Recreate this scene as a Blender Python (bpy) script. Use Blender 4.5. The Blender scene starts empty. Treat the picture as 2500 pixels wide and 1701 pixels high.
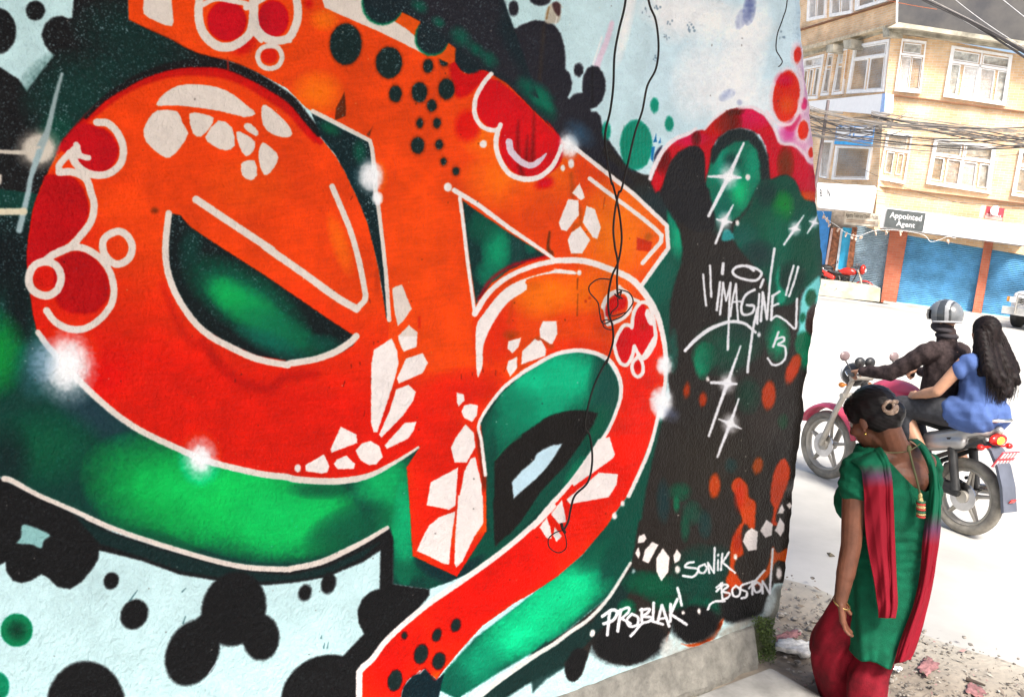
import bpy, bmesh, math, random
import numpy as np
from mathutils import Vector, Matrix, Quaternion

# ---------------------------------------------------------------- camera, sky, sun, exposure
PW, PH, PF = 2500.0, 1701.0, 2300.0
PITCH, ROLL, CZ = math.radians(9.0), math.radians(5.9), 2.05
_f = np.array((0, math.cos(PITCH), -math.sin(PITCH))); _u0 = np.array((0, math.sin(PITCH), math.cos(PITCH))); _r0 = np.array((1., 0, 0))
_R = math.cos(ROLL) * _r0 + math.sin(ROLL) * _u0; _U = -math.sin(ROLL) * _r0 + math.cos(ROLL) * _u0
CAM = np.array((0, 0, CZ))
def ray(x, y): return _f + _R * ((x - PW / 2) / PF) - _U * ((y - PH / 2) / PF)
def on_z(x, y, z=0.0):
    d = ray(x, y); return CAM + d * ((z - CZ) / d[2])
def on_y(x, y, Y):
    d = ray(x, y); return CAM + d * (Y / d[1])
def on_plane(x, y, p0, n):
    d = ray(x, y); return CAM + d * (np.dot(np.array(p0) - CAM, n) / np.dot(d, n))
def proj(p):
    q = np.array(p) - CAM; z = q @ _f; return PW / 2 + PF * (q @ _R) / z, PH / 2 - PF * (q @ _U) / z
sc = bpy.context.scene
cd = bpy.data.cameras.new('camera'); cam = bpy.data.objects.new('camera', cd); sc.collection.objects.link(cam)
cd.sensor_width = 36; cd.lens = PF / PW * 36; cd.clip_start = .05; cd.clip_end = 3000
cam.matrix_world = Matrix(((_R[0], _U[0], -_f[0], 0), (_R[1], _U[1], -_f[1], 0), (_R[2], _U[2], -_f[2], CZ), (0, 0, 0, 1)))
sc.camera = cam
SUN_EL, SUN_AZ = math.radians(50), math.radians(160)      # azimuth from +Y towards +X: behind the camera, to its right
wd = bpy.data.worlds.new('World'); sc.world = wd; wd.use_nodes = True
nt = wd.node_tree; bg = nt.nodes['Background']
sky = nt.nodes.new('ShaderNodeTexSky'); sky.sky_type = 'NISHITA'; sky.sun_disc = False
sky.sun_elevation = SUN_EL; sky.sun_rotation = SUN_AZ; sky.air_density = 1.0; sky.dust_density = 5.0; sky.ozone_density = 1.0
nt.links.new(sky.outputs[0], bg.inputs[0]); bg.inputs[1].default_value = .12
sd = bpy.data.lights.new('sun', 'SUN'); so = bpy.data.objects.new('sun', sd); sc.collection.objects.link(so)
sd.energy = 3.0; sd.angle = math.radians(14); sd.color = (1, .96, .9)
sdir = Vector((math.sin(SUN_AZ) * math.cos(SUN_EL), math.cos(SUN_AZ) * math.cos(SUN_EL), math.sin(SUN_EL)))
so.rotation_euler = sdir.to_track_quat('Z', 'Y').to_euler()
vs = sc.view_settings; vs.view_transform = 'Standard'; vs.look = 'None'; vs.gamma = 1; vs.use_curve_mapping = False; vs.exposure = 1.3
sc.cycles.max_bounces = 6; sc.cycles.diffuse_bounces = 4; sc.cycles.use_denoising = True

# ---------------------------------------------------------------- helpers
COL = sc.collection
V3 = lambda a: Vector((float(a[0]), float(a[1]), float(a[2])))
ONS = {'X': (1900, 0, 3.873), 'Y': (1900, 400, 3.873), 'Z': (1900, 700, 2.55), 'U': (1900, 1100, 2.63)}
for k_, o_ in (('A', (0, 0)), ('B', (650, 0)), ('C', (1300, 0)), ('D', (0, 410)), ('E', (650, 410)), ('F', (1300, 410)), ('G', (0, 820)), ('H', (650, 820)), ('I', (1300, 820)), ('J', (0, 1225)), ('K', (650, 1225)), ('L', (1300, 1225))):
    ONS[k_] = (o_[0], o_[1], 3.32)


def tr(s):
    """traced points -> photograph coordinates"""
    o = (0, 0, 1); out = []
    for w in s.split():
        if w in ONS: o = ONS[w]
        else:
            a, b = w.split(','); out.append((o[0] + float(a) / o[2], o[1] + float(b) / o[2]))
    return out


def tag(o, label=None, cat=None, group=None, kind=None):
    if label: o['label'] = label
    if cat: o['category'] = cat
    if group: o['group'] = group
    if kind: o['kind'] = kind
    return o


def empty(name, loc=(0, 0, 0), rz=0.0, label=None, cat=None, group=None):
    o = bpy.data.objects.new(name, None); COL.objects.link(o); o.location = loc; o.rotation_euler = (0, 0, rz); o.empty_display_size = .1
    return tag(o, label, cat, group)


def link(name, me, mats, parent=None, smooth=False):
    """links a mesh given in its parent's local space (a sub-part too: part empties are avoided, parts sit at their thing's origin)"""
    o = bpy.data.objects.new(name, me); COL.objects.link(o)
    for m in (mats if isinstance(mats, (list, tuple)) else [mats]):
        if len(me.materials) < (len(mats) if isinstance(mats, (list, tuple)) else 1): me.materials.append(m)
    if parent is not None: o.parent = parent
    if smooth: me.polygons.foreach_set('use_smooth', [True] * len(me.polygons))
    return o


class MB:
    """collects simple shapes into one mesh"""
    def __init__(s): s.v = []; s.f = []; s.mi = []; s.uv = []

    def add(s, vs_, fs, mi=0, uvs=None):
        b = len(s.v); s.v += [tuple(map(float, p)) for p in vs_]
        for k, f in enumerate(fs):
            s.f.append([b + i for i in f]); s.mi.append(mi); s.uv.append(uvs[k] if uvs else None)

    def box(s, c, size, rot=None, mi=0):
        c = Vector(c); h = Vector(size) / 2; R = rot or Matrix.Identity(3)
        P = [c + R @ Vector((x * h.x, y * h.y, z * h.z)) for x in (-1, 1) for y in (-1, 1) for z in (-1, 1)]
        s.add(P, [(0, 1, 3, 2), (4, 6, 7, 5), (0, 4, 5, 1), (2, 3, 7, 6), (0, 2, 6, 4), (1, 5, 7, 3)], mi)

    def tube(s, pts, r, n=8, mi=0, closed=False, cap=True, flat=1.0):
        pts = [Vector(p) for p in pts]; m = len(pts)
        rs = r if isinstance(r, (list, tuple)) else [r] * m
        T_ = []
        for i in range(m):
            a = pts[(i - 1) % m] if closed or i else pts[i]; b = pts[(i + 1) % m] if closed or i < m - 1 else pts[i]
            T_.append((b - a).normalized())
        up = Vector((0, 0, 1)) if abs(T_[0].z) < .9 else Vector((1, 0, 0))
        N = (up - T_[0] * up.dot(T_[0])).normalized(); vs_ = []
        for i in range(m):
            N = (N - T_[i] * N.dot(T_[i])).normalized(); B = T_[i].cross(N)
            for k in range(n):
                a = 2 * math.pi * k / n
                vs_.append(pts[i] + (N * math.cos(a) + B * math.sin(a) * flat) * rs[i])
        fs = []
        for i in range(m if closed else m - 1):
            j = (i + 1) % m
            for k in range(n):
                l = (k + 1) % n; fs.append((i * n + k, i * n + l, j * n + l, j * n + k))
        if cap and not closed: fs.append(tuple(range(n))[::-1]); fs.append(tuple((m - 1) * n + k for k in range(n)))
        s.add(vs_, fs, mi)

    def ell(s, c, r, rot=None, mi=0, nu=16, nv=10):
        c = Vector(c); R = rot or Matrix.Identity(3); r = (r, r, r) if not hasattr(r, '__len__') else r; vs_ = [c + R @ Vector((0, 0, r[2]))]
        for i in range(1, nv):
            t = math.pi * i / nv
            for k in range(nu):
                p = 2 * math.pi * k / nu
                vs_.append(c + R @ Vector((r[0] * math.sin(t) * math.cos(p), r[1] * math.sin(t) * math.sin(p), r[2] * math.cos(t))))
        vs_.append(c + R @ Vector((0, 0, -r[2]))); fs = []
        for k in range(nu): fs.append((0, 1 + k, 1 + (k + 1) % nu))
        for i in range(nv - 2):
            for k in range(nu):
                a = 1 + i * nu; fs.append((a + k, a + nu + k, a + nu + (k + 1) % nu, a + (k + 1) % nu))
        e = len(vs_) - 1; a = 1 + (nv - 2) * nu
        for k in range(nu): fs.append((a + k, e, a + (k + 1) % nu))
        s.add(vs_, fs, mi)

    def cap(s, a, ra, b, rb, n=14, mi=0):
        """tapered capsule"""
        a = Vector(a); b = Vector(b); d = (b - a); L = d.length; d = d / L
        pts = []; rs = []
        for t in (-.95, -.8, -.5): pts.append(a + d * ra * t); rs.append(ra * math.sqrt(1 - t * t))
        for t in (0, .33, .66, 1): pts.append(a + d * L * t); rs.append(ra + (rb - ra) * t)
        for t in (.5, .8, .95): pts.append(b + d * rb * t); rs.append(rb * math.sqrt(1 - t * t))
        s.tube(pts, rs, n, mi)

    def prism(s, pts, off, mi=0, uv=None):
        """flat polygon extruded by vector off"""
        n = len(pts); P = [Vector(p) for p in pts]; Q = [p + Vector(off) for p in P]
        fs = [tuple(range(n)), tuple(range(2 * n - 1, n - 1, -1))] + [(i, n + i, n + (i + 1) % n, (i + 1) % n) for i in range(n)]
        u = None
        if uv:
            w = list(uv) * 2; u = [[w[i] for i in f] for f in fs]
        s.add(P + Q, fs, mi, u)

    def mesh(s, name='m'):
        me = bpy.data.meshes.new(name); me.from_pydata(s.v, [], s.f); me.polygons.foreach_set('material_index', s.mi)
        if any(u is not None for u in s.uv):
            l = me.uv_layers.new(name='UVMap'); i = 0
            for f, u in zip(s.f, s.uv):
                for k in range(len(f)):
                    l.data[i].uv = u[k] if u else (0, 0); i += 1
        bm = bmesh.new(); bm.from_mesh(me); bmesh.ops.recalc_face_normals(bm, faces=bm.faces); bm.to_mesh(me); bm.free()
        return me

    def build(s, name, mats, parent=None, smooth=False, kind=None, label=None):
        me = s.mesh(name); o = link(name, me, mats, parent)
        if smooth: smooth_by_angle(me, 50)
        return tag(o, label, kind=kind)


def smooth_by_angle(me, deg):
    bm = bmesh.new(); bm.from_mesh(me)
    for f in bm.faces: f.smooth = True
    for e in bm.edges: e.smooth = len(e.link_faces) < 2 or e.calc_face_angle(0) < math.radians(deg)
    bm.to_mesh(me); bm.free()


def remesh(mb, voxel, smooth=4, disp=None):
    """one continuous skin round overlapping shapes"""
    me = mb.mesh('tmp'); o = bpy.data.objects.new('tmp', me); COL.objects.link(o)
    m = o.modifiers.new('r', 'REMESH'); m.mode = 'VOXEL'; m.voxel_size = voxel
    if smooth: m2 = o.modifiers.new('s', 'SMOOTH'); m2.factor = .5; m2.iterations = smooth
    dg = bpy.context.evaluated_depsgraph_get(); out = bpy.data.meshes.new_from_object(o.evaluated_get(dg))
    bpy.data.objects.remove(o); bpy.data.meshes.remove(me)
    out.materials.clear(); out.polygons.foreach_set('use_smooth', [True] * len(out.polygons))
    if disp:
        n = len(out.vertices); co = np.empty(n * 3, np.float32); no = np.empty(n * 3, np.float32)
        out.vertices.foreach_get('co', co); out.vertices.foreach_get('normal', no); co = co.reshape(-1, 3); no = no.reshape(-1, 3)
        co = co + no * disp(co)[:, None]; out.vertices.foreach_set('co', co.astype(np.float32).ravel()); out.update()
    return out


def rgb(*c):
    """8-bit screen colour -> linear"""
    return tuple(((x / 255 + .055) / 1.055) ** 2.4 if x > 10 else x / 3295 for x in c) + (1,)


def mat(name, col, rough=.7, metal=0, var=.12, scale=6.0, bump=0.0, bscale=40.0, spec=.5, coords='Object', col2=None, trans=0, sheen=0, emit=None, sss=0):
    m = bpy.data.materials.new(name); m.use_nodes = True; nt = m.node_tree; b = nt.nodes['Principled BSDF']
    col = tuple(col)[:3] + (1,)
    b.inputs['Roughness'].default_value = rough; b.inputs['Metallic'].default_value = metal; b.inputs['Specular IOR Level'].default_value = spec
    tc = nt.nodes.new('ShaderNodeTexCoord')
    nz = nt.nodes.new('ShaderNodeTexNoise'); nz.inputs['Scale'].default_value = scale; nz.inputs['Detail'].default_value = 6; nz.inputs['Roughness'].default_value = .6
    nt.links.new(tc.outputs[coords], nz.inputs['Vector'])
    mx = nt.nodes.new('ShaderNodeMix'); mx.data_type = 'RGBA'
    c2 = col2 if col2 else tuple(max(0, x * (1 - var * 2)) for x in col[:3]) + (1,)
    c1 = col if col2 else tuple(min(1, x * (1 + var)) for x in col[:3]) + (1,)
    mr = nt.nodes.new('ShaderNodeMapRange'); mr.inputs[1].default_value = .35; mr.inputs[2].default_value = .65
    nt.links.new(nz.outputs[0], mr.inputs[0]); nt.links.new(mr.outputs[0], mx.inputs[0]); mx.inputs[6].default_value = c1; mx.inputs[7].default_value = tuple(c2)[:3] + (1,)
    nt.links.new(mx.outputs[2], b.inputs['Base Color'])
    if bump:
        n2 = nt.nodes.new('ShaderNodeTexNoise'); n2.inputs['Scale'].default_value = bscale; n2.inputs['Detail'].default_value = 4
        nt.links.new(tc.outputs[coords], n2.inputs['Vector']); bp = nt.nodes.new('ShaderNodeBump'); bp.inputs['Strength'].default_value = bump; bp.inputs['Distance'].default_value = .01
        nt.links.new(n2.outputs[0], bp.inputs['Height']); nt.links.new(bp.outputs[0], b.inputs['Normal'])
    if trans: b.inputs['Transmission Weight'].default_value = trans
    if sheen: b.inputs['Sheen Weight'].default_value = sheen
    if sss: b.inputs['Subsurface Weight'].default_value = sss; b.inputs['Subsurface Radius'].default_value = (.02, .008, .004)
    if emit: b.inputs['Emission Color'].default_value = tuple(emit[:3]) + (1,); b.inputs['Emission Strength'].default_value = emit[3]
    return m
# ---------------------------------------------------------------- the mural (sprayed paint, worked out on a numpy canvas)
TILES = {'A': (0, 0), 'B': (650, 0), 'C': (1300, 0), 'D': (0, 410), 'E': (650, 410), 'F': (1300, 410),
         'G': (0, 820), 'H': (650, 820), 'I': (1300, 820), 'J': (0, 1225), 'K': (650, 1225), 'L': (1300, 1225)}
MS = 0.75                       # canvas samples per tracing unit
MX0, MY0, MX1, MY1 = -330, -420, 2120, 2320
MW, MH = int((MX1 - MX0) * MS), int((MY1 - MY0) * MS)
_rng = np.random.default_rng(7)


def T(s):
    out = []; o = (0, 0)
    for w in s.split():
        if w in TILES:
            o = TILES[w]
        else:
            a, b = w.split(',')
            out.append((o[0] + float(a) / 3.32, o[1] + float(b) / 3.32))
    return out


def spline(p, closed=False, n=6):
    p = np.array(p, float); m = len(p)
    if m < 3: return p
    out = []
    rng_ = range(m) if closed else range(m - 1)
    for i in rng_:
        p1, p2 = p[i], p[(i + 1) % m]
        p0 = p[(i - 1) % m] if closed or i > 0 else 2 * p1 - p2
        p3 = p[(i + 2) % m] if closed or i + 2 < m else 2 * p2 - p1
        for k in range(n):
            t = k / n
            out.append(.5 * (2 * p1 + (p2 - p0) * t + (2 * p0 - 5 * p1 + 4 * p2 - p3) * t * t + (3 * p1 - p0 - 3 * p2 + p3) * t ** 3))
    if not closed: out.append(p[-1])
    return np.array(out)


def vnoise(h, w, cell, rng=_rng):
    gh, gw = int(h / cell) + 3, int(w / cell) + 3
    g = rng.random((gh, gw)).astype(np.float32)
    y = np.arange(h) / cell; x = np.arange(w) / cell
    yi = y.astype(int); xi = x.astype(int); fy = (y - yi)[:, None]; fx = (x - xi)[None, :]
    fy = fy * fy * (3 - 2 * fy); fx = fx * fx * (3 - 2 * fx)
    a = g[yi][:, xi]; b = g[yi][:, xi + 1]; c = g[yi + 1][:, xi]; d = g[yi + 1][:, xi + 1]
    return ((a * (1 - fx) + b * fx) * (1 - fy) + (c * (1 - fx) + d * fx) * fy).astype(np.float32)


class Canvas:
    def __init__(s):
        s.px = np.zeros((MH, MW, 3), np.float32)
        s.edge = (vnoise(MH, MW, 4) - .5) * 1.5 + (vnoise(MH, MW, 1.3) - .5) * 1.7
        s.cloud = vnoise(MH, MW, 60) * .6 + vnoise(MH, MW, 22) * .4
        s.fine = vnoise(MH, MW, 5)

    def win(s, x0, y0, x1, y1):
        i0 = max(0, int((y0 - MY0) * MS)); i1 = min(MH, int((y1 - MY0) * MS) + 2)
        j0 = max(0, int((x0 - MX0) * MS)); j1 = min(MW, int((x1 - MX0) * MS) + 2)
        if i1 <= i0 or j1 <= j0: return None
        Y = (np.arange(i0, i1, dtype=np.float32) / MS + MY0)[:, None]
        X = (np.arange(j0, j1, dtype=np.float32) / MS + MX0)[None, :]
        return i0, i1, j0, j1, X, Y

    def mix(s, w, a, col):
        i0, i1, j0, j1 = w[:4]
        c = np.array(col, np.float32) / 255
        a = a[..., None]
        s.px[i0:i1, j0:j1] = s.px[i0:i1, j0:j1] * (1 - a) + c * a

    def inside(s, w, p):
        X, Y = w[4], w[5]
        r = np.zeros((Y.shape[0], X.shape[1]), bool)
        n = len(p)
        ys = Y[:, 0]
        for i in range(n):           # scanline parity, rows touched by the edge only
            x1, y1 = p[i]; x2, y2 = p[(i + 1) % n]
            if y1 == y2: continue
            lo, hi = min(y1, y2), max(y1, y2)
            rows = np.nonzero((ys >= lo) & (ys < hi))[0]
            if not len(rows): continue
            xc = x1 + (ys[rows] - y1) * (x2 - x1) / (y2 - y1)
            r[rows] ^= X[0][None, :] < xc[:, None]
        return r

    def segd(s, w, p, closed, wid=None):
        """distance to a poly-line; evaluated per segment only near that segment"""
        X, Y = w[4], w[5]
        R = 60.0
        D = np.full((Y.shape[0], X.shape[1]), R, np.float32)
        n = len(p)
        for i in range(n if closed else n - 1):
            a = p[i]; b = p[(i + 1) % n]
            wa = wid[i] if wid is not None else 0; wb = wid[(i + 1) % n] if wid is not None else 0
            m = R if wid is None else max(wa, wb) + 26
            m = min(m, R)
            r0 = np.searchsorted(Y[:, 0], min(a[1], b[1]) - m); r1 = np.searchsorted(Y[:, 0], max(a[1], b[1]) + m)
            c0 = np.searchsorted(X[0], min(a[0], b[0]) - m); c1 = np.searchsorted(X[0], max(a[0], b[0]) + m)
            if r1 <= r0 or c1 <= c0: continue
            x = X[:, c0:c1]; y = Y[r0:r1]
            dx, dy = b[0] - a[0], b[1] - a[1]; L = dx * dx + dy * dy + 1e-6
            t = np.clip(((x - a[0]) * dx + (y - a[1]) * dy) / L, 0, 1)
            d = np.hypot(x - a[0] - t * dx, y - a[1] - t * dy)
            if wid is not None: d = d - (wa + (wb - wa) * t)
            D[r0:r1, c0:c1] = np.minimum(D[r0:r1, c0:c1], d)
        return D

    def mask(s, pts, curve=True, soft=3.0, grow=0.0):
        p = spline(pts, True, 5) if curve else np.array(pts, float)
        m = soft + grow + 4
        w = s.win(p[:, 0].min() - m, p[:, 1].min() - m, p[:, 0].max() + m, p[:, 1].max() + m)
        if w is None: return None
        ins = s.inside(w, p); d = s.segd(w, p, True)
        sd = np.where(ins, -d, d) - grow
        sd = sd + s.edge[w[0]:w[1], w[2]:w[3]] * (.35 + soft * .12)
        return w, np.clip(.5 - sd / soft, 0, 1)

    def poly(s, pts, col, curve=True, soft=3.0, op=1.0, grow=0.0):
        r = s.mask(pts, curve, soft, grow)
        if r is not None: s.mix(r[0], r[1] * op, col)
        return r

    def line(s, pts, width, col, soft=3.0, op=1.0, closed=False, curve=True, w2=None):
        p = spline(pts, closed, 5) if curve else np.array(pts, float)
        n = len(p)
        if w2 is None: wid = np.full(n, width / 2)
        elif isinstance(w2, (list, tuple)):
            wid = np.interp(np.linspace(0, 1, n), np.linspace(0, 1, len(w2) + 1), [width] + list(w2)) / 2
        else: wid = np.linspace(width / 2, w2 / 2, n)
        m = wid.max() + soft + 4
        w = s.win(p[:, 0].min() - m, p[:, 1].min() - m, p[:, 0].max() + m, p[:, 1].max() + m)
        if w is None: return
        sd = s.segd(w, p, closed, wid) + s.edge[w[0]:w[1], w[2]:w[3]] * (.35 + soft * .1)
        s.mix(w, np.clip(.5 - sd / soft, 0, 1) * op, col)

    def dot(s, c, rx, ry, col, soft=4.0, rot=0, op=1.0):
        x, y = c; m = max(rx, ry) + soft + 4
        w = s.win(x - m, y - m, x + m, y + m)
        if w is None: return
        X, Y = w[4] - x, w[5] - y
        a = math.radians(rot); u = X * math.cos(a) + Y * math.sin(a); v = -X * math.sin(a) + Y * math.cos(a)
        q = np.hypot(u / rx, v / ry); sd = (q - 1) * min(rx, ry)
        sd = sd + s.edge[w[0]:w[1], w[2]:w[3]] * (.35 + soft * .12)
        s.mix(w, np.clip(.5 - sd / soft, 0, 1) * op, col)

    def glow(s, c, rx, ry, col, op=1.0, rot=0, clip=None, power=1.5, grain=.45):
        """soft sprayed spot, optionally only inside a masked window"""
        x, y = c; m = max(rx, ry) * 1.05
        w = s.win(x - m, y - m, x + m, y + m) if clip is None else clip[0]
        if w is None: return
        X, Y = w[4] - x, w[5] - y
        a = math.radians(rot); u = X * math.cos(a) + Y * math.sin(a); v = -X * math.sin(a) + Y * math.cos(a)
        q = u * u / (rx * rx) + v * v / (ry * ry)
        f = np.clip(1 - q, 0, 1) ** power * op
        f = f * (1 + (s.fine[w[0]:w[1], w[2]:w[3]] - .5) * grain * 2 * (1 - f))
        if clip is not None: f = f * clip[1]
        s.mix(w, np.clip(f, 0, 1), col)


def paint_mural():
    c = Canvas()
    BEI = (229, 219, 211); WHI = (243, 235, 232)
    BLK = (27, 27, 29); BRN = (48, 43, 40); PUR = (44, 42, 50)
    DKG = (17, 52, 50); GRN = (22, 88, 72)
    ORA = (238, 84, 36); ORY = (250, 128, 36); RED = (225, 44, 30); CRI = (196, 24, 34)
    D1 = lambda s: T(s)[0]
    # -- ground coat
    full = (c.win(MX0, MY0, MX1, MY1))
    Y = full[5] + 0 * full[4]; X = full[4] + 0 * full[5]
    base = np.zeros((MH, MW, 3), np.float32)
    t = np.clip((X - 1200) / 500, 0, 1) * np.clip((700 - Y) / 500, 0, 1)  # coat painted paler at top right for the brighter light there
    ca = np.array((205, 233, 236), np.float32) / 255; cb = np.array((218, 238, 248), np.float32) / 255
    c.px[:] = ca * (1 - t[..., None]) + cb * t[..., None]
    c.px *= (1 + (c.cloud - .5) * .05)[..., None]
    # whitewash smears, right, with the brighter light there put into their colour
    for q, rx, ry, rot, op in ((('C 1400,150'), 190, 60, 10, .8), ('C 1700,520', 60, 190, 14, .9), ('C 1230,60', 110, 50, 0, .6),
                               ('C 1400,640', 90, 120, 20, .75), ('C 760,150', 18, 130, 12, .9), ('C 1720,800', 120, 60, 0, .7), ('C 1150,150', 60, 70, 0, .6)):
        c.glow(D1(q), rx, ry, (252, 252, 254), op, rot, power=.8, grain=.5)
    c.line(T('C 640,190 600,330 540,480 520,540'), 12, (236, 210, 228), 5, .8, w2=16)
    c.line(T('C 560,300 520,430 490,520'), 4, (250, 248, 250), 4, .8)
    c.glow(D1('C 1760,60'), 16, 46, (120, 132, 178), .85, 5, power=.6, grain=.9)
    c.glow(D1('C 1700,150'), 14, 30, (150, 160, 200), .6, 20, power=.6, grain=.9)
    c.glow(D1('C 1590,770'), 24, 14, (150, 165, 205), .55, -30, power=.6, grain=.9)
    c.glow(D1('C 1690,830'), 8, 8, (140, 150, 190), .6, 0, power=.6, grain=.9)
    for q in ('C 1010,60', 'C 1110,190', 'C 1280,210', 'C 1300,240', 'C 925,100', 'C 2015,295', 'C 990,470', 'C 1090,290'):
        x, y = D1(q)
        for k in range(5):
            c.dot((x + _rng.normal() * 5, y + _rng.normal() * 5), 1.2 + _rng.random() * 2, 1 + _rng.random() * 3, (120, 145, 165), 2, op=.7)
    # -- top-left dark ground
    c.dot(D1('A -20,250'), 46, 56, BLK, 5)
    c.dot(D1('A 290,85'), 23, 24, BLK, 5)
    c.poly(T('A 600,-1400 600,0 590,140') + T('A 560,150 500,128 430,140 370,190 340,280 370,370 440,450 330,590 220,740 150,640 0,545 -1100,300 -1100,3000 0,3000 900,3000 1500,2500 2300,2400 2400,800 1800,480 1040,160 1045,-1400'), BLK, False, 5)
    c.glow(D1('A 620,800'), 150, 130, (20, 62, 56), .9, 0, power=.8, grain=.6)
    c.glow(D1('A 1100,330'), 170, 100, (18, 56, 52), .8, 20, power=.8, grain=.6)
    c.glow(D1('A 470,1080'), 50, 60, (22, 84, 68), .8, 0, power=.8)
    c.glow(D1('A 1000,560'), 90, 50, (18, 58, 54), .6, 0, power=.8)
    # -- top-right black mass
    blk = T('B 790,-1300 780,0 900,500 1400,700 2000,1100 2324,1300 C 700,1580 F 1000,500 F 1400,600 F 1400,0 C 1380,1400 1100,1480 940,1450 850,1390 730,1290 640,1170 595,1090 565,1010 550,940 520,905 475,905 470,880 520,865 565,810 590,740 592,660 570,590 530,540 480,532 440,560 410,620 402,700 405,750 340,760 295,800 280,790 310,730 318,670 300,600 262,555 265,480 255,370 225,270 170,200 100,172 B 2170,165 2060,200 2010,235 1940,212 1870,240 1905,130 1885,0 1885,-1300')
    c.poly(blk, PUR, False, 5)
    c.dot(D1('C 373,567'), 11.5, 16.5, PUR, 5)
    c.dot(D1('B 1995,70'), 12.5, 18.5, PUR, 5)
    c.dot(D1('C 60,-10'), 26, 17, PUR, 5)
    c.poly(T('C 125,50 95,170 150,190 215,170 225,40 200,20'), (196, 186, 170), True, 6, .9)
    c.poly(T('C 160,30 175,90 215,130 225,50 200,15'), (70, 42, 44), True, 5, .9)
    c.line(T('C 130,60 110,150'), 4, (150, 115, 70), 4, .8); c.line(T('C 195,140 185,190'), 3, (244, 240, 236), 4, .9)
    c.line(T('C 90,200 70,420 50,640'), 8, (62, 52, 46), 8, .8)
    c.line(T('C 490,560 480,700 490,860'), 4, (30, 26, 28), 6, .8)
    gb = c.mask(T('B 1080,-200 1250,-200 1320,60 1500,180 1640,300 1760,420 1880,530 2050,610 2200,720 2324,800 C 120,820 190,900 150,980 0,880 B 2150,850 1950,640 1700,500 1500,330 1300,180 1130,20'), True, 18)
    c.mix(gb[0], gb[1] * .75, (18, 78, 64))
    for q, r in (('B 1230,50', 30), ('B 1560,330', 45), ('B 1780,500', 35), ('B 2200,760', 45), ('C 60,800', 38), ('C 120,860', 26), ('B 1400,130', 25)):
        c.glow(D1(q), r, r * .7, (24, 122, 96), .75, 40)
    c.glow(D1('B 2050,850'), 60, 20, (40, 30, 36), .8, 50)
    # background below e : green tentacle
    g1 = c.poly(T('D 260,200 -1400,0 -1400,900 G -1400,500 30,1150 200,1230 500,1370 900,1560 J 600,70 900,220 1300,350 1700,460 2000,525 2324,545 K 200,540 500,470 750,350 1000,200 1030,280 1040,670 1330,710 1500,640 2000,400 2400,100 2300,-1000 1200,-1500'), (19, 66, 58), False, 4)
    G = lambda q, rx, ry, col, op, rot=0, pw=1.2: c.glow(D1(q), rx, ry, col, op, rot, clip=g1, power=pw)
    G('D 40,700', 120, 120, (12, 22, 26), .95, 0, .6)
    G('D 150,1150', 40, 90, (14, 24, 28), .9, 0, .6)
    G('D -40,1500', 85, 120, (8, 148, 66), 1, 0, 1.2)
    G('G 300,260', 70, 90, (90, 130, 150), .5)
    G('G 700,560', 160, 60, (40, 66, 78), .9, 38, .8)
    G('G 350,900', 160, 110, (10, 100, 66), .7)
    G('G 60,1000', 70, 110, (16, 34, 38), .8)
    G('G 1300,1250', 210, 140, (0, 168, 80), 1, 20, .7)
    G('G 2000,1350', 290, 140, (0, 200, 96), 1, 12, .6)
    G('G 2050,1400', 170, 90, (0, 208, 98), .9, 12, .8)
    G('H 200,1450', 180, 110, (0, 196, 100), .9, 0, .8)
    G('H 450,1250', 90, 26, (20, 96, 66), .85, 0, .8)
    G('H 950,1180', 90, 60, (6, 188, 110), .95, -30, .8)
    G('H 1050,1450', 60, 90, (0, 182, 108), .9, 0, .8)
    G('K 700,220', 130, 60, (14, 96, 68), .95, -20, .7)
    G('J 1300,330', 110, 30, (18, 84, 62), .8, 20, .8)
    G('K 1130,250', 34, 140, (0, 176, 118), .95, 0, .7)
    G('K 1120,560', 70, 34, (18, 100, 74), .9)
    G('K 1700,420', 150, 40, (22, 86, 70), .95, -32, .6)
    G('K 1400,560', 70, 26, (16, 46, 52), .95, 28, .7)
    G('K 1600,560', 70, 16, (16, 40, 48), .8, -40, .7)
    # black band under it
    c.poly(T('G -1400,520 G 30,1160 200,1245 500,1385 900,1575 J 600,85 900,235 1300,365 1700,475 2000,540 2324,560 K 200,555 500,485 750,365 1010,215 1040,300 1040,670 1330,710 1330,760 1250,860 1000,1120 880,1270 750,1350 740,1700 740,2600 140,2600 130,1620 200,1470 330,1330 470,1250 600,1270 700,1170 800,1072 755,980 748,880 790,790 860,730 930,708 937,395 800,490 500,610 250,650 0,668 J 2100,668 1740,628 1450,580 1150,470 800,385 790,460 740,540 660,640 560,700 460,680 390,610 330,580 250,630 170,650 100,630 50,560 40,480 0,500 -1400,800'), BLK, False, 5)
    c.poly(T('J 600,105 900,250 1300,380 1700,490 2000,560 2324,590 K 200,590 500,530 750,420 930,330 800,450 500,590 250,630 0,640 J 2100,640 1740,600 1450,550 1150,440 800,330'), (21, 48, 48), False, 6, .9)
    c.poly(T('J 180,180 290,205 400,262 350,310 330,368 240,338 135,330 165,280'), (152, 196, 196), True, 5)
    c.dot(D1('J 690,1640'), 96, 107, BLK, 7); c.dot(D1('J 1890,860'), 78, 92, BLK, 7, 18)
    c.dot(D1('J 1555,1215'), 62, 84, BLK, 7, 25); c.dot(D1('J 2110,1090'), 45, 56, BLK, 7)
    c.poly(T('J 1650,900 1600,1000 1850,1120 1960,1100 2080,1000 2000,850'), BLK, True, 6)
    c.dot(D1('J 897,632'), 18, 21, BLK, 5, 20); c.dot(D1('J 1085,905'), 32, 38, BLK, 6, 30)
    c.dot(D1('K 315,735'), 16, 20, BLK, 7, 20); c.dot(D1('K 510,660'), 18, 26, BLK, 6, 15)
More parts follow.
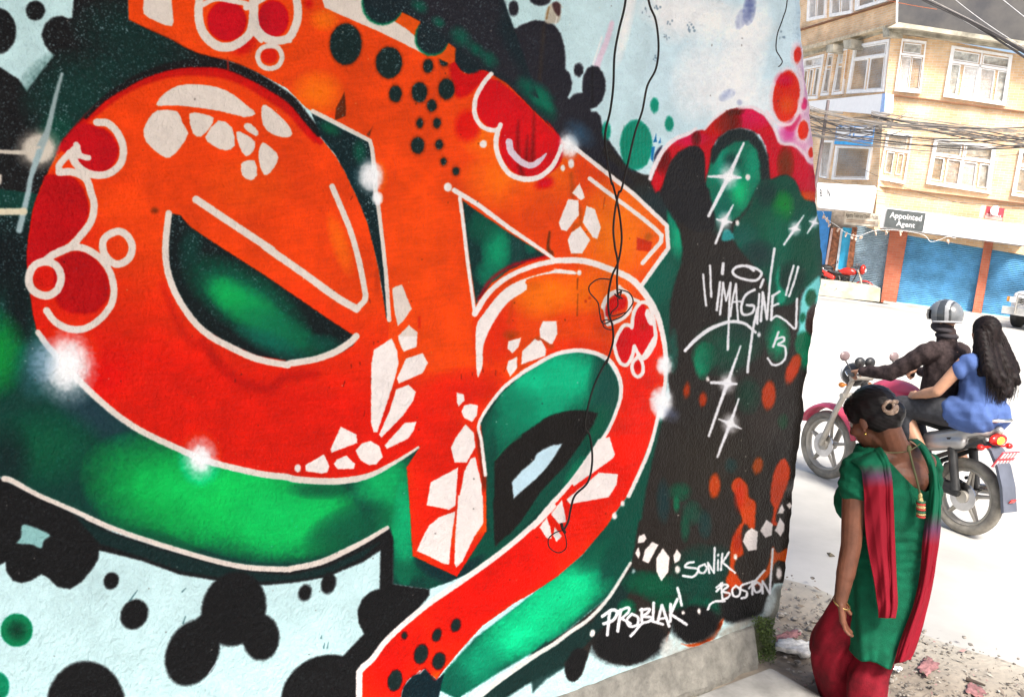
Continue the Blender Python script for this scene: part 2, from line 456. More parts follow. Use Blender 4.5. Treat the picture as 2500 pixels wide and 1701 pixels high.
    c.dot(D1('K 520,1620'), 122, 116, BLK, 6)
    c.dot(D1('J 130,1030'), 39, 40, (8, 128, 84), 5); c.glow(D1('J 130,1030'), 32, 32, (14, 62, 46), .95)
    c.dot(D1('J -20,1480'), 26, 34, (10, 134, 96), 5)
    for a in ('J 1050,790 1108,710', 'J 1480,975 1498,920', 'K 465,1180 475,1140', 'K 495,1180 505,1135', 'K 445,1100 450,1080', 'J 1470,720 1500,690'):
        c.line(T(a), 4, (50, 90, 98), 2.5, .7, w2=2)
    c.line(T('J 1690,1380 1760,1280'), 2.5, (205, 215, 225), 2.5, .7)
    for q in ((-120, 2000, 80), (560, 1990, 70), (230, 2080, 55), (-200, 1720, 60), (760, 2150, 60), (1050, 2060, 46)):
        c.dot((q[0], q[1]), q[2], q[2] * 1.15, BLK, 7)
    # -- right-hand part of the wall
    r1 = c.poly(T('F 500,0 700,300 880,950 1050,1250 I 1120,500 880,1000 800,1580 L 790,480 600,770 300,1010 -30,1210 150,1330 250,1320 270,1410 330,1440 390,1390 430,1260 470,1150 520,1240 640,1300 770,1320 900,1280 1020,1180 1110,1050 1130,960 1170,1060 1240,1140 1330,1130 1430,1060 1540,940 1580,960 1680,980 1790,930 1880,830 1960,660 2040,650 2600,500 I 2700,0 C 2900,1300 2290,1320 2200,1300 1900,1300 1400,1150 1300,1090 1150,1140 1040,1260 960,1420 800,1400 600,1150'), BRN, False, 5)
    R = lambda q, rx, ry, col, op=.9, rot=0, pw=1.0, gr=.5: c.glow(D1(q), rx, ry, col, op, rot, clip=r1, power=pw, grain=gr)
    R('F 1000,300', 80, 40, (36, 60, 66), .7, 35)
    R('C 620,1330', 90, 14, (40, 38, 48), 1, 40)
    R('I 1500,1000', 160, 120, (56, 50, 42), .6)
    R('I 1900,700', 60, 60, (64, 56, 52), .8)
    # green shadow of the big curl
    gs = c.poly(T('F 1090,330 1190,500 1218,650 1210,770 1150,950 1120,1100 1115,1400 I 1118,100 1110,250 1050,680 960,1000 905,1250 870,1480 L 850,150 800,460 600,770 300,1010 -300,1400 -600,1600 -800,1500 K 1700,1100 K 2324,600 L 200,590 400,420 650,100 I 760,1280 1000,700 1090,200 F 1080,1400 1000,1180 880,950 1110,650'), (22, 84, 70), False, 6)
    Gs = lambda q, rx, ry, col, op, rot=0, pw=1.0: c.glow(D1(q), rx, ry, col, op, rot, clip=gs, power=pw)
    Gs('F 1180,560', 24, 60, (30, 170, 130), 1)
    Gs('F 1120,420', 26, 30, (40, 150, 122), .9)
    Gs('F 1020,900', 55, 90, (30, 104, 88), .9, 20)
    Gs('L 250,720', 110, 62, (6, 214, 146), 1, -35, .7)
    Gs('K 2150,960', 175, 70, (8, 214, 148), 1, -36, .6)
    Gs('K 1700,1330', 90, 60, (24, 150, 112), .9, -40, .7)
    Gs('K 1480,1500', 70, 60, (16, 96, 78), .9, -40, .7)
    Gs('L 520,430', 70, 30, (24, 104, 80), .9, -40)
    Gs('L 330,850', 130, 30, (10, 190, 130), .8, -36)
    Gs('L 640,400', 50, 26, (14, 80, 66), .9, -60)
    Gs('K 2060,760', 150, 10, (24, 80, 72), .8, -33)
    c.poly(T('K 1720,1620 1900,1450 2200,1230 2324,1150 L 300,1060 480,960 600,800 800,520 850,560 700,900 430,1140 300,1250 150,1370 -60,1480 -500,1800'), (24, 50, 48), False, 6)
    c.poly(T('L 250,1320 262,1400 290,1440 330,1440 370,1400 410,1310 430,1200 330,1180'), BLK, True, 6)
    c.poly(T('L -40,1250 -1,1540 100,1430 250,1330 230,1200 100,1120'), (24, 52, 50), False, 6, .9)
    # bright band edge again (white lines later)
    # greens / reds of the far right
    c.poly(T('F 1350,100 1420,0 C 1420,1400 1480,1230 1600,1140 1740,1120 1830,1200 1870,1350 1860,1500 F 1840,150 1740,330 1640,420 1500,420 1400,250'), (26, 118, 94), True, 8)
    c.glow(D1('C 1800,1350'), 26, 70, (34, 156, 122), .9); c.glow(D1('F 1690,190'), 34, 52, (26, 190, 128), 1)
    c.glow(D1('C 1520,1330'), 22, 60, (36, 170, 140), .7, 20); c.glow(D1('F 1530,350'), 40, 70, (24, 110, 96), .9)
    c.glow(D1('C 1630,1300'), 30, 26, (20, 60, 60), .8)
    # red hood
    red = c.mask(T('C 960,1480 1010,1330 1080,1200 1180,1110 1300,1070 1410,1050 1480,980 1580,900 1690,875 1790,885 1880,940 1950,1040 1990,1150 2050,1180 2130,1180 2200,1260 2240,1320 2300,1330 2330,1800 F 2320,290 2240,270 2170,260 2150,150 2110,90 2060,55 2010,55 1930,100 C 1925,1400 1920,1320 1900,1180 1850,1090 1760,1045 1690,1035 1590,1060 1500,1140 1460,1210 1440,1330 1400,1490 1380,1470 1400,1340 1390,1240 1350,1190 1280,1180 1180,1230 1110,1320 1080,1420 1040,1540 1000,1560'), False, 6)
    c.mix(red[0], red[1], (202, 44, 54))
    for q, rx, ry, col, op in (('C 1780,930', 60, 40, (222, 52, 98), .9), ('C 1950,1250', 60, 60, (214, 44, 60), .8), ('C 1250,1120', 60, 22, (218, 60, 96), .9), ('C 2200,1450', 40, 60, (212, 56, 76), .8), ('C 1480,1030', 45, 22, (212, 50, 40), .9), ('C 1620,980', 30, 40, (112, 40, 26), .95), ('C 1640,900', 30, 12, (96, 40, 26), .9), ('C 1550,1000', 22, 30, (150, 44, 30), .7), ('C 2050,1330', 22, 48, (120, 56, 26), .95), ('F 2230,230', 36, 16, (226, 92, 34), .9), ('C 1060,1300', 22, 40, (104, 34, 32), .9), ('C 1330,1120', 14, 24, (96, 36, 30), .9), ('C 1480,1280', 18, 30, (176, 40, 40), .7)):
        c.glow(D1(q), rx, ry, col, op, clip=red, power=.6, grain=.5)
    c.poly(T('C 1040,1500 1060,1430 1070,1440 1045,1560 F 1060,60 1035,190 1020,130'), (190, 26, 30), False, 4)
    # pink area right of hood
    c.poly(T('C 1990,1030 2080,980 2160,920 2200,600 2300,600 2330,1330 2200,1270 2100,1170 2020,1150'), (232, 176, 206), True, 14)
    c.glow(D1('C 2070,1080'), 26, 30, (218, 92, 160), .9); c.glow(D1('C 2190,620'), 16, 70, (206, 130, 186), .7, -10)
    c.glow(D1('C 2230,1020'), 26, 60, (228, 196, 214), .8)
    c.line(T('C 2140,370 2180,700 2150,900 2040,1000'), 20, (238, 216, 224), 14, .6)
    for q, rx, ry, ring in (('C 2145,445', 9, 19, 1), ('C 2055,780', 32, 62, 1), ('C 2195,840', 9, 15, 1), ('C 2190,1055', 13, 23, 1), ('C 2255,1235', 7, 12, 1)):
        x, y = D1(q)
        c.dot((x, y), rx + 7, ry + 7, (238, 214, 222), 9, 5, .9)
        c.dot((x, y), rx, ry, (226, 60, 40) if q != 'C 2195,840' else (222, 84, 130), 4, 5)
    c.glow(D1('C 2060,850'), 26, 30, (236, 88, 20), .95); c.glow(D1('C 2040,650'), 30, 24, (220, 44, 84), .9)
    c.poly(T('C 2080,980 2150,930 2170,960 2110,1060 2040,1040'), (214, 70, 110), True, 8, .8)
    c.line(T('C 1900,900 1980,1000 2090,1000 2160,880 2190,700 2160,560'), 6, (244, 226, 232), 6, .95)
    c.line(T('C 1690,875 1800,870 1900,940 1970,1060 2010,1160 2100,1170 2190,1230 2235,1310 2300,1310'), 6, (240, 222, 228), 6, .95)
    # head crown of the figure
    c.poly(T('C 1450,1310 1460,1210 1520,1110 1600,1055 1700,1035 1800,1065 1870,1150 1915,1260 1925,1400 F 1930,100 1880,200 1850,0 C 1860,1350 1830,1220 1760,1140 1650,1150 1540,1220 1470,1330'), (36, 46, 46), False, 7)
    c.poly(T('F 1040,200 C 1060,1500 1110,1340 1200,1240 1300,1185 1360,1200 1395,1260 1400,1380 1410,1500 F 1440,200 1480,480 1300,500 1100,330'), (40, 38, 40), True, 7)
    # big green bush of the figure
    gb = c.poly(T('F 1850,120 1960,90 2050,55 2120,100 2160,180 2200,250 2290,290 2330,420 2330,900 2200,980 2100,1100 1950,1100 1900,900 1780,760 1660,620 1640,480 1760,330'), (24, 84, 68), True, 8)
    for q, rx, ry, col, op in (('F 2030,310', 30, 44, (22, 140, 62), 1), ('F 1970,480', 44, 60, (24, 104, 78), .8), ('F 1700,560', 50, 40, (30, 96, 86), .8), ('F 2230,680', 40, 70, (22, 82, 64), .9), ('F 2010,640', 34, 80, (30, 108, 88), .6), ('F 2200,440', 40, 40, (34, 100, 86), .6), ('F 1840,700', 50, 40, (34, 60, 60), .9), ('F 2100,900', 40, 50, (28, 54, 48), .9), ('F 1900,200', 30, 40, (28, 60, 56), .9)):
        c.glow(D1(q), rx, ry, col, op, clip=gb, power=.8, grain=.5)
    c.poly(T('F 1540,590 1550,510 1600,500 1640,570'), (70, 170, 170), True, 6, .9)
    c.poly(T('F 1980,870 2010,800 2010,940 2060,1010 2050,1080 2000,1100 1990,1010'), (28, 156, 124), True, 8, .9)
    # cyan sliver by the corner
    c.poly(T('F 2330,880 2240,950 2190,1020 2170,1120 2160,1300 2150,1360 2210,1370 2260,1200 2330,1080'), (140, 222, 222), True, 8)
    c.dot(D1('F 2255,1050'), 13, 21, (16, 96, 66), 5, 8); c.dot(D1('F 2190,1210'), 7, 12, (22, 110, 84), 5, 8)
    c.dot(D1('F 2270,1230'), 17, 40, (66, 50, 46), 6, 8); c.dot(D1('F 2200,1430'), 22, 32, (26, 110, 80), 7)
    c.glow(D1('F 2220,1560'), 26, 30, (36, 140, 104), .9)
    # dark middle with green patches under IMAGINE
    for q, rx, ry, col, op in (('F 1990,1380', 34, 60, (36, 146, 108), .95), ('F 1600,1430', 90, 60, (30, 86, 68), .9), ('F 1400,1530', 34, 40, (26, 146, 104), .9), ('I 1385,230', 22, 40, (34, 156, 116), .95), ('I 1560,180', 70, 50, (28, 76, 62), .7), ('I 1750,480', 34, 50, (24, 70, 54), .8), ('F 1720,1300', 80, 40, (32, 66, 58), .8), ('F 1800,1150', 60, 60, (40, 54, 50), .8), ('I 2030,690', 15, 22, (22, 84, 54), .8), ('I 1190,1260', 34, 26, (22, 96, 70), .8), ('I 1160,1360', 10, 24, (26, 130, 92), .8), ('I 1290,1430', 30, 34, (22, 84, 66), .8), ('I 1050,1330', 20, 60, (26, 62, 66), .8), ('L 1230,200', 14, 40, (24, 92, 70), .8), ('L 1400,180', 20, 40, (22, 66, 66), .8), ('L 900,650', 60, 34, (14, 92, 66), .95), ('L 1040,700', 60, 40, (14, 86, 62), .9), ('L 1350,620', 80, 90, (16, 72, 60), .95), ('L 1500,500', 50, 50, (20, 62, 56), .9), ('L 1080,820', 40, 20, (14, 84, 60), .9), ('L 760,850', 26, 24, (12, 104, 72), .9), ('L 1350,870', 60, 34, (14, 88, 68), .95), ('I 1620,1050', 18, 22, (36, 70, 70), .8), ('F 1150,1480', 14, 60, (34, 110, 96), .7)):
        c.glow(D1(q), rx, ry, col, op, power=.7, grain=.6)
    for q, rx, ry, rot, col in (('I 1915,480', 17, 34, 5, (196, 74, 34)), ('I 2110,270', 14, 36, 22, (196, 70, 34)), ('I 1258,440', 8, 18, 5, (164, 64, 34)), ('I 1390,515', 9, 17, 5, (176, 66, 34)), ('I 1485,1215', 14, 29, 3, (200, 78, 28)), ('I 1830,1050', 12, 20, 10, (176, 82, 30)), ('F 2130,1560', 10, 14, 20, (180, 70, 34))):
        c.dot(D1(q), rx, ry, col, 7, rot)
    c.poly(T('I 2040,990 2085,1080 2070,1180 2020,1320 1990,1400 1970,1480 1990,1530 1940,1520 1955,1400 1930,1330 1935,1200 1975,1050'), (206, 74, 34), True, 6)
    c.poly(T('I 1690,1150 1750,1210 1760,1300 1815,1350 1815,1450 1800,1580 L 1730,180 1700,300 1720,420 1660,470 1650,560 1730,690 1690,700 1620,700 1570,640 1600,560 1610,450 1620,330 1680,200 I 1710,1500 1680,1380 1660,1290 1625,1240 1640,1170'), (206, 78, 30), True, 6)
    c.glow(D1('L 1670,330'), 18, 40, (176, 52, 34), .8); c.glow(D1('I 1690,1300'), 18, 50, (214, 60, 36), .8)
    c.poly(T('L 1950,360 1990,410 2070,370 2065,480 2000,470 1960,500 1940,560 1880,640 1820,680 1830,620 1900,540 1930,440'), (204, 90, 30), True, 5)
    c.poly(T('L 1880,640 1840,760 1700,760 1560,770 1600,700 1700,690 1800,680'), (196, 60, 30), True, 6, .8)
    c.poly(T('L 1550,935 1530,1000 1480,1080 1420,1130 1300,1170 1200,1140 1250,1150 1400,1100 1500,980'), (214, 80, 34), True, 5)
    c.poly(T('L 1240,880 1260,850 1280,900 1250,915'), (206, 70, 30), True, 4)
    # dark smooth bubbles at the foot
    c.dot(D1('L 775,1130'), 92, 54, BLK, 16, -6); c.dot(D1('L 1310,980'), 62, 46, BLK, 14); c.dot(D1('L 1720,830'), 62, 44, BLK, 14, -25)
    c.glow(D1('L 1080,1180'), 18, 40, (206, 206, 204), .7, 15); c.line(T('L 1100,1050 1080,1120'), 3, (180, 110, 90), 6, .5)
    c.poly(T('L 1960,690 2050,670 2040,720 2010,890 1950,940 1900,960 1880,850'), (150, 158, 158), True, 8, .85)
    c.glow(D1('L 1990,760'), 16, 34, (120, 122, 118), .7, 10)
    c.glow(D1('L 1650,1010'), 90, 16, (168, 166, 160), .8, -20); c.glow(D1('L 1250,1190'), 60, 10, (150, 120, 104), .6, -20)
    # the e, under and over the stem so that their colours run together
    def paint_e(over):
        e = T('D 212,700 225,560 262,340 330,150 A 390,1395 480,1210 600,1050 760,890 950,735 1150,628 1350,562 1550,535 1800,550 2000,615 2150,700 2324,815 B 260,900 350,1005 450,1130 560,1260 640,1390 700,1520 E 770,300 830,470 870,620 900,780 930,950 975,1200 1010,1300 H 1300,500 1250,890 1100,990 900,1095 700,1155 450,1172 200,1150 G 2324,1135 2150,1118 1900,1065 1650,995 1400,885 1150,765 950,640 750,470 600,320 420,110 320,0 D 290,1310 260,1180 235,1000 215,820')
        em = c.mask(e, False, 3.5)
        i0, i1, j0, j1, X, Y = em[0]
        # orange above, red below and at the left
        tt = np.clip((Y - 560 + (X - 250) * -.25 + (c.cloud[i0:i1, j0:j1] - .5) * 60) / 330, 0, 1)[..., None]
        tl = np.clip((330 - X - (Y - 430) * .05 + (c.cloud[i0:i1, j0:j1] - .5) * 50) / 260, 0, 1)[..., None] * np.clip((Y - 330) / 260, 0, 1)[..., None]
        oc = np.array((238, 80, 34), np.float32) / 255; rc = np.array((222, 40, 27), np.float32) / 255
        m_ = np.clip(np.maximum(tt * 1.15, tl * 1.1), 0, 1)
        col = oc * (1 - m_) + rc * m_
        a = em[1][..., None]
        keep = np.clip((X - 850 - (Y - 700) * .0) / 90, 0, 1)[..., None] * np.clip((Y - 500) / 200, 0, 1)[..., None]
        if over: a = a * (1 - keep)
        c.px[i0:i1, j0:j1] = c.px[i0:i1, j0:j1] * (1 - a) + col * a
        Eg = lambda q, rx, ry, col, op, rot=0, pw=.9: c.glow(D1(q), rx, ry, col, op, rot, clip=em, power=pw)
        Eg('E 600,620', 26, 90, (246, 112, 30), .9, -18); Eg('A 2000,1500', 120, 80, (240, 92, 34), .6); Eg('D 900,300', 110, 60, (240, 84, 34), .8)
        Eg('G 850,330', 70, 90, (214, 60, 66), .6, 40)
        return em
    paint_e(False)
    c.poly(T('L 1780,1000 1850,960 1900,900 1960,800 2010,700 2060,640 2200,640 2200,1500 1700,1500 1740,1100'), (146, 146, 138), False, 14, .9)
    c.glow(D1('L 1850,1120'), 34, 60, (92, 96, 72), .8, 10, power=.7, grain=.9); c.glow(D1('L 1950,960'), 16, 34, (112, 112, 104), .8, 10, power=.7, grain=.9)
    c.glow(D1('L 1930,820'), 14, 34, (196, 206, 206), .8, 15, power=.7, grain=.9)
    for q, rx, ry, col in (('L 1120,1180', 30, 34, (196, 198, 194)), ('L 1450,1180', 60, 14, (170, 166, 158)), ('L 900,1330', 70, 12, (196, 204, 204)), ('L 500,1480', 110, 12, (186, 200, 202)), ('L 1650,1040', 50, 16, (160, 158, 150))):
        c.glow(D1(q), rx, ry, col, .7, -20, power=.7, grain=.9)
    # -- the letters: one big orange and red body
    body = T('K 1545,602 1195,440 1165,0 H 1140,1060 1250,890 1000,600 E 990,1240 960,800 930,500 900,300 B 885,1500 870,1250 858,1130 600,1010 370,900 320,865 240,785 166,712 A 2100,595 1980,540 1850,490 1720,462 1600,430 1500,385 1400,325 1200,235 1045,160 1040,0 1040,-1400 B 460,-1400 900,-1400 1040,0 1000,160 1240,175 1340,450 1400,420 1460,345 1530,400 1515,500 1560,570 1620,600 1680,580 1700,555 1760,570 1830,610 1930,670 2050,790 2150,890 2324,1055 C 110,980 220,1130 340,1200 580,1390 820,1580 F 950,340 1095,460 1108,560 1120,650 890,950 1000,1180 1060,1330 1080,1450 I 1088,100 1090,200 1085,400 1000,700 900,950 760,1280 660,1420 L 600,180 400,420 200,590 0,720 K 2158,720 2000,810 1750,1000 1550,1240 1390,1440 1340,1400 1300,1355 1250,1370 1210,1410 1150,1440 1100,1540 1080,1700 1080,2600 740,2600 745,1370 800,1340 880,1270 1000,1120 1150,970 1300,850 1550,670 1720,540 1900,410 2060,290 2200,160 2324,20 I 190,1310 300,1190 450,980 560,830 640,700 700,520 708,420 690,330 620,210 500,130 350,105 180,145 0,250 H 2040,330 1900,450 1800,580 1730,690 1745,800 1775,1120 1780,1580 K 1770,240')
    bm = c.poly(body, ORA, False, 3)
    B_ = lambda q, rx, ry, col, op, rot=0, pw=.8: c.glow(D1(q), rx, ry, col, op, rot, clip=bm, power=pw, grain=.3)
    B_('B 2050,1450', 150, 90, ORY, .8); B_('F 700,500', 130, 150, ORY, 1, 20); B_('F 350,1000', 170, 60, ORY, .8)
    B_('B 1750,1100', 60, 60, ORY, .7); B_('B 420,750', 70, 60, ORY, .8); B_('B 480,160', 40, 30, ORY, .8); B_('E 2200,1050', 70, 60, ORY, .8)
    B_('E 1250,500', 90, 180, (240, 88, 34), .6); B_('F 0,300', 90, 90, (240, 88, 36), .8)
    B_('H 1250,700', 170, 130, RED, 1, 0, .6); B_('H 1450,1100', 120, 130, RED, 1, 0, .5); B_('H 1650,430', 120, 60, RED, .9)
    B_('K 1300,150', 80, 130, RED, .9); B_('L 0,400', 200, 110, (238, 44, 34), 1, -30, .4); B_('K 1700,800', 220, 150, (226, 40, 34), 1, -35, .4)
    B_('K 1000,1300', 110, 150, (226, 38, 32), 1, 0, .5); B_('I 850,600', 90, 250, (240, 50, 38), 1, 8, .5); B_('I 500,1150', 140, 160, (238, 46, 36), 1, 20, .5)
    B_('F 300,1500', 120, 46, (226, 62, 40), .8); B_('E 1850,1350', 60, 110, (222, 54, 36), .8); B_('I 880,100', 60, 70, (232, 50, 40), .9)
    B_('K 1980,850', 120, 16, (206, 66, 50), .8, -36); B_('K 1280,1380', 60, 26, (200, 50, 40), .7, -30)
    c.line(T('B 20,700 200,870 330,1050 460,1180'), 17, (206, 34, 28), 6, .0)
    paint_e(True)
    # rim of the e : red band inside, black rim outside
    rim = T('A 470,1240 600,1070 760,915 950,765 1150,655 1350,590 1550,565 1800,585 2000,655 2150,745 2324,860 B 250,945 330,1050 400,1130')
    c.line(rim, 9, (200, 26, 30), 8, .8, w2=[22, 26, 30, 30, 26, 17])
    c.line(T('A 1100,650 1350,575 1550,550 1800,566 2000,632 2150,720 2324,830 B 250,915 330,1010 440,1150'), 14, (204, 28, 28), 5, .85)
    c.line(T('A 700,950 850,800 1000,700 1150,615 1350,545 1550,515 1800,520 2000,590 2150,668 2324,780 B 250,860 330,960 430,1080'), 8, (26, 24, 26), 5, 1, w2=[16, 18, 24, 20, 18])
    c.line(T('A 1845,470 1850,560'), 4, (190, 60, 50), 3, .8)
    # left lobes of the e : crimson bubbles
    c.poly(T('A 640,1010 780,1020 900,1080 965,1200 940,1310 860,1390 740,1400 640,1330 520,1230 480,1180'), CRI, True, 8)
    c.poly(T('A 370,1420 500,1420 600,1440 680,1530 D 690,200 725,330 690,450 600,560 500,640 380,720 230,790 216,700 232,560 270,320 340,140'), (190, 24, 30), True, 7)
    c.poly(T('D 600,675 730,700 850,830 890,960 860,1080 740,1170 560,1170 450,1080 420,900 450,750'), (188, 24, 28), True, 9)
    c.glow(D1('D 620,1230'), 60, 22, (232, 56, 34), .9)
    # black swirl line
    c.line(T('A 1040,160 1200,235 1400,325 1500,385 1600,430 1720,462 1850,490 1980,540'), 3, (70, 30, 26), 6, .5)
    # wedge of shadow between e and stem
    wd = c.poly(T('B 370,915 600,1035 835,1150 870,1300 885,1500 E 900,250 940,520 968,900 985,1230 970,1210 935,960 895,740 860,600 820,440 760,290 700,150 B 700,1520 640,1390 560,1250 450,1115'), (16, 40, 44), False, 3)
    c.glow(D1('B 520,1040'), 38, 20, (14, 98, 70), .9, 30, clip=wd); c.glow(D1('B 760,1230'), 22, 40, (22, 96, 76), .9, clip=wd)
    c.glow(D1('B 700,1450'), 26, 50, (14, 50, 58), .8, clip=wd)
    # eye of the e
    ey = c.poly(T('D 1400,370 1470,385 1540,470 1700,580 1900,710 2150,870 2324,990 E 166,990 400,1150 560,1260 700,1350 745,1375 700,1440 600,1500 450,1560 H 300,205 150,215 0,205 G 2324,200 2100,165 1850,60 1720,-20 D 1580,1270 1470,1120 1400,950 1355,760 1350,600 1370,450'), (18, 30, 32), False, 4)
    for q, rx, ry, rot, col, op in (('D 2000,1080', 190, 82, 33, (14, 110, 80), 1), ('D 2000,1120', 130, 52, 33, (14, 164, 90), .95), ('D 1850,1020', 50, 40, 30, (18, 172, 92), .8), ('E 150,1330', 130, 46, 28, (18, 120, 84), .9), ('G 2200,60', 110, 30, 24, (24, 110, 92), .8), ('E 480,1420', 50, 26, 10, (16, 84, 70), .8), ('D 1550,650', 34, 60, 10, (18, 70, 62), .8)):
        c.glow(D1(q), rx, ry, col, op, rot, clip=ey, power=.9)
    # triangle under the arm
    tr = c.poly(T('E 1585,260 1700,350 1950,520 2250,705 2100,750 1950,830 1820,930 1700,1100 1660,850 1620,560'), (18, 58, 56), False, 4)
    for q, rx, ry, col, op in (('E 1860,660', 40, 66, (24, 160, 116), 1), ('E 1800,850', 36, 40, (24, 140, 106), .8), ('E 1750,480', 40, 50, (22, 104, 80), .8), ('E 2020,650', 18, 70, (30, 74, 70), .9), ('E 2130,640', 18, 18, (22, 110, 90), .8)):
        c.glow(D1(q), rx, ry, col, op, clip=tr, power=.7)
    c.line(T('E 1720,1060 1820,900 1980,790 2150,740 2250,715'), 8, (190, 30, 44), 8, .8)
    # inside of the curl
    hl = c.poly(T('H 1745,710 1900,470 2040,340 2158,260 I 150,160 350,125 500,150 600,215 670,330 690,420 680,520 620,680 540,830 430,980 280,1190 150,1330 -100,1560 H 1990,1580 1850,1680 1790,1500 1775,1100'), (24, 84, 70), False, 4)
    for q, rx, ry, rot, col, op in (('I 120,400', 150, 95, -15, (34, 184, 138), 1), ('I 200,320', 110, 60, -15, (36, 196, 146), .9), ('I 0,620', 100, 50, -30, (30, 170, 128), .8), ('H 2000,680', 60, 100, 30, (26, 130, 100), .8), ('I 560,400', 40, 100, 0, (30, 84, 76), .9), ('I 500,700', 34, 60, 30, (26, 100, 76), .8), ('H 1830,1100', 16, 120, 0, (20, 78, 66), .9), ('I 330,1100', 50, 16, -58, (16, 130, 96), .8)):
        c.glow(D1(q), rx, ry, col, op, rot, clip=hl, power=.8)
    c.poly(spline(T('H 1845,1010 1930,910 2040,815 2158,735 I 120,650 240,610 350,593 440,600'), False, 4).tolist() + T('I 515,620 480,710 400,840 250,1060 60,1260 H 2050,1500 1850,1700 K 1840,290'), (34, 31, 30), False, 4)
    c.poly(spline(T('H 1985,1180 2060,1095 2158,1010 I 40,945 140,888 235,868'), False, 4).tolist() + spline(T('I 235,868 150,1010 60,1120 H 2080,1240 2000,1312'), False, 4).tolist(), (206, 232, 244), False, 4)
    c.poly(T('K 1850,-60 1830,0 1845,290 1960,260 2060,150 2200,-60 H 1900,1500'), (34, 31, 30), False, 4)
    c.line(T('H 1850,1000 1960,880 2060,810'), 3, (30, 150, 110), 5, .7)
    # crimson bubbles on the arm and the top band
    c.dot(D1('A 1840,170'), 48, 49, (206, 28, 42), 6); c.dot(D1('A 2220,150'), 38, 45, (206, 28, 44), 6)
    c.glow(D1('A 1980,370'), 50, 30, (208, 36, 50), .8, -30); c.dot(D1('A 2185,450'), 20, 20, (226, 56, 44), 5)
    arm = c.poly(T('B 1800,640 1900,680 2050,800 2150,900 2324,1070 C 100,980 230,1130 240,1250 180,1360 80,1430 B 2150,1440 1990,1400 1890,1270 1870,1150 1880,1030 1790,1040 1700,930 1690,800 1730,690'), (214, 24, 34), True, 6)
    c.glow(D1('B 2200,1120'), 60, 90, (226, 26, 32), .8, clip=arm)
    c.dot(D1('B 1620,1020'), 30, 38, (222, 44, 44), 16, 0, .9)
    c.poly(T('B 1470,520 1530,500 1560,570 1620,600 1700,560 1800,600 1700,700 1600,780 1520,770'), (210, 26, 34), True, 10, .9)
    c.glow(D1('B 2250,1480'), 30, 20, (222, 40, 60), .8); c.glow(D1('C 70,1480'), 34, 18, (224, 44, 60), .8, -30)
    for a in ('B 2030,980 2020,1100 2030,1300 2060,1420', 'B 2160,900 2150,1100 2140,1300', 'B 2100,1100 2090,1290'):
        c.line(T(a), 3, (120, 26, 24), 9, .7, w2=13)
    c.glow(D1('B 1350,0 '), 1, 1, (0, 0, 0), 0); c.glow(D1('B 350,30'), 18, 18, (214, 40, 50), .8)
    # dark drips and flakes
    c.poly(T('B 640,745 652,870 650,940 560,975 570,880'), (110, 50, 26), False, 3); c.poly(T('B 865,1030 840,1110 820,1090'), (120, 52, 28), False, 3)
    c.glow(D1('D 1260,345'), 14, 12, (110, 52, 24), .8); c.glow(D1('E 900,900'), 10, 50, (190, 64, 30), .7)
    c.line(T('E 2280,520 2270,640 2300,700'), 4, (120, 60, 30), 4, .8, w2=10); c.line(T('F 120,510 105,640 130,680'), 3, (110, 56, 28), 4, .8, w2=10)
    c.line(T('F 350,890 345,980'), 2.5, (120, 60, 30), 3, .8); c.line(T('F 350,1020 345,1190'), 2.5, (120, 70, 50), 3, .7)
    c.line(T('F 570,330 585,240'), 2.5, (170, 70, 30), 3, .7); c.poly(T('F 850,560 975,600 960,680 845,665'), (206, 62, 34), False, 4)
    c.glow(D1('F 945,560'), 14, 14, (180, 100, 40), .8); c.glow(D1('F 415,1075'), 5, 5, (190, 50, 30), .9); c.glow(D1('F 450,1050'), 6, 5, (200, 60, 30), .9)
    c.line(T('F 300,50 310,130 320,250 370,330 375,460 320,480 330,690'), 8, (150, 80, 44), 10, .55)
    c.glow(D1('E 1980,1350'), 26, 18, (150, 84, 52), .7); c.line(T('F 0,1400 60,1380 140,1440'), 12, (170, 100, 80), 8, .7)
    c.line(T('E 1960,900 1990,1050 1960,1250'), 6, (190, 84, 50), 10, .6); c.line(T('E 1240,1210 1240,1290'), 6, (216, 48, 30), 4, .8)
    c.line(T('H 2040,280 2158,170 I 50,200'), 9, (190, 92, 76), 8, .6)
    c.line(T('H 1720,790 1740,960 1760,1150'), 14, (120, 50, 38), 8, .8); c.glow(D1('H 1760,1200'), 12, 22, (110, 50, 40), .8)
    c.line(T('G 1650,60 1800,250 1980,380 2200,430 H 166,330 400,310'), 24, (180, 30, 28), 16, .55); c.line(T('D 1330,950 1400,1150 1500,1350 1600,1450'), 16, (176, 30, 28), 18, .45)
    c.line(T('G 1100,735 1300,850 1500,930'), 8, (120, 40, 34), 10, .7)
    for q in ('H 845,340', 'H 760,210', 'H 690,230', 'H 640,370', 'H 870,50', 'H 1670,300', 'H 1580,310', 'H 1750,250', 'H 1750,150', 'H 1940,250', 'H 2030,220', 'H 1860,280', 'E 835,1060', 'E 700,230', 'H 800,610', 'G 1915,355'):
        x, y = D1(q)
        c.line([(x, y), (x + _rng.normal() * 2, y + 4 + _rng.random() * 9)], 2, (70, 26, 24), 2.5, .6, curve=False)
    # dark spots
    DS = (22, 44, 44)
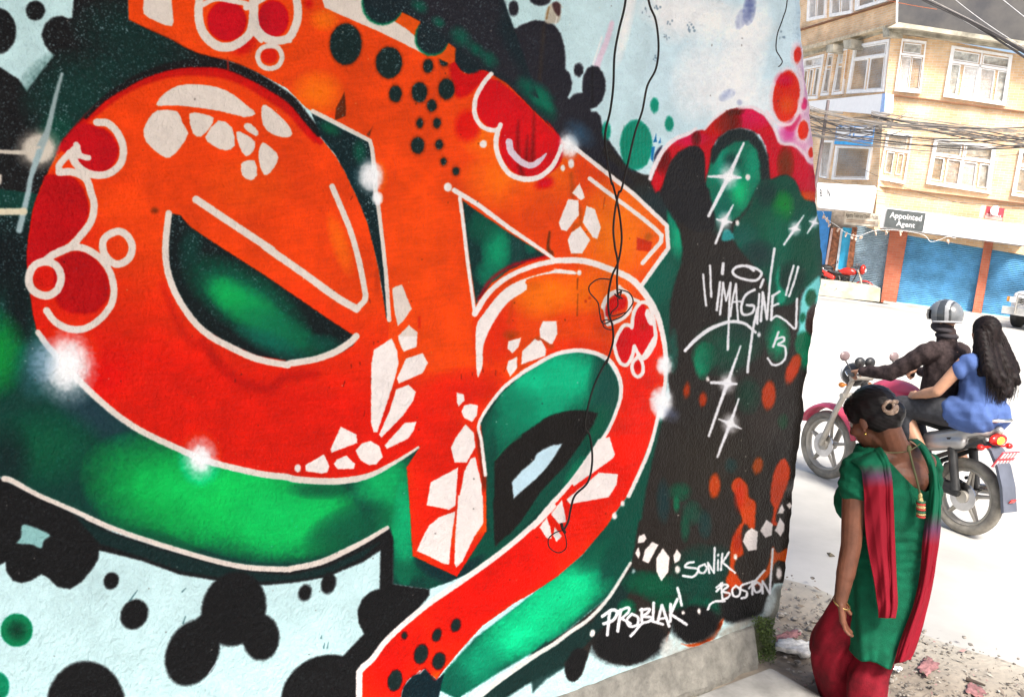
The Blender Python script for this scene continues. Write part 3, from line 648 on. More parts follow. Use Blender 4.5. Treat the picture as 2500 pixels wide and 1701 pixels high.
    for q, rx, ry in (('B 650,358', 38, 50), ('B 995,508', 31, 38), ('B 1303,535', 11.5, 16), ('B 1430,485', 11, 16), ('B 1048,760', 14.5, 20), ('B 1238,748', 18, 24), ('B 1450,722', 18.5, 25), ('B 1335,855', 11, 14.5), ('B 1243,997', 7.5, 11.5), ('B 1378,997', 8.5, 12.5), ('B 1228,1178', 15.5, 20), ('B 1398,1170', 9, 11.5), ('B 1433,1308', 6.5, 9), ('B 1531,1387', 7.5, 10)):
        c.dot(D1(q), rx + 3, ry + 3, (120, 50, 30), 9, 0, .6); c.dot(D1(q), rx, ry, DS, 4)
    for q, rx, ry, rot in (('K 1543,1000', 10.5, 16, 15), ('K 1393,1083', 10, 16, 20), ('K 1130,1088', 6.5, 8.5, 10), ('K 1265,1238', 16, 24, 15), ('K 1410,1293', 14.5, 21, 15), ('K 1050,1450', 17, 26, 15)):
        c.dot(D1(q), rx + 2.5, ry + 2.5, (150, 20, 22), 5, rot, .8); c.dot(D1(q), rx, ry, (24, 42, 42), 3.5, rot)
    c.poly(T('K 1090,1620 1120,1500 1200,1410 1260,1395 1300,1355 1330,1390 1390,1445 1450,1400 1400,1620'), (14, 36, 44), False, 4)
    c.line(T('K 1090,1600 1115,1500 1190,1410 1250,1390 1295,1350 1340,1400 1385,1445 1460,1330'), 3, (170, 24, 26), 3, .8)
    # beige band at the top with scallops
    c.poly(T('B 455,-600 460,0 480,62 650,140 900,250 1100,350 1250,430 1345,455 1240,380 1200,290 1120,215 1040,170 960,120 790,-20 700,-600'), BEI, False, 3)
    c.poly(T('B 1030,170 1080,90 1160,130 1240,175 1200,292 1120,225'), (232, 96, 40), False, 3.5)
    c.poly(T('B 1340,450 1400,420 1460,345 1530,395 1518,500 1470,520'), (236, 98, 44), False, 3.5)
    for q, rx, ry in (('B 945,20', 47, 51), ('B 1335,300', 38, 42)):
        x, y = D1(q); c.dot((x - 1.5, y + 2), rx + 2.5, ry + 2.5, (20, 130, 92), 5); c.dot((x, y), rx, ry, (24, 44, 50), 6)
    c.dot(D1('B 1640,440'), 37, 47, (26, 46, 50), 6)
    c.poly(T('B 790,-600 790,0 880,60 1020,150 1080,90 1160,130 1240,175 1215,300 1300,400 1400,410 1460,345 1530,395 1518,500 1570,560 1690,560 1780,575 1900,650 2200,800 1700,-600'), (28, 42, 48), False, 5)
    c.poly(T('B 1040,-600 1500,-600 1890,-50 1900,120 1860,240 2000,500 2150,760 1900,640 1500,330 1200,100'), PUR, False, 26, .9)
    for q, r in (('B 1230,50', 30), ('B 1560,300', 40), ('B 1790,480', 35), ('B 2100,700', 40), ('B 1380,180', 24), ('B 1680,400', 30)):
        c.glow(D1(q), r, r * .7, (22, 104, 84), .8, 40)
    # -- white work
    P = lambda s, col=BEI, w=0: c.poly(T(s), col, True, 3.2)
    Q = lambda s, col=BEI: c.poly(spline(T(s), True, 2), col, False, 3.2)
    Q('A 1165,-300 1165,0 1165,110 1270,175 1395,215 1405,120 1392,0 1395,-300')
    Q('A 1275,830 1330,760 1450,690 1620,682 1780,710 1900,770 2010,860 2075,920 1980,950 1780,900 1450,855 1290,860')
    for s in ('A 1280,893 1440,900 1480,990 1530,1080 1470,1190 1385,1278 1310,1260 1190,1150 1168,1050 1210,960', 'A 1535,920 1640,920 1735,955 1700,1040 1630,1108 1565,1080',
              'A 1770,975 1880,1030 1905,1180 1825,1220 1730,1180 1665,1110', 'A 1915,1070 1980,1080 2070,1150 2050,1230 1995,1268 1940,1190', 'A 1985,1000 2030,1000 2095,1065 2075,1105 1980,1040',
              'A 2120,870 2160,850 2260,930 2340,1010 2370,1080 2330,1115 2210,1090 2130,1010', 'A 2120,1160 2150,1160 2245,1240 2250,1310 2190,1400 2140,1415 2105,1340 2095,1230', 'A 1970,1310 2065,1300 2085,1420 2030,1462 1965,1420 1955,1350'):
        Q(s)
    Q('B 60,0 30,0 0,0 0,5') if False else None
    LW = lambda s, w, col=BEI, w2=None, soft=3.0: c.line(T(s), w, col, soft, w2=w2)
    # top bubble rings
    LW('A 1625,-100 1610,120 1650,270 1760,370 1880,375 1990,310 2040,240 2060,100 2060,-100', 20, w2=[24, 22, 24])
    LW('A 1640,40 1750,-10 1900,10 2000,30 2060,60', 13); LW('A 2000,60 2060,30 2160,-30', 16)
    LW('A 2060,120 2080,220 2150,300 2260,330 2360,290 B 260,150 255,0 220,-120', 21); LW('A 2045,250 2120,330', 12)
    c.line(T('A 2190,370 2260,390 2290,460 2260,530 2190,555 2120,530 2090,460 2120,395'), 13, BEI, 3, closed=True)
    c.line(T('B 200,330 90,330 30,330 0,330'), 10, BEI, 3)
    # e bubbles
    LW('A 790,990 880,1000 960,1080 1005,1200 985,1320 900,1400 790,1420 690,1390 620,1330 590,1280', 19)
    LW('A 490,1390 480,1340 560,1250 630,1190', 17); LW('A 480,1395 590,1395 700,1450 740,1560 D 765,300 740,430 660,540 560,640 430,700 370,740', 19)
    LW('A 610,1300 640,1360 700,1430', 17); LW('A 560,1240 640,1260 720,1280', 15); LW('A 620,1170 650,1260', 14)
    LW('D 420,700 560,645 680,650 800,720 880,820 920,950 910,1080 830,1200 700,1290 560,1300 440,1240 370,1150', 18)
    c.line(T('D 360,755 450,790 490,880 460,980 380,1030 290,1010 235,950 230,870 270,790'), 20, BEI, 3, closed=True)
    c.line(T('D 950,515 1030,545 1075,630 1050,730 960,780 880,740 835,660 850,570'), 19, BEI, 3, closed=True)
    c.dot(D1('D 360,890'), 22, 25, (216, 44, 36), 5)
    # long white strokes of the e
    LW('D 1595,255 1900,460 2200,660 E 0,640 300,850 560,1040 730,1140', 19); LW('E 535,150 620,350 690,530 750,750 790,950 800,1060 740,1130', 15)
    LW('D 1375,370 1350,600 1355,780 1400,950 1480,1110 1600,1270 1720,1370 G 1850,80 2080,185 2324,235 H 200,225 400,190 560,130 680,50 730,0', 17)
    LW('D 300,1325 380,1440 G 430,130 600,320 750,470 950,640 1150,770 1400,890 1650,1000 1900,1070 2150,1125 2324,1145 H 250,1165 450,1180 650,1175 850,1130 1050,1020 1230,900', 14, w2=[16, 16, 16, 17, 17, 6])
    c.line(T('G 30,1150 100,1170 300,1280 600,1410 900,1550 J 700,120 1000,240 1300,340 1700,460 2000,525 2324,545 K 200,540 450,490 700,380 850,300 990,212'), 15, BEI, 3, w2=[12, 12, 13, 14, 15, 10])
    # stem line
    c.line(T('B 380,900 600,1010 845,1140 862,1200 885,1400 890,1580 E 910,300 945,600 970,850 995,1230'), 11, BEI, 2.6, curve=False, w2=[10, 12, 10, 11])
    # arm bubbles
    LW('B 1805,600 1740,680 1680,800 1675,920 1720,1010 1790,1050 1860,1050 1880,1010', 12, WHI); LW('B 1860,1050 1845,1170 1880,1300 1960,1410 2080,1450 2200,1430 2300,1350 C 200,1250 225,1180', 13, WHI, w2=[13, 14, 13, 9])
    LW('B 1950,1150 1970,1230 2050,1310 2130,1340 2200,1300 2255,1245', 18, (224, 208, 220), [17, 16, 15, 5]); c.dot(D1('B 1745,1165'), 9, 10, WHI); c.dot(D1('C 235,1360'), 6, 8, WHI); c.dot(D1('C 305,1325'), 8, 11, WHI)
    # triangle outline, arm outline
    c.dot(D1('E 1470,155'), 10, 11, WHI); c.line(T('E 1520,180 1700,290 1950,480 2200,650 2324,740 F 170,740'), 13, WHI, 2.6, curve=False, w2=[12, 9, 10])
    c.line(T('E 1565,240 1590,420 1630,750 1690,1180'), 9, WHI, 2.6, curve=False)
    c.line(T('C 340,1200 820,1570 F 1090,465 1105,650 885,955'), 11, WHI, 2.6, curve=False)
    LW('F 460,85 600,190 820,350 960,460 1050,545', 11, WHI); c.line(T('F 1050,545 1045,600 895,770'), 11, WHI, 2.6, curve=False)
    # curl outlines
    LW('E 1690,1180 1800,1010 1950,880 2150,790 2324,750 F 200,745 400,750 600,810 800,900 930,1040 1020,1200 1070,1400 I 1080,120 1090,200', 15, WHI, [12, 14, 16, 17, 13, 12])
    LW('I 1085,200 1075,400 1010,660 940,900 840,1130 765,1290', 10, WHI); c.dot(D1('I 718,1350'), 5, 7, WHI); c.dot(D1('I 655,1450'), 6, 9, WHI)
    c.poly(spline(T('E 1700,1580 1700,1290 1760,1180 1900,1000 2060,900 2324,820 F 150,810 320,830 325,860 150,850 -60,900 E 2100,980 1950,1090 1830,1270 1760,1440 1755,1580 H 1730,310 1712,330'), True, 3), WHI, False, 3); c.dot(D1('F 362,845'), 6, 7, WHI)
    c.line(T('H 1770,1120 1740,850 1725,695 1890,450 2040,320 2158,240 I 180,140 350,110 500,135 620,205 690,330 705,430 690,530 630,690 560,820 300,1190 140,1370 0,1540 K 2324,30 2150,190 1900,400 1550,665 1300,850 1000,1110 870,1270 770,1360 755,1450 750,1900'), 9, WHI, 2.8, w2=[8, 10, 10, 11, 10, 8, 12, 13, 14, 14, 16, 16])
    LW('K 1730,1580 1900,1440 2150,1250 2324,1140 L 300,1040 450,940 620,760 785,490', 14, (220, 220, 216), [12, 11, 10, 9, 7])
    # small flower of bubbles on the curl
    c.line(T('F 560,1120 600,1040 680,1000 760,1010 790,1090 770,1170 690,1230 600,1260'), 12, WHI, 3)
    c.line(T('F 700,960 800,1050 860,1080'), 9, WHI, 3); c.line(T('F 560,1100 580,1180 590,1250'), 8, WHI, 3)
    c.poly(T('F 810,1260 830,1150 890,1100 930,1150 980,1270 985,1400 920,1520 840,1450 820,1430 760,1580 700,1560 660,1440 700,1320 770,1290'), (220, 36, 42), True, 5); c.glow(D1('F 900,1290'), 14, 14, (190, 60, 52), .8)
    c.line(T('F 800,1290 820,1170 880,1090 950,1110 985,1230 1000,1380 960,1480 900,1540 850,1500 825,1450'), 10, WHI, 3); c.line(T('F 800,1280 740,1270 690,1330 650,1420 I 650,80 690,200 750,230 800,160 820,80'), 10, WHI, 3)
    c.poly(T('F 920,1150 950,1150 985,1260 950,1270 915,1200'), WHI, True, 3); c.line(T('I 850,150 890,170 1000,0'), 10, WHI, 3); c.line(T('I 850,160 800,230 810,300 850,325 890,290 885,220 860,165'), 10, WHI, 3)
    c.dot(D1('I 845,240'), 9, 12, (216, 44, 44), 4)
    c.poly(T('F 690,1020 760,1060 745,1130 670,1160 590,1200 580,1130 620,1060'), (214, 40, 46), True, 6, .9)
    c.line(T('F 560,1120 600,1040 680,1000 760,1010 790,1090 770,1170 690,1230 600,1260'), 9, WHI, 3)
    # scale plates
    for s in ('E 1020,970 1100,940 1140,1040 1180,1140 1110,1240 1065,1280 1040,1180 1025,1060', 'E 1155,1270 1225,1330 1215,1450 1110,1485 1080,1430 1065,1360'):
        c.poly(T(s), (228, 216, 208), False, 3)
    for s in ('H 1015,15 1060,120 1070,220 1040,350 960,600 905,780 875,780 850,700 850,230 870,110', 'H 1070,0 1220,0 1215,80 1110,125', 'H 1265,135 1310,215 1265,300 1070,385 1055,340 1130,180', 'H 1150,390 1210,450 1190,520 1110,640 935,825 915,800 1000,600 1050,430', 'H 1215,690 1195,760 1150,830 980,915 960,885 1120,700',
              'H 610,735 740,800 745,870 540,950 530,920', 'H 480,960 525,1060 505,1110 460,1120 330,1100 325,1050', 'H 850,850 920,890 950,980 900,1040 840,1050 770,1010 730,930 780,870', 'H 660,970 730,1040 720,1080 590,1085 555,1040 580,1005',
              'H 1540,455 1600,470 1605,520 1555,570 1540,530', 'H 1650,545 1715,560 1705,640 1665,695 1600,660 1578,610 1600,560', 'H 1610,710 1680,780 1690,900 1620,1020 1520,1020 1490,900 1530,820', 'H 1550,1060 1530,1370 1480,1405 1300,1370 1330,1180', 'H 1690,975 1740,1200 1755,1500 1640,1650 1550,1640 1560,1300 1600,1090 1650,990',
              'K 1550,-60 1750,-60 1750,170 1680,280 1590,480 1540,530 1525,500 1530,250', 'K 1530,70 1500,300 1485,505 1440,500 1300,430 1225,400 1260,310 1320,190 1400,120'):
        c.poly(T(s), WHI, False, 3)
    for q in ('H 265,1075',): c.dot(D1(q), 8, 10, WHI)
    for s in ('E 2230,1235 2350,1235 F 180,1240 188,1340 150,1420 130,1420 50,1370 45,1300', 'E 2170,1380 2260,1480 2250,1520 2060,1590 2070,1480', 'E 2060,1370 2040,1450 1990,1500 1950,1460 1960,1400', 'H 2030,165 2030,260 1975,330 1945,260 1960,200',
              'F 375,120 420,240 380,262 310,200', 'F 275,248 365,260 365,380 260,510 215,500 195,440', 'F 430,305 500,330 550,480 520,575 480,560 395,440', 'F 375,470 460,580 390,690 295,690 268,580 300,520',
              'I 610,810 655,950 640,985 330,1215 300,1180 520,830', 'I 530,1100 680,1110 670,1200 610,1300 300,1360 270,1320', 'I 235,1320 270,1500 210,1520 145,1440', 'L 110,120 140,200 150,290 110,290 50,200', 'L 175,200 235,270 190,320 160,270',
              'L 895,250 915,290 890,320 840,325 850,270', 'L 960,315 1010,340 930,490 880,470 900,380', 'L 850,360 865,420 850,450 820,410', 'L 1045,365 1100,440 1090,560 1035,635 995,560 990,450', 'L 1160,375 1195,420 1180,470 1140,490 1130,430',
              'L 1785,210 1835,240 1825,390 1760,400 1715,320 1740,250', 'L 1900,140 1950,180 1940,270 1890,290 1850,230', 'L 2005,125 2040,170 2040,230 2010,275 1965,230', 'L 2020,10 2040,60 2030,90 1985,90', 'L 2085,0 2105,30 2080,55 2060,20'):
        c.poly(T(s), WHI, False, 3)
    c.poly(T('F 0,1400 60,1390 105,1470 30,1510 -10,1500'), WHI, False, 3)
    c.dot(D1('L 1165,540'), 6.5, 9, WHI); c.dot(D1('L 810,555'), 4, 5, (150, 170, 170), 4, 30); c.dot(D1('L 1998,577'), 6.5, 14, WHI); c.dot(D1('L 478,1055'), 6.5, 9, WHI, rot=20); c.dot(D1('L 1212,890'), 4, 5, WHI); c.dot(D1('L 1342,878'), 4.5, 7, WHI); c.dot(D1('L 1655,447'), 5, 7.5, WHI)
    # green bubbles on the pale ground
    TG = (26, 152, 126)
    c.dot(D1('C 840,1175'), 39, 61, TG, 5); c.dot(D1('C 987,853'), 10, 18, TG, 5); c.dot(D1('C 1107,1003'), 10.5, 18, TG, 5); c.dot(D1('C 600,1060'), 11, 22, TG, 6)
    for k in range(7): c.line(T('C %d,1020 %d,1200 %d,1330' % (740 + k * 30, 735 + k * 30, 745 + k * 30)), 2, (30, 120, 90), 3, .5)
    c.poly(T('C 1000,1080 1005,1150 980,1150'), (30, 110, 170), False, 3); c.poly(T('C 1035,1120 1040,1160 1020,1160'), (40, 120, 190), False, 3); c.poly(T('C 965,1190 990,1190 975,1310 960,1290'), (40, 130, 190), False, 3)
    c.poly(T('C 990,1250 1050,1180 1010,1310 985,1340'), (46, 50, 78), True, 5)
    LW('C 955,1450 980,1370 1050,1230 1150,1130 1270,1080 1330,1040', 9, (244, 236, 240), [12, 11, 10, 6], 4); c.line(T('C 1400,1050 1480,960 1570,900'), 5, (244, 232, 236), 5)
    # glints
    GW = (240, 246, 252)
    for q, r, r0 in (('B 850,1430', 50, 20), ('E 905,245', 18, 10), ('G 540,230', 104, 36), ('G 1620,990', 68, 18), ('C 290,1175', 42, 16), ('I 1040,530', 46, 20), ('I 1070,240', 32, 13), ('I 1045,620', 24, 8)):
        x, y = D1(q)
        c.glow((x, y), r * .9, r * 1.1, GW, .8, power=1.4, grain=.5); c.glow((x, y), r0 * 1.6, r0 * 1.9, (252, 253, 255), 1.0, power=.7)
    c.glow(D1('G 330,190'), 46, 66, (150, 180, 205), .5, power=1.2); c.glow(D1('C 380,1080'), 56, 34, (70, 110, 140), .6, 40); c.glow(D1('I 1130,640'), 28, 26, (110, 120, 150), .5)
    def star(q, ax, ay, bx, by, w, g, col=(240, 240, 244)):
        x, y = D1(q); a = T(ax)[0]; b = T(ay)[0]; d = T(bx)[0]; e_ = T(by)[0]
        c.glow((x, y), g * 1.5, g * 1.8, col, .85, power=1.6)
        c.line([a, (x, y), b], w * .6, col, 3.2, 1, w2=[w * 1.3, w * .9], curve=False); c.line([d, (x, y), e_], w * .6, col, 3.2, 1, w2=[w * 1.4, w * .6], curve=False)
        c.glow((x, y), g * .6, g * .6, (250, 250, 252), 1, power=.6)
    star('C 1600,1430', 'C 1725,1160', 'F 1430,385', 'C 1430,1430', 'C 1700,1440', 9, 24); c.dot(D1('C 1757,1437'), 6, 8, WHI)
    star('F 1560,430', 'F 1635,300', 'F 1485,610', 'F 1495,415', 'F 1620,440', 7, 17); c.dot(D1('F 1668,445'), 5, 7, WHI)
    star('F 2125,490', 'F 2195,385', 'F 2045,620', 'F 2080,490', 'F 2165,500', 5.5, 13); star('F 2280,440', 'F 2310,380', 'F 2225,525', 'F 2240,430', 'F 2315,450', 4.5, 10)
    star('I 1585,380', 'I 1688,80', 'I 1440,810', 'I 1455,375', 'I 1655,390', 7, 19); c.dot(D1('I 1428,350'), 4, 6, WHI)
    star('I 1610,710', 'I 1675,510', 'I 1510,980', 'I 1520,675', 'I 1695,750', 7, 19)
    c.line(T('I 1455,378 1550,382 1655,388'), 7, (240, 240, 244), 3, w2=5)
    # big beige star at the left
    SB = (216, 208, 196)
    c.glow(D1('A 310,1210'), 68, 62, SB, .85, power=1.3); c.dot(D1('A 315,1205'), 38, 34, SB, 12)
    c.line(T('A 505,600 450,800 390,1050 330,1190'), 8, (170, 186, 188), 5, .95, w2=[11, 15, 20]); c.line(T('A 310,1210 170,1235 -200,1215'), 16, SB, 4, w2=[11, 9])
    c.line(T('A 320,1230 250,1430 D 220,220 150,500'), 17, (168, 188, 192), 5, w2=[13, 14, 16]); c.line(T('D -300,345 -10,352 190,350'), 17, (222, 214, 190), 4)
    c.poly(T('D -60,60 0,50 10,80 0,130 -60,140'), SB, True, 5)
    # -- lettering
    WL = (234, 234, 238)
    def let(s, w=7, col=WL): c.line(T(s), w, col, 2.6, curve=False)
    def cur(s, w=7, w2=None): c.line(T(s), w, WL, 2.6, w2=w2)
    let('F 1385,860 1395,980 1410,1115', 5.5); let('F 1440,790 1450,1040', 6); let('F 1548,775 1540,855', 8)
    let('F 1522,925 1495,1150', 6.5); let('F 1547,930 1522,1185', 6); let('F 1545,930 1570,1075 1607,935', 5.5); let('F 1608,930 1598,1080 1585,1470', 6); let('F 1652,940 1622,1070 1605,1200', 5.5); let('F 1652,940 1658,1080 1668,1240', 5.5); let('F 1625,1085 1690,1080', 5)
    cur('F 1805,985 1730,1030 1695,1120 1710,1185 1780,1175 1800,1120 1740,1110', 7); let('F 1880,905 1855,965', 7); let('F 1845,1020 1825,1260', 6); let('F 1875,1010 1855,1240', 6.5); let('F 1875,1010 1905,1220', 6.5); let('F 1970,655 1940,860 1905,1225', 6.5, WL)
    let('F 1955,1040 1940,1230', 7); let('F 1950,1040 2010,1000', 6); let('F 1945,1120 2000,1100', 6); let('F 1830,1130 1790,1300 1750,1580 I 1745,290', 7)
    c.line(T('F 1740,790 1830,820 1865,860 1820,910 1740,905 1660,880 1625,840 1660,800 1740,795 1800,830'), 7, WL, 2.6)
    cur('F 1245,1480 1330,1390 1450,1300 1600,1245 1720,1260 1810,1330', 8, [10, 9, 8, 7]); let('F 2120,790 2095,880 2060,1030', 5.5); let('F 2155,800 2130,900 2085,1040', 5.5); c.dot(D1('F 1838,1350'), 4.5, 6, WL)
    cur('F 1945,1225 1990,1200 2060,1240 2130,1300 2140,1200 2145,1060', 6); let('F 1998,1330 1955,1450', 6); cur('F 1985,1385 2035,1370 2040,1400 1995,1430 2050,1450 2050,1540 2000,1590 1945,1590 1910,1540', 6)
    let('I 1585,0 1590,100', 5)
    # SONIK
    cur('L 1300,480 1250,490 1230,520 1330,535 1330,565 1290,600 1210,590', 6); cur('L 1395,500 1345,520 1345,560 1385,570 1410,530 1390,500', 6); let('L 1430,570 1420,490 1470,570 1480,370', 6); let('L 1508,470 1505,550', 6); c.dot(D1('L 1508,430'), 3.5, 4, WL); let('L 1545,420 1530,550', 6); let('L 1600,410 1545,490 1650,575', 6)
    # BOSTON
    let('L 1530,660 1540,800', 6); cur('L 1490,720 1550,670 1590,680 1540,720 1600,740 1590,770 1540,790', 6); cur('L 1655,680 1625,710 1635,760 1680,760 1690,710 1655,680', 6); cur('L 1750,660 1700,680 1700,710 1745,730 1740,770 1700,780', 6); let('L 1765,700 1885,555', 6); let('L 1790,650 1790,750', 6); let('L 1750,660 1810,640', 6); cur('L 1830,650 1800,680 1815,730 1850,720 1860,680 1830,650', 6); let('L 1870,740 1870,640 1925,740 1950,380', 6); let('L 1490,690 1540,655', 6)
    cur('L 1560,800 1490,800 1440,820 1415,865', 6)
    # PROBLAK
    let('L 620,880 600,1070', 8); cur('L 560,920 640,870 680,890 650,950 570,980', 8); let('L 710,870 685,1040', 8); cur('L 690,880 770,850 770,890 700,950', 7); let('L 720,940 790,980', 7); cur('L 800,900 760,950 780,1000 840,990 850,930 800,900', 7); let('L 880,860 880,960', 7); cur('L 870,870 940,860 930,890 890,920 960,930 940,960 880,980 830,1040 790,1080', 7); let('L 975,810 970,960 1050,985', 7); let('L 1010,960 1040,830 1100,1000', 7.5); let('L 1020,940 1080,930', 6); let('L 1110,820 1110,960', 7); let('L 1165,780 1110,900 1240,985', 7.5)
    let('L 1165,690 1180,740 1200,830', 7)
    # -- film over everything: fine grain, faint flow of the roller, grime near the foot
    g = (vnoise(MH, MW, 1.6) - .5) * .035 + (c.cloud - .5) * .06 + (vnoise(MH, MW, 9) - .5) * .035
    c.px *= (1 + g)[..., None]
    st = vnoise(MH, MW, 5); 
    foot = np.clip((full[5] - 1500) / 500, 0, 1) * np.clip((full[4] - 1200) / 300, 0, 1)
    c.px = c.px * (1 - (foot * .25 * st)[..., None])
    # brush and roller drag in the reds and greens, running slightly downhill
    sh_ = vnoise(MH, MW // 9 + 2, 2.2)
    ix = np.clip(np.arange(MW) // 9, 0, sh_.shape[1] - 2); fx_ = ((np.arange(MW) % 9) / 9)[None, :]
    yy = (np.arange(MH)[:, None] + (np.arange(MW)[None, :] * .12).astype(int)) % MH
    drag = sh_[yy, ix[None, :]] * (1 - fx_) + sh_[yy, ix[None, :] + 1] * fx_ - .5
    sat = np.clip((c.px.max(-1) - c.px.min(-1)) * 2 - .3, 0, 1)
    c.px *= (1 + sat * (drag * .06 + (c.cloud - .5) * .12))[..., None]
    # pale specks painted over the dark coats as glints off the rough cast
    glint_specks = np.clip((vnoise(MH, MW, 1.5) * .6 + vnoise(MH, MW, 2.6) * .4 - .66) / .12, 0, 1)
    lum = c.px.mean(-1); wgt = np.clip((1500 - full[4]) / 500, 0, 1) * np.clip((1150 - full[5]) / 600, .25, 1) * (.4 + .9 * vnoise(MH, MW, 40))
    glint_specks = glint_specks * wgt * np.clip((.40 - lum) / .2, 0, 1) * .85
    c.px += (np.array((.50, .58, .60), np.float32) - c.px) * glint_specks[..., None]
    # brush chips
    for k in range(260):
        x, y = _rng.uniform(-200, 1950), _rng.uniform(-100, 1600)
        if _rng.random() < .5: c.dot((x, y), .8 + _rng.random(), .8 + _rng.random(), (226, 222, 214), 2, op=.7)
        else: c.dot((x, y), .8 + _rng.random() * 1.3, .8 + _rng.random() * 1.6, (60, 52, 48), 2, op=.6)
    return np.clip(c.px, 0, 1)
# ---------------------------------------------------------------- the painted wall
WA = on_z(1345, 1701, .17); WB = on_z(1830, 1529, .17)
WD = (WB - WA) / np.linalg.norm(WB - WA); WN = np.array((WD[1], -WD[0], 0))      # along the wall, and out of it towards the street
UPZ = np.array((0, 0, 1.))
def wall_sz(x, y):
    q = on_plane(x, y, WA, WN); return float((q - WA) @ WD), float(q[2])
def wall_pt(s, z, out=0.0): return WA * (1, 1, 0) + WD * s + WN * out + UPZ * z
TS0, TS1, TZ0, TZ1, TR = -2.35, 1.75, .0, 3.4, 620


def bake_mural():
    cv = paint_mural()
    nw, nh = int((TS1 - TS0) * TR), int((TZ1 - TZ0) * TR)
    s = (np.arange(nw, dtype=np.float32) + .5) / TR + TS0; z = (np.arange(nh, dtype=np.float32) + .5) / TR + TZ0
    # tracing position of every point of the wall (the painter's grid)
    px = (WA[0] + WD[0] * s)[None, :]; py = (WA[1] + WD[1] * s)[None, :]; pz = z[:, None] - CZ
    dep = py * _f[1] + pz * _f[2]
    x = PW / 2 + PF * (px * _R[0] + py * _R[1] + pz * _R[2]) / dep
    y = PH / 2 - PF * (px * _U[0] + py * _U[1] + pz * _U[2]) / dep
    u = np.clip((x - MX0) * MS - .5, 0, MW - 1.001); v = np.clip((y - MY0) * MS - .5, 0, MH - 1.001)
    ui = u.astype(np.int32); vi = v.astype(np.int32); fu = (u - ui)[..., None]; fv = (v - vi)[..., None]
    t = (cv[vi, ui] * (1 - fu) + cv[vi, ui + 1] * fu) * (1 - fv) + (cv[vi + 1, ui] * (1 - fu) + cv[vi + 1, ui + 1] * fu) * fv
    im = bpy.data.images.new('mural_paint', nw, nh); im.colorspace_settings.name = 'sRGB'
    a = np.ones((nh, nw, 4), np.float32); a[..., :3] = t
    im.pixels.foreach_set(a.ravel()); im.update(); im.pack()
    return im


def mural_material():
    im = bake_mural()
    m = bpy.data.materials.new('sprayed_paint'); m.use_nodes = True; nt = m.node_tree; b = nt.nodes['Principled BSDF']
    N = nt.nodes.new; Lk = nt.links.new
    t = N('ShaderNodeTexImage'); t.image = im; t.extension = 'EXTEND'; t.interpolation = 'Cubic'
    g = N('ShaderNodeGamma'); g.inputs[1].default_value = 1.12
    hs = N('ShaderNodeHueSaturation'); hs.inputs['Value'].default_value = .90; hs.inputs['Saturation'].default_value = 1.07
    Lk(t.outputs[0], g.inputs[0]); Lk(g.outputs[0], hs.inputs['Color']); Lk(hs.outputs[0], b.inputs['Base Color'])
    tc = N('ShaderNodeTexCoord')
    n1 = N('ShaderNodeTexNoise'); n1.inputs['Scale'].default_value = 95; n1.inputs['Detail'].default_value = 3; n1.inputs['Roughness'].default_value = .55
    n2 = N('ShaderNodeTexNoise'); n2.inputs['Scale'].default_value = 9; n2.inputs['Detail'].default_value = 5
    mp = N('ShaderNodeMapping'); mp.inputs['Scale'].default_value = (1, 1, .8)
    Lk(tc.outputs['Object'], mp.inputs['Vector']); Lk(mp.outputs[0], n1.inputs['Vector']); Lk(tc.outputs['Object'], n2.inputs['Vector'])
    b1 = N('ShaderNodeBump'); b1.inputs['Strength'].default_value = .75; b1.inputs['Distance'].default_value = .012
    b2 = N('ShaderNodeBump'); b2.inputs['Strength'].default_value = .35; b2.inputs['Distance'].default_value = .05
    Lk(n2.outputs[0], b2.inputs['Height']); Lk(n1.outputs[0], b1.inputs['Height']); Lk(b2.outputs[0], b1.inputs['Normal']); Lk(b1.outputs[0], b.inputs['Normal'])
    mr = N('ShaderNodeMapRange'); mr.inputs[3].default_value = .3; mr.inputs[4].default_value = .55; Lk(n2.outputs[0], mr.inputs[0]); Lk(mr.outputs[0], b.inputs['Roughness'])
    b.inputs['Specular IOR Level'].default_value = .1
    return m


EDGE = [(1958, -420), (1957, 0), (1960, 70), (1964, 130), (1972, 211), (1981, 271), (1988, 350), (1992, 400), (1997, 498), (2006, 568), (2011, 620), (2012, 671), (2009, 694), (2001, 725), (1992, 778), (1982, 845), (1974, 904), (1964, 959), (1964, 985), (1968, 1005), (1960, 1045), (1953, 1100), (1947, 1143), (1939, 1210), (1932, 1300), (1921, 1394), (1914, 1436), (1905, 1487), (1896, 1512), (1890, 1560), (1886, 1640)]
_e = sorted([wall_sz(*p)[::-1] for p in EDGE]); EZ = [p[0] for p in _e]; ES = [p[1] for p in _e]
WTOP = 3.25


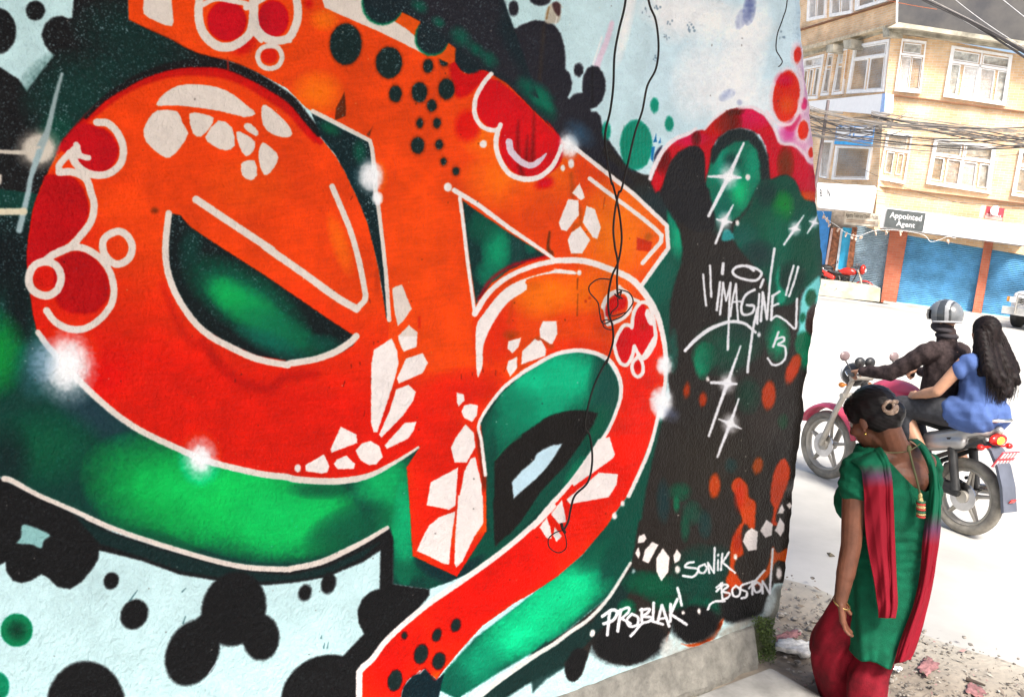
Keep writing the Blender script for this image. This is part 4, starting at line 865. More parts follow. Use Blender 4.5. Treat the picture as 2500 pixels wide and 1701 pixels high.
def build_wall():
    th = .26; root = empty('painted_wall', V3(wall_pt(0, 0)), 0, 'tall plastered wall covered with an orange red and green graffiti mural', 'wall')
    o0 = wall_pt(0, 0)
    zs = list(np.linspace(-.05, WTOP, 120)); ncol = 70
    rng = random.Random(3)
    V = []; F = []; UVs = []
    R = .022
    ang = [0, 25, 50, 75, 90]
    cols = ncol + len(ang) + 3
    for z in zs:
        es = float(np.interp(z, EZ, ES)) + .004 * math.sin(z * 37) + .003 * math.sin(z * 91 + 1)
        row = []
        for k in range(ncol):
            t = k / (ncol - 1); s = -3.6 + (es - R + 3.6) * t
            # the plaster is not dead flat
            bump = .006 * math.sin(s * 3.1 + z * 1.3) + .004 * math.sin(s * 7 + z * 5.1)
            row.append((s, bump * min(1, (es - s) * 3)))
        for a in ang: row.append((es - R + R * math.sin(math.radians(a)), -R + R * math.cos(math.radians(a))))
        row.append((es - .002, -th * .5)); row.append((es - .01, -th)); row.append((-3.6, -th))
        for s, d in row: V.append(tuple(wall_pt(s, z, d) - o0)); UVs.append(((s - TS0) / (TS1 - TS0), (z - TZ0) / (TZ1 - TZ0)))
    n = len(row)
    for i in range(len(zs) - 1):
        for k in range(n):
            l = (k + 1) % n; F.append((i * n + k, i * n + l, (i + 1) * n + l, (i + 1) * n + k))
    F.append(tuple(range((len(zs) - 1) * n, len(zs) * n)))
    me = bpy.data.meshes.new('plaster'); me.from_pydata(V, [], F)
    uv = me.uv_layers.new(name='UVMap'); li = np.empty(len(me.loops), np.int32); me.loops.foreach_get('vertex_index', li)
    uv.data.foreach_set('uv', np.array(UVs, np.float32)[li].ravel())
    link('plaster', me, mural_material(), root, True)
    # plinth under it, with a worn top edge
    conc = mat('worn_concrete', (.21, .20, .175), .9, var=.16, scale=16, bump=.8, bscale=70)
    m = MB(); S = list(np.linspace(-3.6, wall_sz(1836, 1527)[0] - .01, 90)); rng = random.Random(5)
    rows = []
    for s in S:
        w = .012 * math.sin(s * 9) + .006 * math.sin(s * 31)
        j = rng.uniform(-.004, .004)
        rows.append([(.0, .172 + j * .3), (.014, .168 + j), (.024 + w * .2, .155 + j), (.075 + w, .02), (.08 + w, -.06), (0, -.06)])
    vs_ = [tuple(wall_pt(s, z, o) - o0) for s, r in zip(S, rows) for o, z in r]; k = 6; fs = []
    for i in range(len(S) - 1):
        for a in range(k): b = (a + 1) % k; fs.append((i * k + a, i * k + b, (i + 1) * k + b, (i + 1) * k + a))
    fs += [tuple(range(k)), tuple(len(vs_) - k + a for a in range(k))]
    m.add(vs_, fs); m.build('plinth', conc, root)
    # unseen slab added high above to shade the wall and pavement
    ov = MB(); mt = mat('grey_render', (.42, .41, .39), .85, var=.15, scale=3, bump=.3)
    s0, s1 = -6.5, 2.1
    P = [wall_pt(s0, WTOP + .92, 3.2), wall_pt(s1, WTOP + .92, 3.2), wall_pt(s1, WTOP + .92, -1.2), wall_pt(s0, WTOP + .92, -1.2)]
    ov.prism([V3(p - o0) for p in P], (0, 0, 3.2)); ov.build('unseen_shade_slab', mt, root)
    et = ES[-1]
    P = [wall_pt(-3.6, WTOP, .02), wall_pt(et - .02, WTOP, .02), wall_pt(et - .02, WTOP, -th + .01), wall_pt(-3.6, WTOP, -th + .01)]
    ov = MB(); ov.prism([V3(p - o0) for p in P], (0, 0, .915)); ov.build('upper_render', mt, root)
    return root


build_wall()

# cables that hang down the wall
def cable(name, s, r, out, mt, label, cat, extra=()):
    root = empty(name, V3(on_plane(*tr(s)[0], WA + WN * out, WN)), 0, label, cat)
    o0 = np.array(root.location)
    def run(st, rr, oo, nm):
        p = spline(tr(st), False, 6); n = len(p)
        P = [V3(on_plane(a, b, WA + WN * (oo + .012 * math.sin(k * .23)), WN) - o0) for k, (a, b) in enumerate(p)]
        m = MB(); m.tube(P, rr, 8); m.build(nm, mt, root, True)
    run(s, r, out, 'cable_run')
    for st, rr, oo, nm in extra: run(st, rr, oo, nm)
rub = mat('black_rubber', (.010, .009, .009), .5, var=.2, scale=30, spec=.25)
rub2 = mat('faded_rubber', (.018, .013, .012), .5, var=.3, scale=20, spec=.25)
cable('hanging_cable', 'C 790,-1200 770,-400 755,0 700,250 665,450 655,700 630,900 590,1080 600,1250 640,1480 F 650,130 690,290 715,450 722,600 695,760 650,860 625,960 613,1060 620,1180 650,1290 650,1420 600,1580 I 600,200 500,400 440,620 425,740 465,810 485,1000 450,1180 345,1290 310,1400 290,1500 250,1580', .0040, .04, rub,
      'black cable that hangs lowest and ends in a small loop over the red curl', 'cable',
      (('L 255,225 180,250 130,300 140,370 210,410 270,375 272,300 250,225', .0022, .03, 'end_loop'), ('L 235,175 245,215 262,245', .006, .03, 'knot')))
cable('hanging_cable', 'C 900,-1200 900,-400 940,0 1000,170 1022,380 1000,560 930,700 890,900 830,1080 770,1340 720,1540 F 700,200 670,340 655,500 668,640 690,760 685,900 690,1020 705,1060', .0038, .055, rub2,
      'brown cable that bows out to the right and ends in a tangled coil', 'cable',
      (('F 640,905 540,900 465,950 465,1010 530,1090 545,1180 570,1260 640,1240 730,1200 800,1120 815,1070 780,1010 700,985', .0026, .045, 'coil'),
       ('F 570,1240 580,1290 640,1310 650,1260 600,1230 560,1250', .0022, .04, 'coil'), ('F 665,1020 700,1050 720,1000 690,1030 730,1060', .0028, .045, 'knot'),
       ('F 690,1060 690,1120 640,1170 650,1200 760,1170', .0022, .04, 'coil')))
cable('hanging_cable', 'C 2110,-1200 2090,-500 2065,0 2030,150 1985,280 1975,400 2005,460 2025,500 2010,530 1995,542', .0024, .03, rub, 'thin dark wire with a hooked end near the top right corner of the wall', 'cable')

# ---------------------------------------------------------------- ground
road_m = mat('dusty_concrete_road', (.47, .455, .42), .9, var=.14, scale=.5, bump=.15, bscale=30)
dirt_m = mat('dusty_dirt', (.27, .228, .178), .95, var=.3, scale=5, bump=1, bscale=24, col2=(.15, .125, .10))
slab_m = mat('cast_concrete', (.29, .285, .27), .9, var=.2, scale=4, bump=.35, bscale=45)
m = MB(); m.add([(-2000, -2000, -.10), (2000, -2000, -.10), (2000, 2000, -.10), (-2000, 2000, -.10)], [(0, 1, 2, 3)]); tag(m.build('ground', dirt_m), kind='structure')
m = MB(); m.add([(-300, -60, -.045), (300, -60, -.045), (300, 500, -.045), (-300, 500, -.045)], [(0, 1, 2, 3)]); tag(m.build('road', road_m), kind='structure')
# dirt pavement : a bumpy sheet that thins out over the road
ra = on_z(1925, 1385)[:2]; rb = on_z(2500, 1595)[:2]; rd = (rb - ra) / np.linalg.norm(rb - ra); rn = np.array((-rd[1], rd[0]))
if rn[1] < 0: rn = -rn
NG = 210
xs = np.linspace(-5, 9, NG); ys = np.linspace(-4.5, 9, NG)
X, Y = np.meshgrid(xs, ys)
rg = np.random.default_rng(11)
def nz2(cell):
    a = vnoise(NG, NG, cell, rg); return a - .5
h = nz2(2) * .012 + nz2(5) * .018 + nz2(14) * .03
dd = (X - ra[0]) * rn[0] + (Y - ra[1]) * rn[1] + nz2(6) * .22 + nz2(2) * .06       # >0: over the road
Z = h - .012
Z = np.where(dd > -.25, Z + (-.075 - Z) * np.clip((dd + .25) / .3, 0, 1), Z)
keep = dd < .15
V = np.stack([X, Y, Z], -1).reshape(-1, 3); idx = np.arange(NG * NG).reshape(NG, NG)
F = [(idx[i, j], idx[i, j + 1], idx[i + 1, j + 1], idx[i + 1, j]) for i in range(NG - 1) for j in range(NG - 1) if keep[i, j] and keep[i + 1, j + 1] and keep[i, j + 1] and keep[i + 1, j]]
me = bpy.data.meshes.new('pavement'); me.from_pydata(V.tolist(), [], [tuple(int(q) for q in f) for f in F]); at = me.attributes.new('dust', 'FLOAT', 'POINT'); at.data.foreach_set('value', np.clip((dd.ravel() + .75) / .75, 0, 1).astype(np.float32))
dp = dirt_m.copy(); dp.name = 'dusty_dirt_verge'; nt = dp.node_tree; b = nt.nodes['Principled BSDF']; src = b.inputs['Base Color'].links[0].from_socket
an = nt.nodes.new('ShaderNodeAttribute'); an.attribute_name = 'dust'; mx = nt.nodes.new('ShaderNodeMix'); mx.data_type = 'RGBA'; nt.links.new(an.outputs['Fac'], mx.inputs[0]); nt.links.new(src, mx.inputs[6]); mx.inputs[7].default_value = (.40, .37, .31, 1); nt.links.new(mx.outputs[2], b.inputs['Base Color'])
tag(link('dirt_pavement', me, dp, None, True), kind='structure')
# concrete step at the foot of the wall
ca = on_z(1881, 1626, .02); cb = on_z(2012, 1701, .02); e_ = (cb - ca) / np.linalg.norm(cb - ca)
P = [wall_pt(-3.6, .02, .03), ca, ca + e_ * .25 + np.array((.004, 0, 0)), ca + e_ * 3.5, wall_pt(-3.6, .02, 4.0)]
m = MB(); m.prism([V3((p[0], p[1], .02)) for p in P], (0, 0, -.14)); o = m.build('concrete_step', slab_m); tag(o, kind='structure')
bv = o.modifiers.new('b', 'BEVEL'); bv.width = .015; bv.segments = 3

# moss and weeds in the corner of the wall
def tufts():
    m = MB(); r = random.Random(4)
    for k in range(2400):
        px = r.uniform(1842, 1889); py = r.uniform(1508, 1612)
        if px < 1842 + (py - 1508) * .32: continue
        q = on_plane(px, py, WA + WN * .02, WN) + WN * r.uniform(-.02, .012)
        if r.random() < .35: q = np.array((*on_z(r.uniform(1850, 1892), r.uniform(1560, 1622), .0)[:2], r.uniform(0, .03)))
        L_ = r.uniform(.005, .015); a = Vector((r.uniform(-1, 1), r.uniform(-1, 1), r.uniform(.1, 1.2))).normalized() * L_
        w = a.cross(Vector((r.uniform(-1, 1), r.uniform(-1, 1), r.uniform(-1, 1)))).normalized() * L_ * .3
        q = V3(q); m.add([q - w, q + w, q + a * .6 + w * .7, q + a, q + a * .6 - w * .7], [(0, 1, 2, 3, 4)])
    tag(m.build('moss', mat('moss_leaf', (.10, .15, .035), .8, var=.5, scale=60, col2=(.05, .08, .02))), kind='stuff')
tufts()

# litter
def litter():
    r = random.Random(9); m = MB()
    for k in range(2400):
        px = r.uniform(1880, 2560); py = r.uniform(1395, 1760)
        q = on_z(px, py, .0)
        if (q[0] - ra[0]) * rn[0] + (q[1] - ra[1]) * rn[1] > -.10 - .7 * r.random() ** 1.5: continue
        if r.random() < .4 and (q[0] - ra[0]) * rn[0] + (q[1] - ra[1]) * rn[1] < -.9: continue
        L_ = r.uniform(.004, .014) * (1 if r.random() < .93 else 2.2); a = r.uniform(0, 6.28); t = Vector((math.cos(a), math.sin(a), r.uniform(-.2, .5))) * L_; w = Vector((-math.sin(a), math.cos(a), r.uniform(-.3, .3))) * L_ * r.uniform(.15, .5)
        c = V3(q) + Vector((0, 0, r.uniform(.002, .016))); up = Vector((0, 0, L_ * .25))
        m.add([c - t, c + w - up * .3, c + t + up, c - w + up], [(0, 1, 2), (0, 2, 3)], r.choice([0, 0, 1, 4, 2, 4, 0, 4, 1, 2, 3]))
    tag(m.build('dry_litter', [mat('dead_leaf', (.15, .12, .09), .9), mat('pale_chip', (.32, .30, .26), .9), mat('dark_bit', (.07, .06, .05), .9), mat('pinkish_bit', (.28, .17, .16), .9), mat('earth_crumb', (.17, .14, .115), .95)]), kind='stuff')
    m = MB()
    for k in range(900):
        q = on_z(r.uniform(1880, 2560), r.uniform(1400, 1760), .0)
        if (q[0] - ra[0]) * rn[0] + (q[1] - ra[1]) * rn[1] > -.3 * r.random(): continue
        s_ = r.uniform(.004, .014) * (2 if r.random() < .05 else 1); m.ell(V3(q) + Vector((0, 0, s_ * .2)), (s_, s_ * r.uniform(.6, 1), s_ * .5), Matrix.Rotation(r.uniform(0, 3), 3, 'Z'), 0, 6, 4)
    tag(m.build('gravel', mat('grit', (.24, .215, .185), .9, var=.35, scale=40)), kind='stuff')
litter()


def sheet_scrap(name, px, z, mt, label, cat, seed, th=.004):
    """a crumpled flat piece lying on the dirt"""
    r = random.Random(seed); P = [on_z(a, b, z) for a, b in px]; n = 9; V = []; F = []
    c = np.mean(P, axis=0)
    for i in range(n):
        for j in range(n):
            u = i / (n - 1); v = j / (n - 1)
            q = (P[0] * (1 - u) + P[1] * u) * (1 - v) + (P[3] * (1 - u) + P[2] * u) * v - c
            w_ = .009 if (i in (0, n - 1) or j in (0, n - 1)) else .005
            V.append((q[0] + r.uniform(-w_, w_), q[1] + r.uniform(-w_, w_), r.uniform(0, .012) + .004 * math.sin(u * 7 + seed) * math.sin(v * 5) + .010))
    for i in range(n - 1):
        for j in range(n - 1): F.append((i * n + j, (i + 1) * n + j, (i + 1) * n + j + 1, i * n + j + 1))
    me = bpy.data.meshes.new(name); me.from_pydata(V, [], F); o = link(name, me, mt, None, True); o.location = c
    s_ = o.modifiers.new('s', 'SOLIDIFY'); s_.thickness = th
    return tag(o, label, cat)
pink = mat('pink_rag', (.28, .13, .13), .9, var=.25, scale=30); white = mat('white_paper', (.72, .71, .68), .8)
sheet_scrap('rag', tr('L 1955,1180 1960,1110 2120,1060 2180,1090'), .0, pink, 'faded pink rag lying on the dirt just beyond the corner of the wall', 'rag', 1)
sheet_scrap('rubble_patch', tr('L 1960,1230 2000,1150 2260,1180 2240,1290'), -.005, mat('broken_concrete', (.62, .60, .56), .9, var=.2, scale=30, bump=.5), 'pale broken slab of concrete at the foot of the wall corner', 'rubble', 2, .02)
sheet_scrap('paper_scrap', tr('U 725,1420 750,1400 800,1415 770,1440'), .0, white, 'white scrap of paper on the dirt beside the red trousers', 'paper', 3, .001)
sheet_scrap('plastic_wrapper', tr('U 890,1400 960,1340 1040,1390 940,1470'), .0, pink, 'larger dull pink plastic wrapper on the dirt behind the woman', 'wrapper', 4, .001)
sheet_scrap('plastic_wrapper', tr('U 1190,1560 1230,1500 1330,1560 1300,1620'), .0, pink, 'small dull pink wrapper on the dirt at the bottom edge of the photo', 'wrapper', 6, .001)
m = MB(); q = [on_z(*p, .02) for p in tr('U 1205,1462 1260,1480 1330,1505')]; m.tube([V3(p - q[0]) for p in q], [.011, .009, .005], 7); o = m.build('stick', mat('dark_wood', (.06, .045, .035), .9), None, True); o.location = q[0]; tag(o, 'short dark stick lying on the dirt right of the woman', 'stick')
m = MB(); q = [on_z(*p, .01) for p in tr('U 318,618 340,630 370,638')]; m.tube([V3(p - q[0]) for p in q], [.004, .016, .003], 7, flat=.4); o = m.build('fallen_leaf', mat('dry_leaf', (.2, .17, .12), .9), None, True); o.location = (q[0][0], q[0][1], -.03); tag(o, 'single dry leaf on the bare pale road edge left of the woman', 'leaf')
# ---------------------------------------------------------------- the brick building across the street
FA = on_z(2150, 738, -.045); FB = on_z(2390, 769, -.045); FD = (FB - FA) / np.linalg.norm(FB - FA); FN = np.array((FD[1], -FD[0], 0))
LC = on_plane(2152, 360, FA, FN)                      # the corner of its upper floors
_v = ray(880, 447); LD = np.array((_v[0], _v[1], 0)); LD /= np.linalg.norm(LD); LN = np.array((-LD[1], LD[0], 0))
if LN @ (CAM - LC) < 0: LN = -LN
if FN @ (CAM - FA) < 0: FN = -FN
BO = V3((LC[0], LC[1], 0)); bo = np.array(BO)


class Face:
    """a facade plane: traced points become positions on it, with sizes in metres"""
    def __init__(s, p, d, n): s.p = p; s.d = d; s.n = n
    def pt(s, x, y, out=0.0):
        return V3(on_plane(x, y, s.p + s.n * out, s.n))
    def uv(s, q): return (float((np.array(q) - s.p) @ s.d), float(q[2]))
    def slab(s, m, px, out, th, mi=0, org=BO):
        P = [s.pt(*p, out) for p in px]; u = [s.uv(p) for p in P]
        m.prism([p - org for p in P], V3(s.n) * -th, mi, u)
FR = Face(FA, FD, FN); FL = Face(LC, LD, LN)


def quad(q, u, v):
    """point inside a traced four-corner shape (top-left, top-right, bottom-right, bottom-left)"""
    a, b, c, d = [np.array(p) for p in q]; r = (a * (1 - u) + b * u) * (1 - v) + (d * (1 - u) + c * u) * v
    return (float(r[0]), float(r[1]))
def sub(q, u0, v0, u1, v1): return [quad(q, u0, v0), quad(q, u1, v0), quad(q, u1, v1), quad(q, u0, v1)]


def uvmat(name, kind, c1, c2, c3=None):
    m = bpy.data.materials.new(name); m.use_nodes = True; nt = m.node_tree; b = nt.nodes['Principled BSDF']; N = nt.nodes.new; Lk = nt.links.new
    b.inputs['Roughness'].default_value = .85
    uv = N('ShaderNodeUVMap')
    bt = N('ShaderNodeTexBrick'); bt.inputs['Scale'].default_value = 1.0; bt.inputs['Brick Width'].default_value = .24; bt.inputs['Row Height'].default_value = .078; bt.inputs['Mortar Size'].default_value = .009
    bt.inputs['Color1'].default_value = c1; bt.inputs['Color2'].default_value = c2; bt.inputs['Mortar'].default_value = c3; bt.inputs['Mortar Smooth'].default_value = .3
    Lk(uv.outputs[0], bt.inputs['Vector'])
    nz = N('ShaderNodeTexNoise'); nz.inputs['Scale'].default_value = 1.3; nz.inputs['Detail'].default_value = 6; Lk(uv.outputs[0], nz.inputs['Vector'])
    hs = N('ShaderNodeHueSaturation'); mr = N('ShaderNodeMapRange'); mr.inputs[1].default_value = .3; mr.inputs[2].default_value = .7; mr.inputs[3].default_value = .72; mr.inputs[4].default_value = 1.25
    Lk(nz.outputs[0], mr.inputs[0]); Lk(mr.outputs[0], hs.inputs['Value']); Lk(bt.outputs[0], hs.inputs['Color']); Lk(hs.outputs[0], b.inputs['Base Color'])
    bp = N('ShaderNodeBump'); bp.inputs['Strength'].default_value = .6; bp.inputs['Distance'].default_value = .02; bp.invert = True
    Lk(bt.outputs['Fac'], bp.inputs['Height']); Lk(bp.outputs[0], b.inputs['Normal'])
    return m


brick = uvmat('yellow_brick', 0, (.66, .41, .22, 1), (.74, .52, .31, 1), (.68, .57, .44, 1))
redbrick = uvmat('red_brick', 0, (.46, .12, .06, 1), (.52, .16, .085, 1), (.46, .2, .14, 1))
wpaint = mat('white_window_paint', (.82, .81, .79), .6, var=.05)
curt = mat('curtain_behind_glass', (.62, .62, .56), .2, var=.22, scale=7, spec=.6)
curt2 = mat('pale_curtain', (.80, .78, .75), .2, var=.1, scale=12, spec=.6)
concr = mat('weathered_slab', (.42, .39, .31), .9, var=.25, scale=2.5, bump=.4)
dark = mat('tarred_sheet', (.05, .05, .055), .8, var=.3, scale=1.2, col2=(.095, .09, .085), bump=.3, bscale=3)
white = mat('white_signboard', (.80, .80, .80), .5, var=.02)
blue = mat('blue_shutter_paint', (.13, .40, .66), .45, var=.14, scale=2.2)
greyblue = mat('faded_blue_shutter', (.34, .46, .54), .5, var=.12, scale=4)
brown = mat('brown_ledge', (.22, .10, .05), .8)
wood = mat('door_wood', (.30, .11, .05), .7, var=.3, scale=9)
cyan = mat('bright_blue_door', (.03, .42, .70), .5, var=.08)

bld = empty('brick_building', BO, 0, 'yellow brick building with white windows over blue roller shutters across the street', 'building')
def part(name, face, px, out, th, mt, parent=None, kind=None, curve=False):
    m = MB(); face.slab(m, px, out, th); return m.build(name, mt, parent or bld, kind=kind)

# walls: the right-hand face from the shops' signboard up, the left-hand face going back
part('wall', FR, [(2128, 560), (2147, 395)] + tr('X 1010,880 1070,290') + [(2900, 210), (2960, 700)], 0, .3, brick)
part('wall', FL, tr('X 1015,880 1075,270 1140,205 1150,-600 -200,-600 -200,1500 Y -200,330') + [(2134, 560)], 0, .3, brick)
part('ground_floor_wall', FR, [(1900, 470)] + [(2160, 505), (2960, 600), (2920, 850), (1900, 705)], -.25, .25, mat('stained_plaster', (.40, .34, .28), .9, var=.2))
part('ledge', FR, tr('X 1012,884 2324,1052') + [(2900, 352), (2900, 362)] + tr('X 2324,1066 1012,896'), .10, .12, brown)
part('ledge', FR, tr('Y 915,208 2324,372') + [(2900, 584 - 12), (2900, 584 - 4)] + tr('Y 2324,385 915,216'), .10, .12, brown)
part('ledge', FL, tr('X -200,395 250,262 1125,-2 1125,8 250,274 -200,407'), .10, .12, brown)
# floor slab that sticks out under the dark upper storey
m = MB(); FR.slab(m, tr('X 1035,262 1140,212 2324,390') + [(2900, 205 - 20), (2900, 205)] + tr('X 2324,432 1180,262'), .62, .62); m.build('floor_slab', concr, bld)
m = MB(); FR.slab(m, tr('X 1060,290 1180,262 2324,432') + [(2900, 210), (2900, 222)] + tr('X 2324,476 1070,300'), .30, .30); m.build('slab_beam', concr, bld)
part('upper_wall', FR, tr('X 1128,212 1150,-900 3800,-900') + [(2900, 184)] + tr('X 2324,388'), .30, .35, dark)
part('upper_wall_edge', FR, tr('X 1112,215 1130,215 1152,-900 1134,-900'), .34, .3, white)
# left-hand face: beam, beam heads, dark recess
part('slab_beam', FL, tr('X -200,545 250,440 640,340 1010,240 1010,262 640,370 250,478 -200,585'), .25, .25, mat('cream_render', (.56, .47, .33), .85, var=.15))
part('shadow_gap', FL, tr('X -200,600 250,485 610,385 985,288 985,318 610,430 250,540 -200,660'), .02, .05, concr)
for px in ('X 612,385 690,372 690,452 620,462', 'X 452,428 520,418 515,492 452,500', 'X 985,262 1050,262 1055,345 990,352'):
    part('beam_head', FL, tr(px), .45, .45, concr)
for px in ('X 620,462 660,455 600,900 575,900', 'X 690,440 715,432 655,890 625,890', 'X 520,490 560,480 490,900 460,900', 'X 440,505 455,500 385,935 365,938'):
    part('brick_pier', FL, tr(px), .06, .08, brick)


def window(face, q, panes, fr=.05, glass=None, label=None, bars=()):
    """white frame round a traced opening, with its panes as sub-parts; panes are given as fractions of the opening"""
    m = MB(); W_ = (1, 1)
    face.slab(m, sub(q, 0, 0, 1, fr), .07, .12); face.slab(m, sub(q, 0, 1 - fr * 1.2, 1, 1), .09, .14)
    face.slab(m, sub(q, 0, fr, fr * 1.2, 1 - fr * 1.2), .07, .12); face.slab(m, sub(q, 1 - fr * 1.2, fr, 1, 1 - fr * 1.2), .07, .12)
    us = sorted({u for p in panes for u in (p[0], p[2])}); 
    # the frame's own boards fill whatever is not a pane
    face.slab(m, sub(q, fr * 1.2, fr, 1 - fr * 1.2, 1 - fr * 1.2), -.015, .03, 0)
    for b in bars: face.slab(m, sub(q, *b), .055, .10)
    f = m.build('window', wpaint, bld, label=label)
    for p in panes:
        g = MB(); face.slab(g, sub(q, *p[:4]), .0, .01); g.build("pane", (curt, curt2)[p[4]], f)
        e = MB(); w = .018
        for a in ((p[0] - w, p[1] - w, p[2] + w, p[1]), (p[0] - w, p[3], p[2] + w, p[3] + w), (p[0] - w, p[1], p[0], p[3]), (p[2], p[1], p[2] + w, p[3])): face.slab(e, sub(q, *a), .035, .045)
        e.build('sash', wpaint, f)
GL = [curt, curt2]
window(FR, tr('X 1170,365 1403,393 1345,885 1100,862'), [(.14, .09, .80, .24, 0), (.12, .34, .46, .92, 1), (.54, .34, .88, .92, 1)], bars=[(.04, .27, .96, .31)])
window(FR, tr('X 1640,432 2220,522 2150,1002 1560,915'), [(.05, .10, .45, .25, 0), (.55, .10, .94, .25, 0), (.05, .36, .18, .92, 0), (.27, .36, .47, .92, 1), (.54, .36, .74, .92, 1), (.82, .36, .94, .92, 0)], bars=[(.03, .28, .97, .33), (.49, .05, .52, .95)])
window(FR, tr('X 1030,1245 1272,1275 Y 1195,192 952,150'), [(.10, .08, .80, .30, 0), (.16, .42, .40, .82, 0), (.60, .42, .78, .82, 0)], bars=[(.04, .33, .96, .38)])
window(FR, tr('X 1478,1308 2060,1382 Y 2005,285 1400,190'), [(.04, .08, .44, .30, 0), (.54, .08, .94, .30, 0), (.06, .42, .20, .88, 0), (.28, .42, .47, .9, 1), (.53, .42, .72, .9, 1), (.80, .42, .92, .88, 0)], bars=[(.03, .33, .97, .37), (.49, .05, .51, .95)])
window(FR, tr('X 2285,1412 2880,1490 Y 2820,395 2205,300'), [(.04, .08, .44, .30, 0), (.54, .08, .94, .30, 0), (.06, .42, .20, .88, 0), (.28, .42, .47, .9, 1), (.53, .42, .72, .9, 1), (.80, .42, .92, .88, 0)], bars=[(.03, .33, .97, .37)])
window(FL, tr('X 715,430 1050,368 1000,868 640,888'), [(.08, .08, .90, .26, 1), (.08, .34, .45, .92, 1), (.54, .34, .90, .92, 1)], bars=[(.04, .28, .96, .32)])
window(FL, tr('X 575,470 655,455 600,890 500,900'), [(.2, .1, .8, .3, 1), (.2, .4, .8, .9, 1)])
window(FL, tr('X 470,500 525,492 470,900 395,910'), [(.2, .1, .8, .3, 0), (.2, .4, .8, .9, 1)])
window(FL, tr('X 240,560 430,512 365,935 190,940'), [(.08, .06, .45, .2, 1), (.54, .06, .9, .2, 1), (.12, .32, .28, .9, 0), (.42, .32, .56, .9, 0), (.72, .32, .88, .9, 0)], bars=[(.04, .23, .96, .28)])
window(FL, tr('X 540,1378 880,1392 Y 835,152 500,148'), [(.06, .06, .94, .9, 1)])
window(FL, tr('X 395,1325 520,1330 Y 455,140 385,130'), [(.15, .06, .85, .9, 1)])
for px in ('X 290,-300 470,-340 440,170 265,205', 'X 500,-350 700,-400 690,130 480,165', 'X 740,-420 1100,-500 1120,-15 720,105'):
    window(FL, tr(px), [(.1, .5, .44, .95, 1), (.54, .5, .9, .95, 1), (.1, .06, .9, .42, 1)])
part('white_panel', FL, tr('X 290,960 1010,885 1000,1055 950,1085 300,1030'), .35, .30, white)
part('panel_side', FL, tr('X 985,885 1012,882 1003,1055 962,1060'), .40, .06, mat('pale_blue', (.30, .45, .75), .6))

# ground floor: pillars, shutters, doors
part('pillar', FR, tr('Y 1060,600 1232,615 1110,1332 968,1310'), .08, .34, redbrick)
part('pillar', FR, tr('Y 1958,700 2040,710 1915,1438 1832,1420'), .08, .34, redbrick)
part('pillar', FR, tr('Y 700,600 745,600 700,1000 640,1000'), .06, .3, wood)
part('door_frame', FR, tr('Y 498,600 610,610 545,1010 435,1000'), -.05, .15, wood)
part('door_post', FR, tr('Y 500,610 520,610 455,1010 435,1000'), .0, .1, mat('pale_pink_paint', (.6, .42, .38), .7))
part('door_post', FR, tr('Y 592,610 612,612 560,1010 540,1010'), .0, .1, mat('pale_grey_paint', (.5, .55, .58), .7))
part('door', FR, tr('Y 610,600 700,610 640,1010 560,1000'), -.08, .12, cyan)
part('door', FR, tr('Y 300,440 505,450 435,1010 300,1000'), -.08, .12, mat('blue_door_paint', (.03, .22, .55), .5))
def shutter(q, mt, n, label=None):
    m = MB(); FR.slab(m, sub(q, 0, 0, 1, 1), -.14, .03); sh = m.build('shutter', mt, bld, label=label)
    m = MB()
    for k in range(n):      # interlocking slats, each with a rolled face
        a = k / n; b = (k + .93) / n; prof = ((0, .0), (.22, .022), (.5, .034), (.78, .022), (1, .0))
        for (t0, o0), (t1, o1) in zip(prof, prof[1:]):
            c0 = quad(q, 0, a + (b - a) * t0); c1 = quad(q, 1, a + (b - a) * t0); c2 = quad(q, 1, a + (b - a) * t1); c3 = quad(q, 0, a + (b - a) * t1)
            m.add([FR.pt(*c0, -.135 + o0) - BO, FR.pt(*c1, -.135 + o0) - BO, FR.pt(*c2, -.135 + o1) - BO, FR.pt(*c3, -.135 + o1) - BO], [(0, 1, 2, 3)])
    m.build('slat', mt, sh, kind='stuff')
    m = MB(); FR.slab(m, sub(q, 0, .965, 1, 1), -.09, .06); m.build('bottom_rail', mt, sh)
shutter(tr('Y 1230,600 1958,690 1838,1418 1115,1330'), blue, 42)
shutter(tr('Y 2040,700 2720,790 2600,1510 1918,1435'), blue, 42)
shutter(tr('Y 735,570 1062,600 968,1290 660,1250'), greyblue, 42, 'faded grey blue shutter')
part('fascia', FR, tr('Y 990,408 1400,458 2324,578') + [(2900, 400 + 655 / 3.873), (2900, 400 + 850 / 3.873)] + tr('Y 2324,772 1365,648 962,604'), .95, .08, white)
part('canopy_underside', FR, tr('Y 962,596 1365,640 2324,764 2324,780 1365,655 962,612'), .90, .95, mat('soffit', (.3, .3, .32), .8))


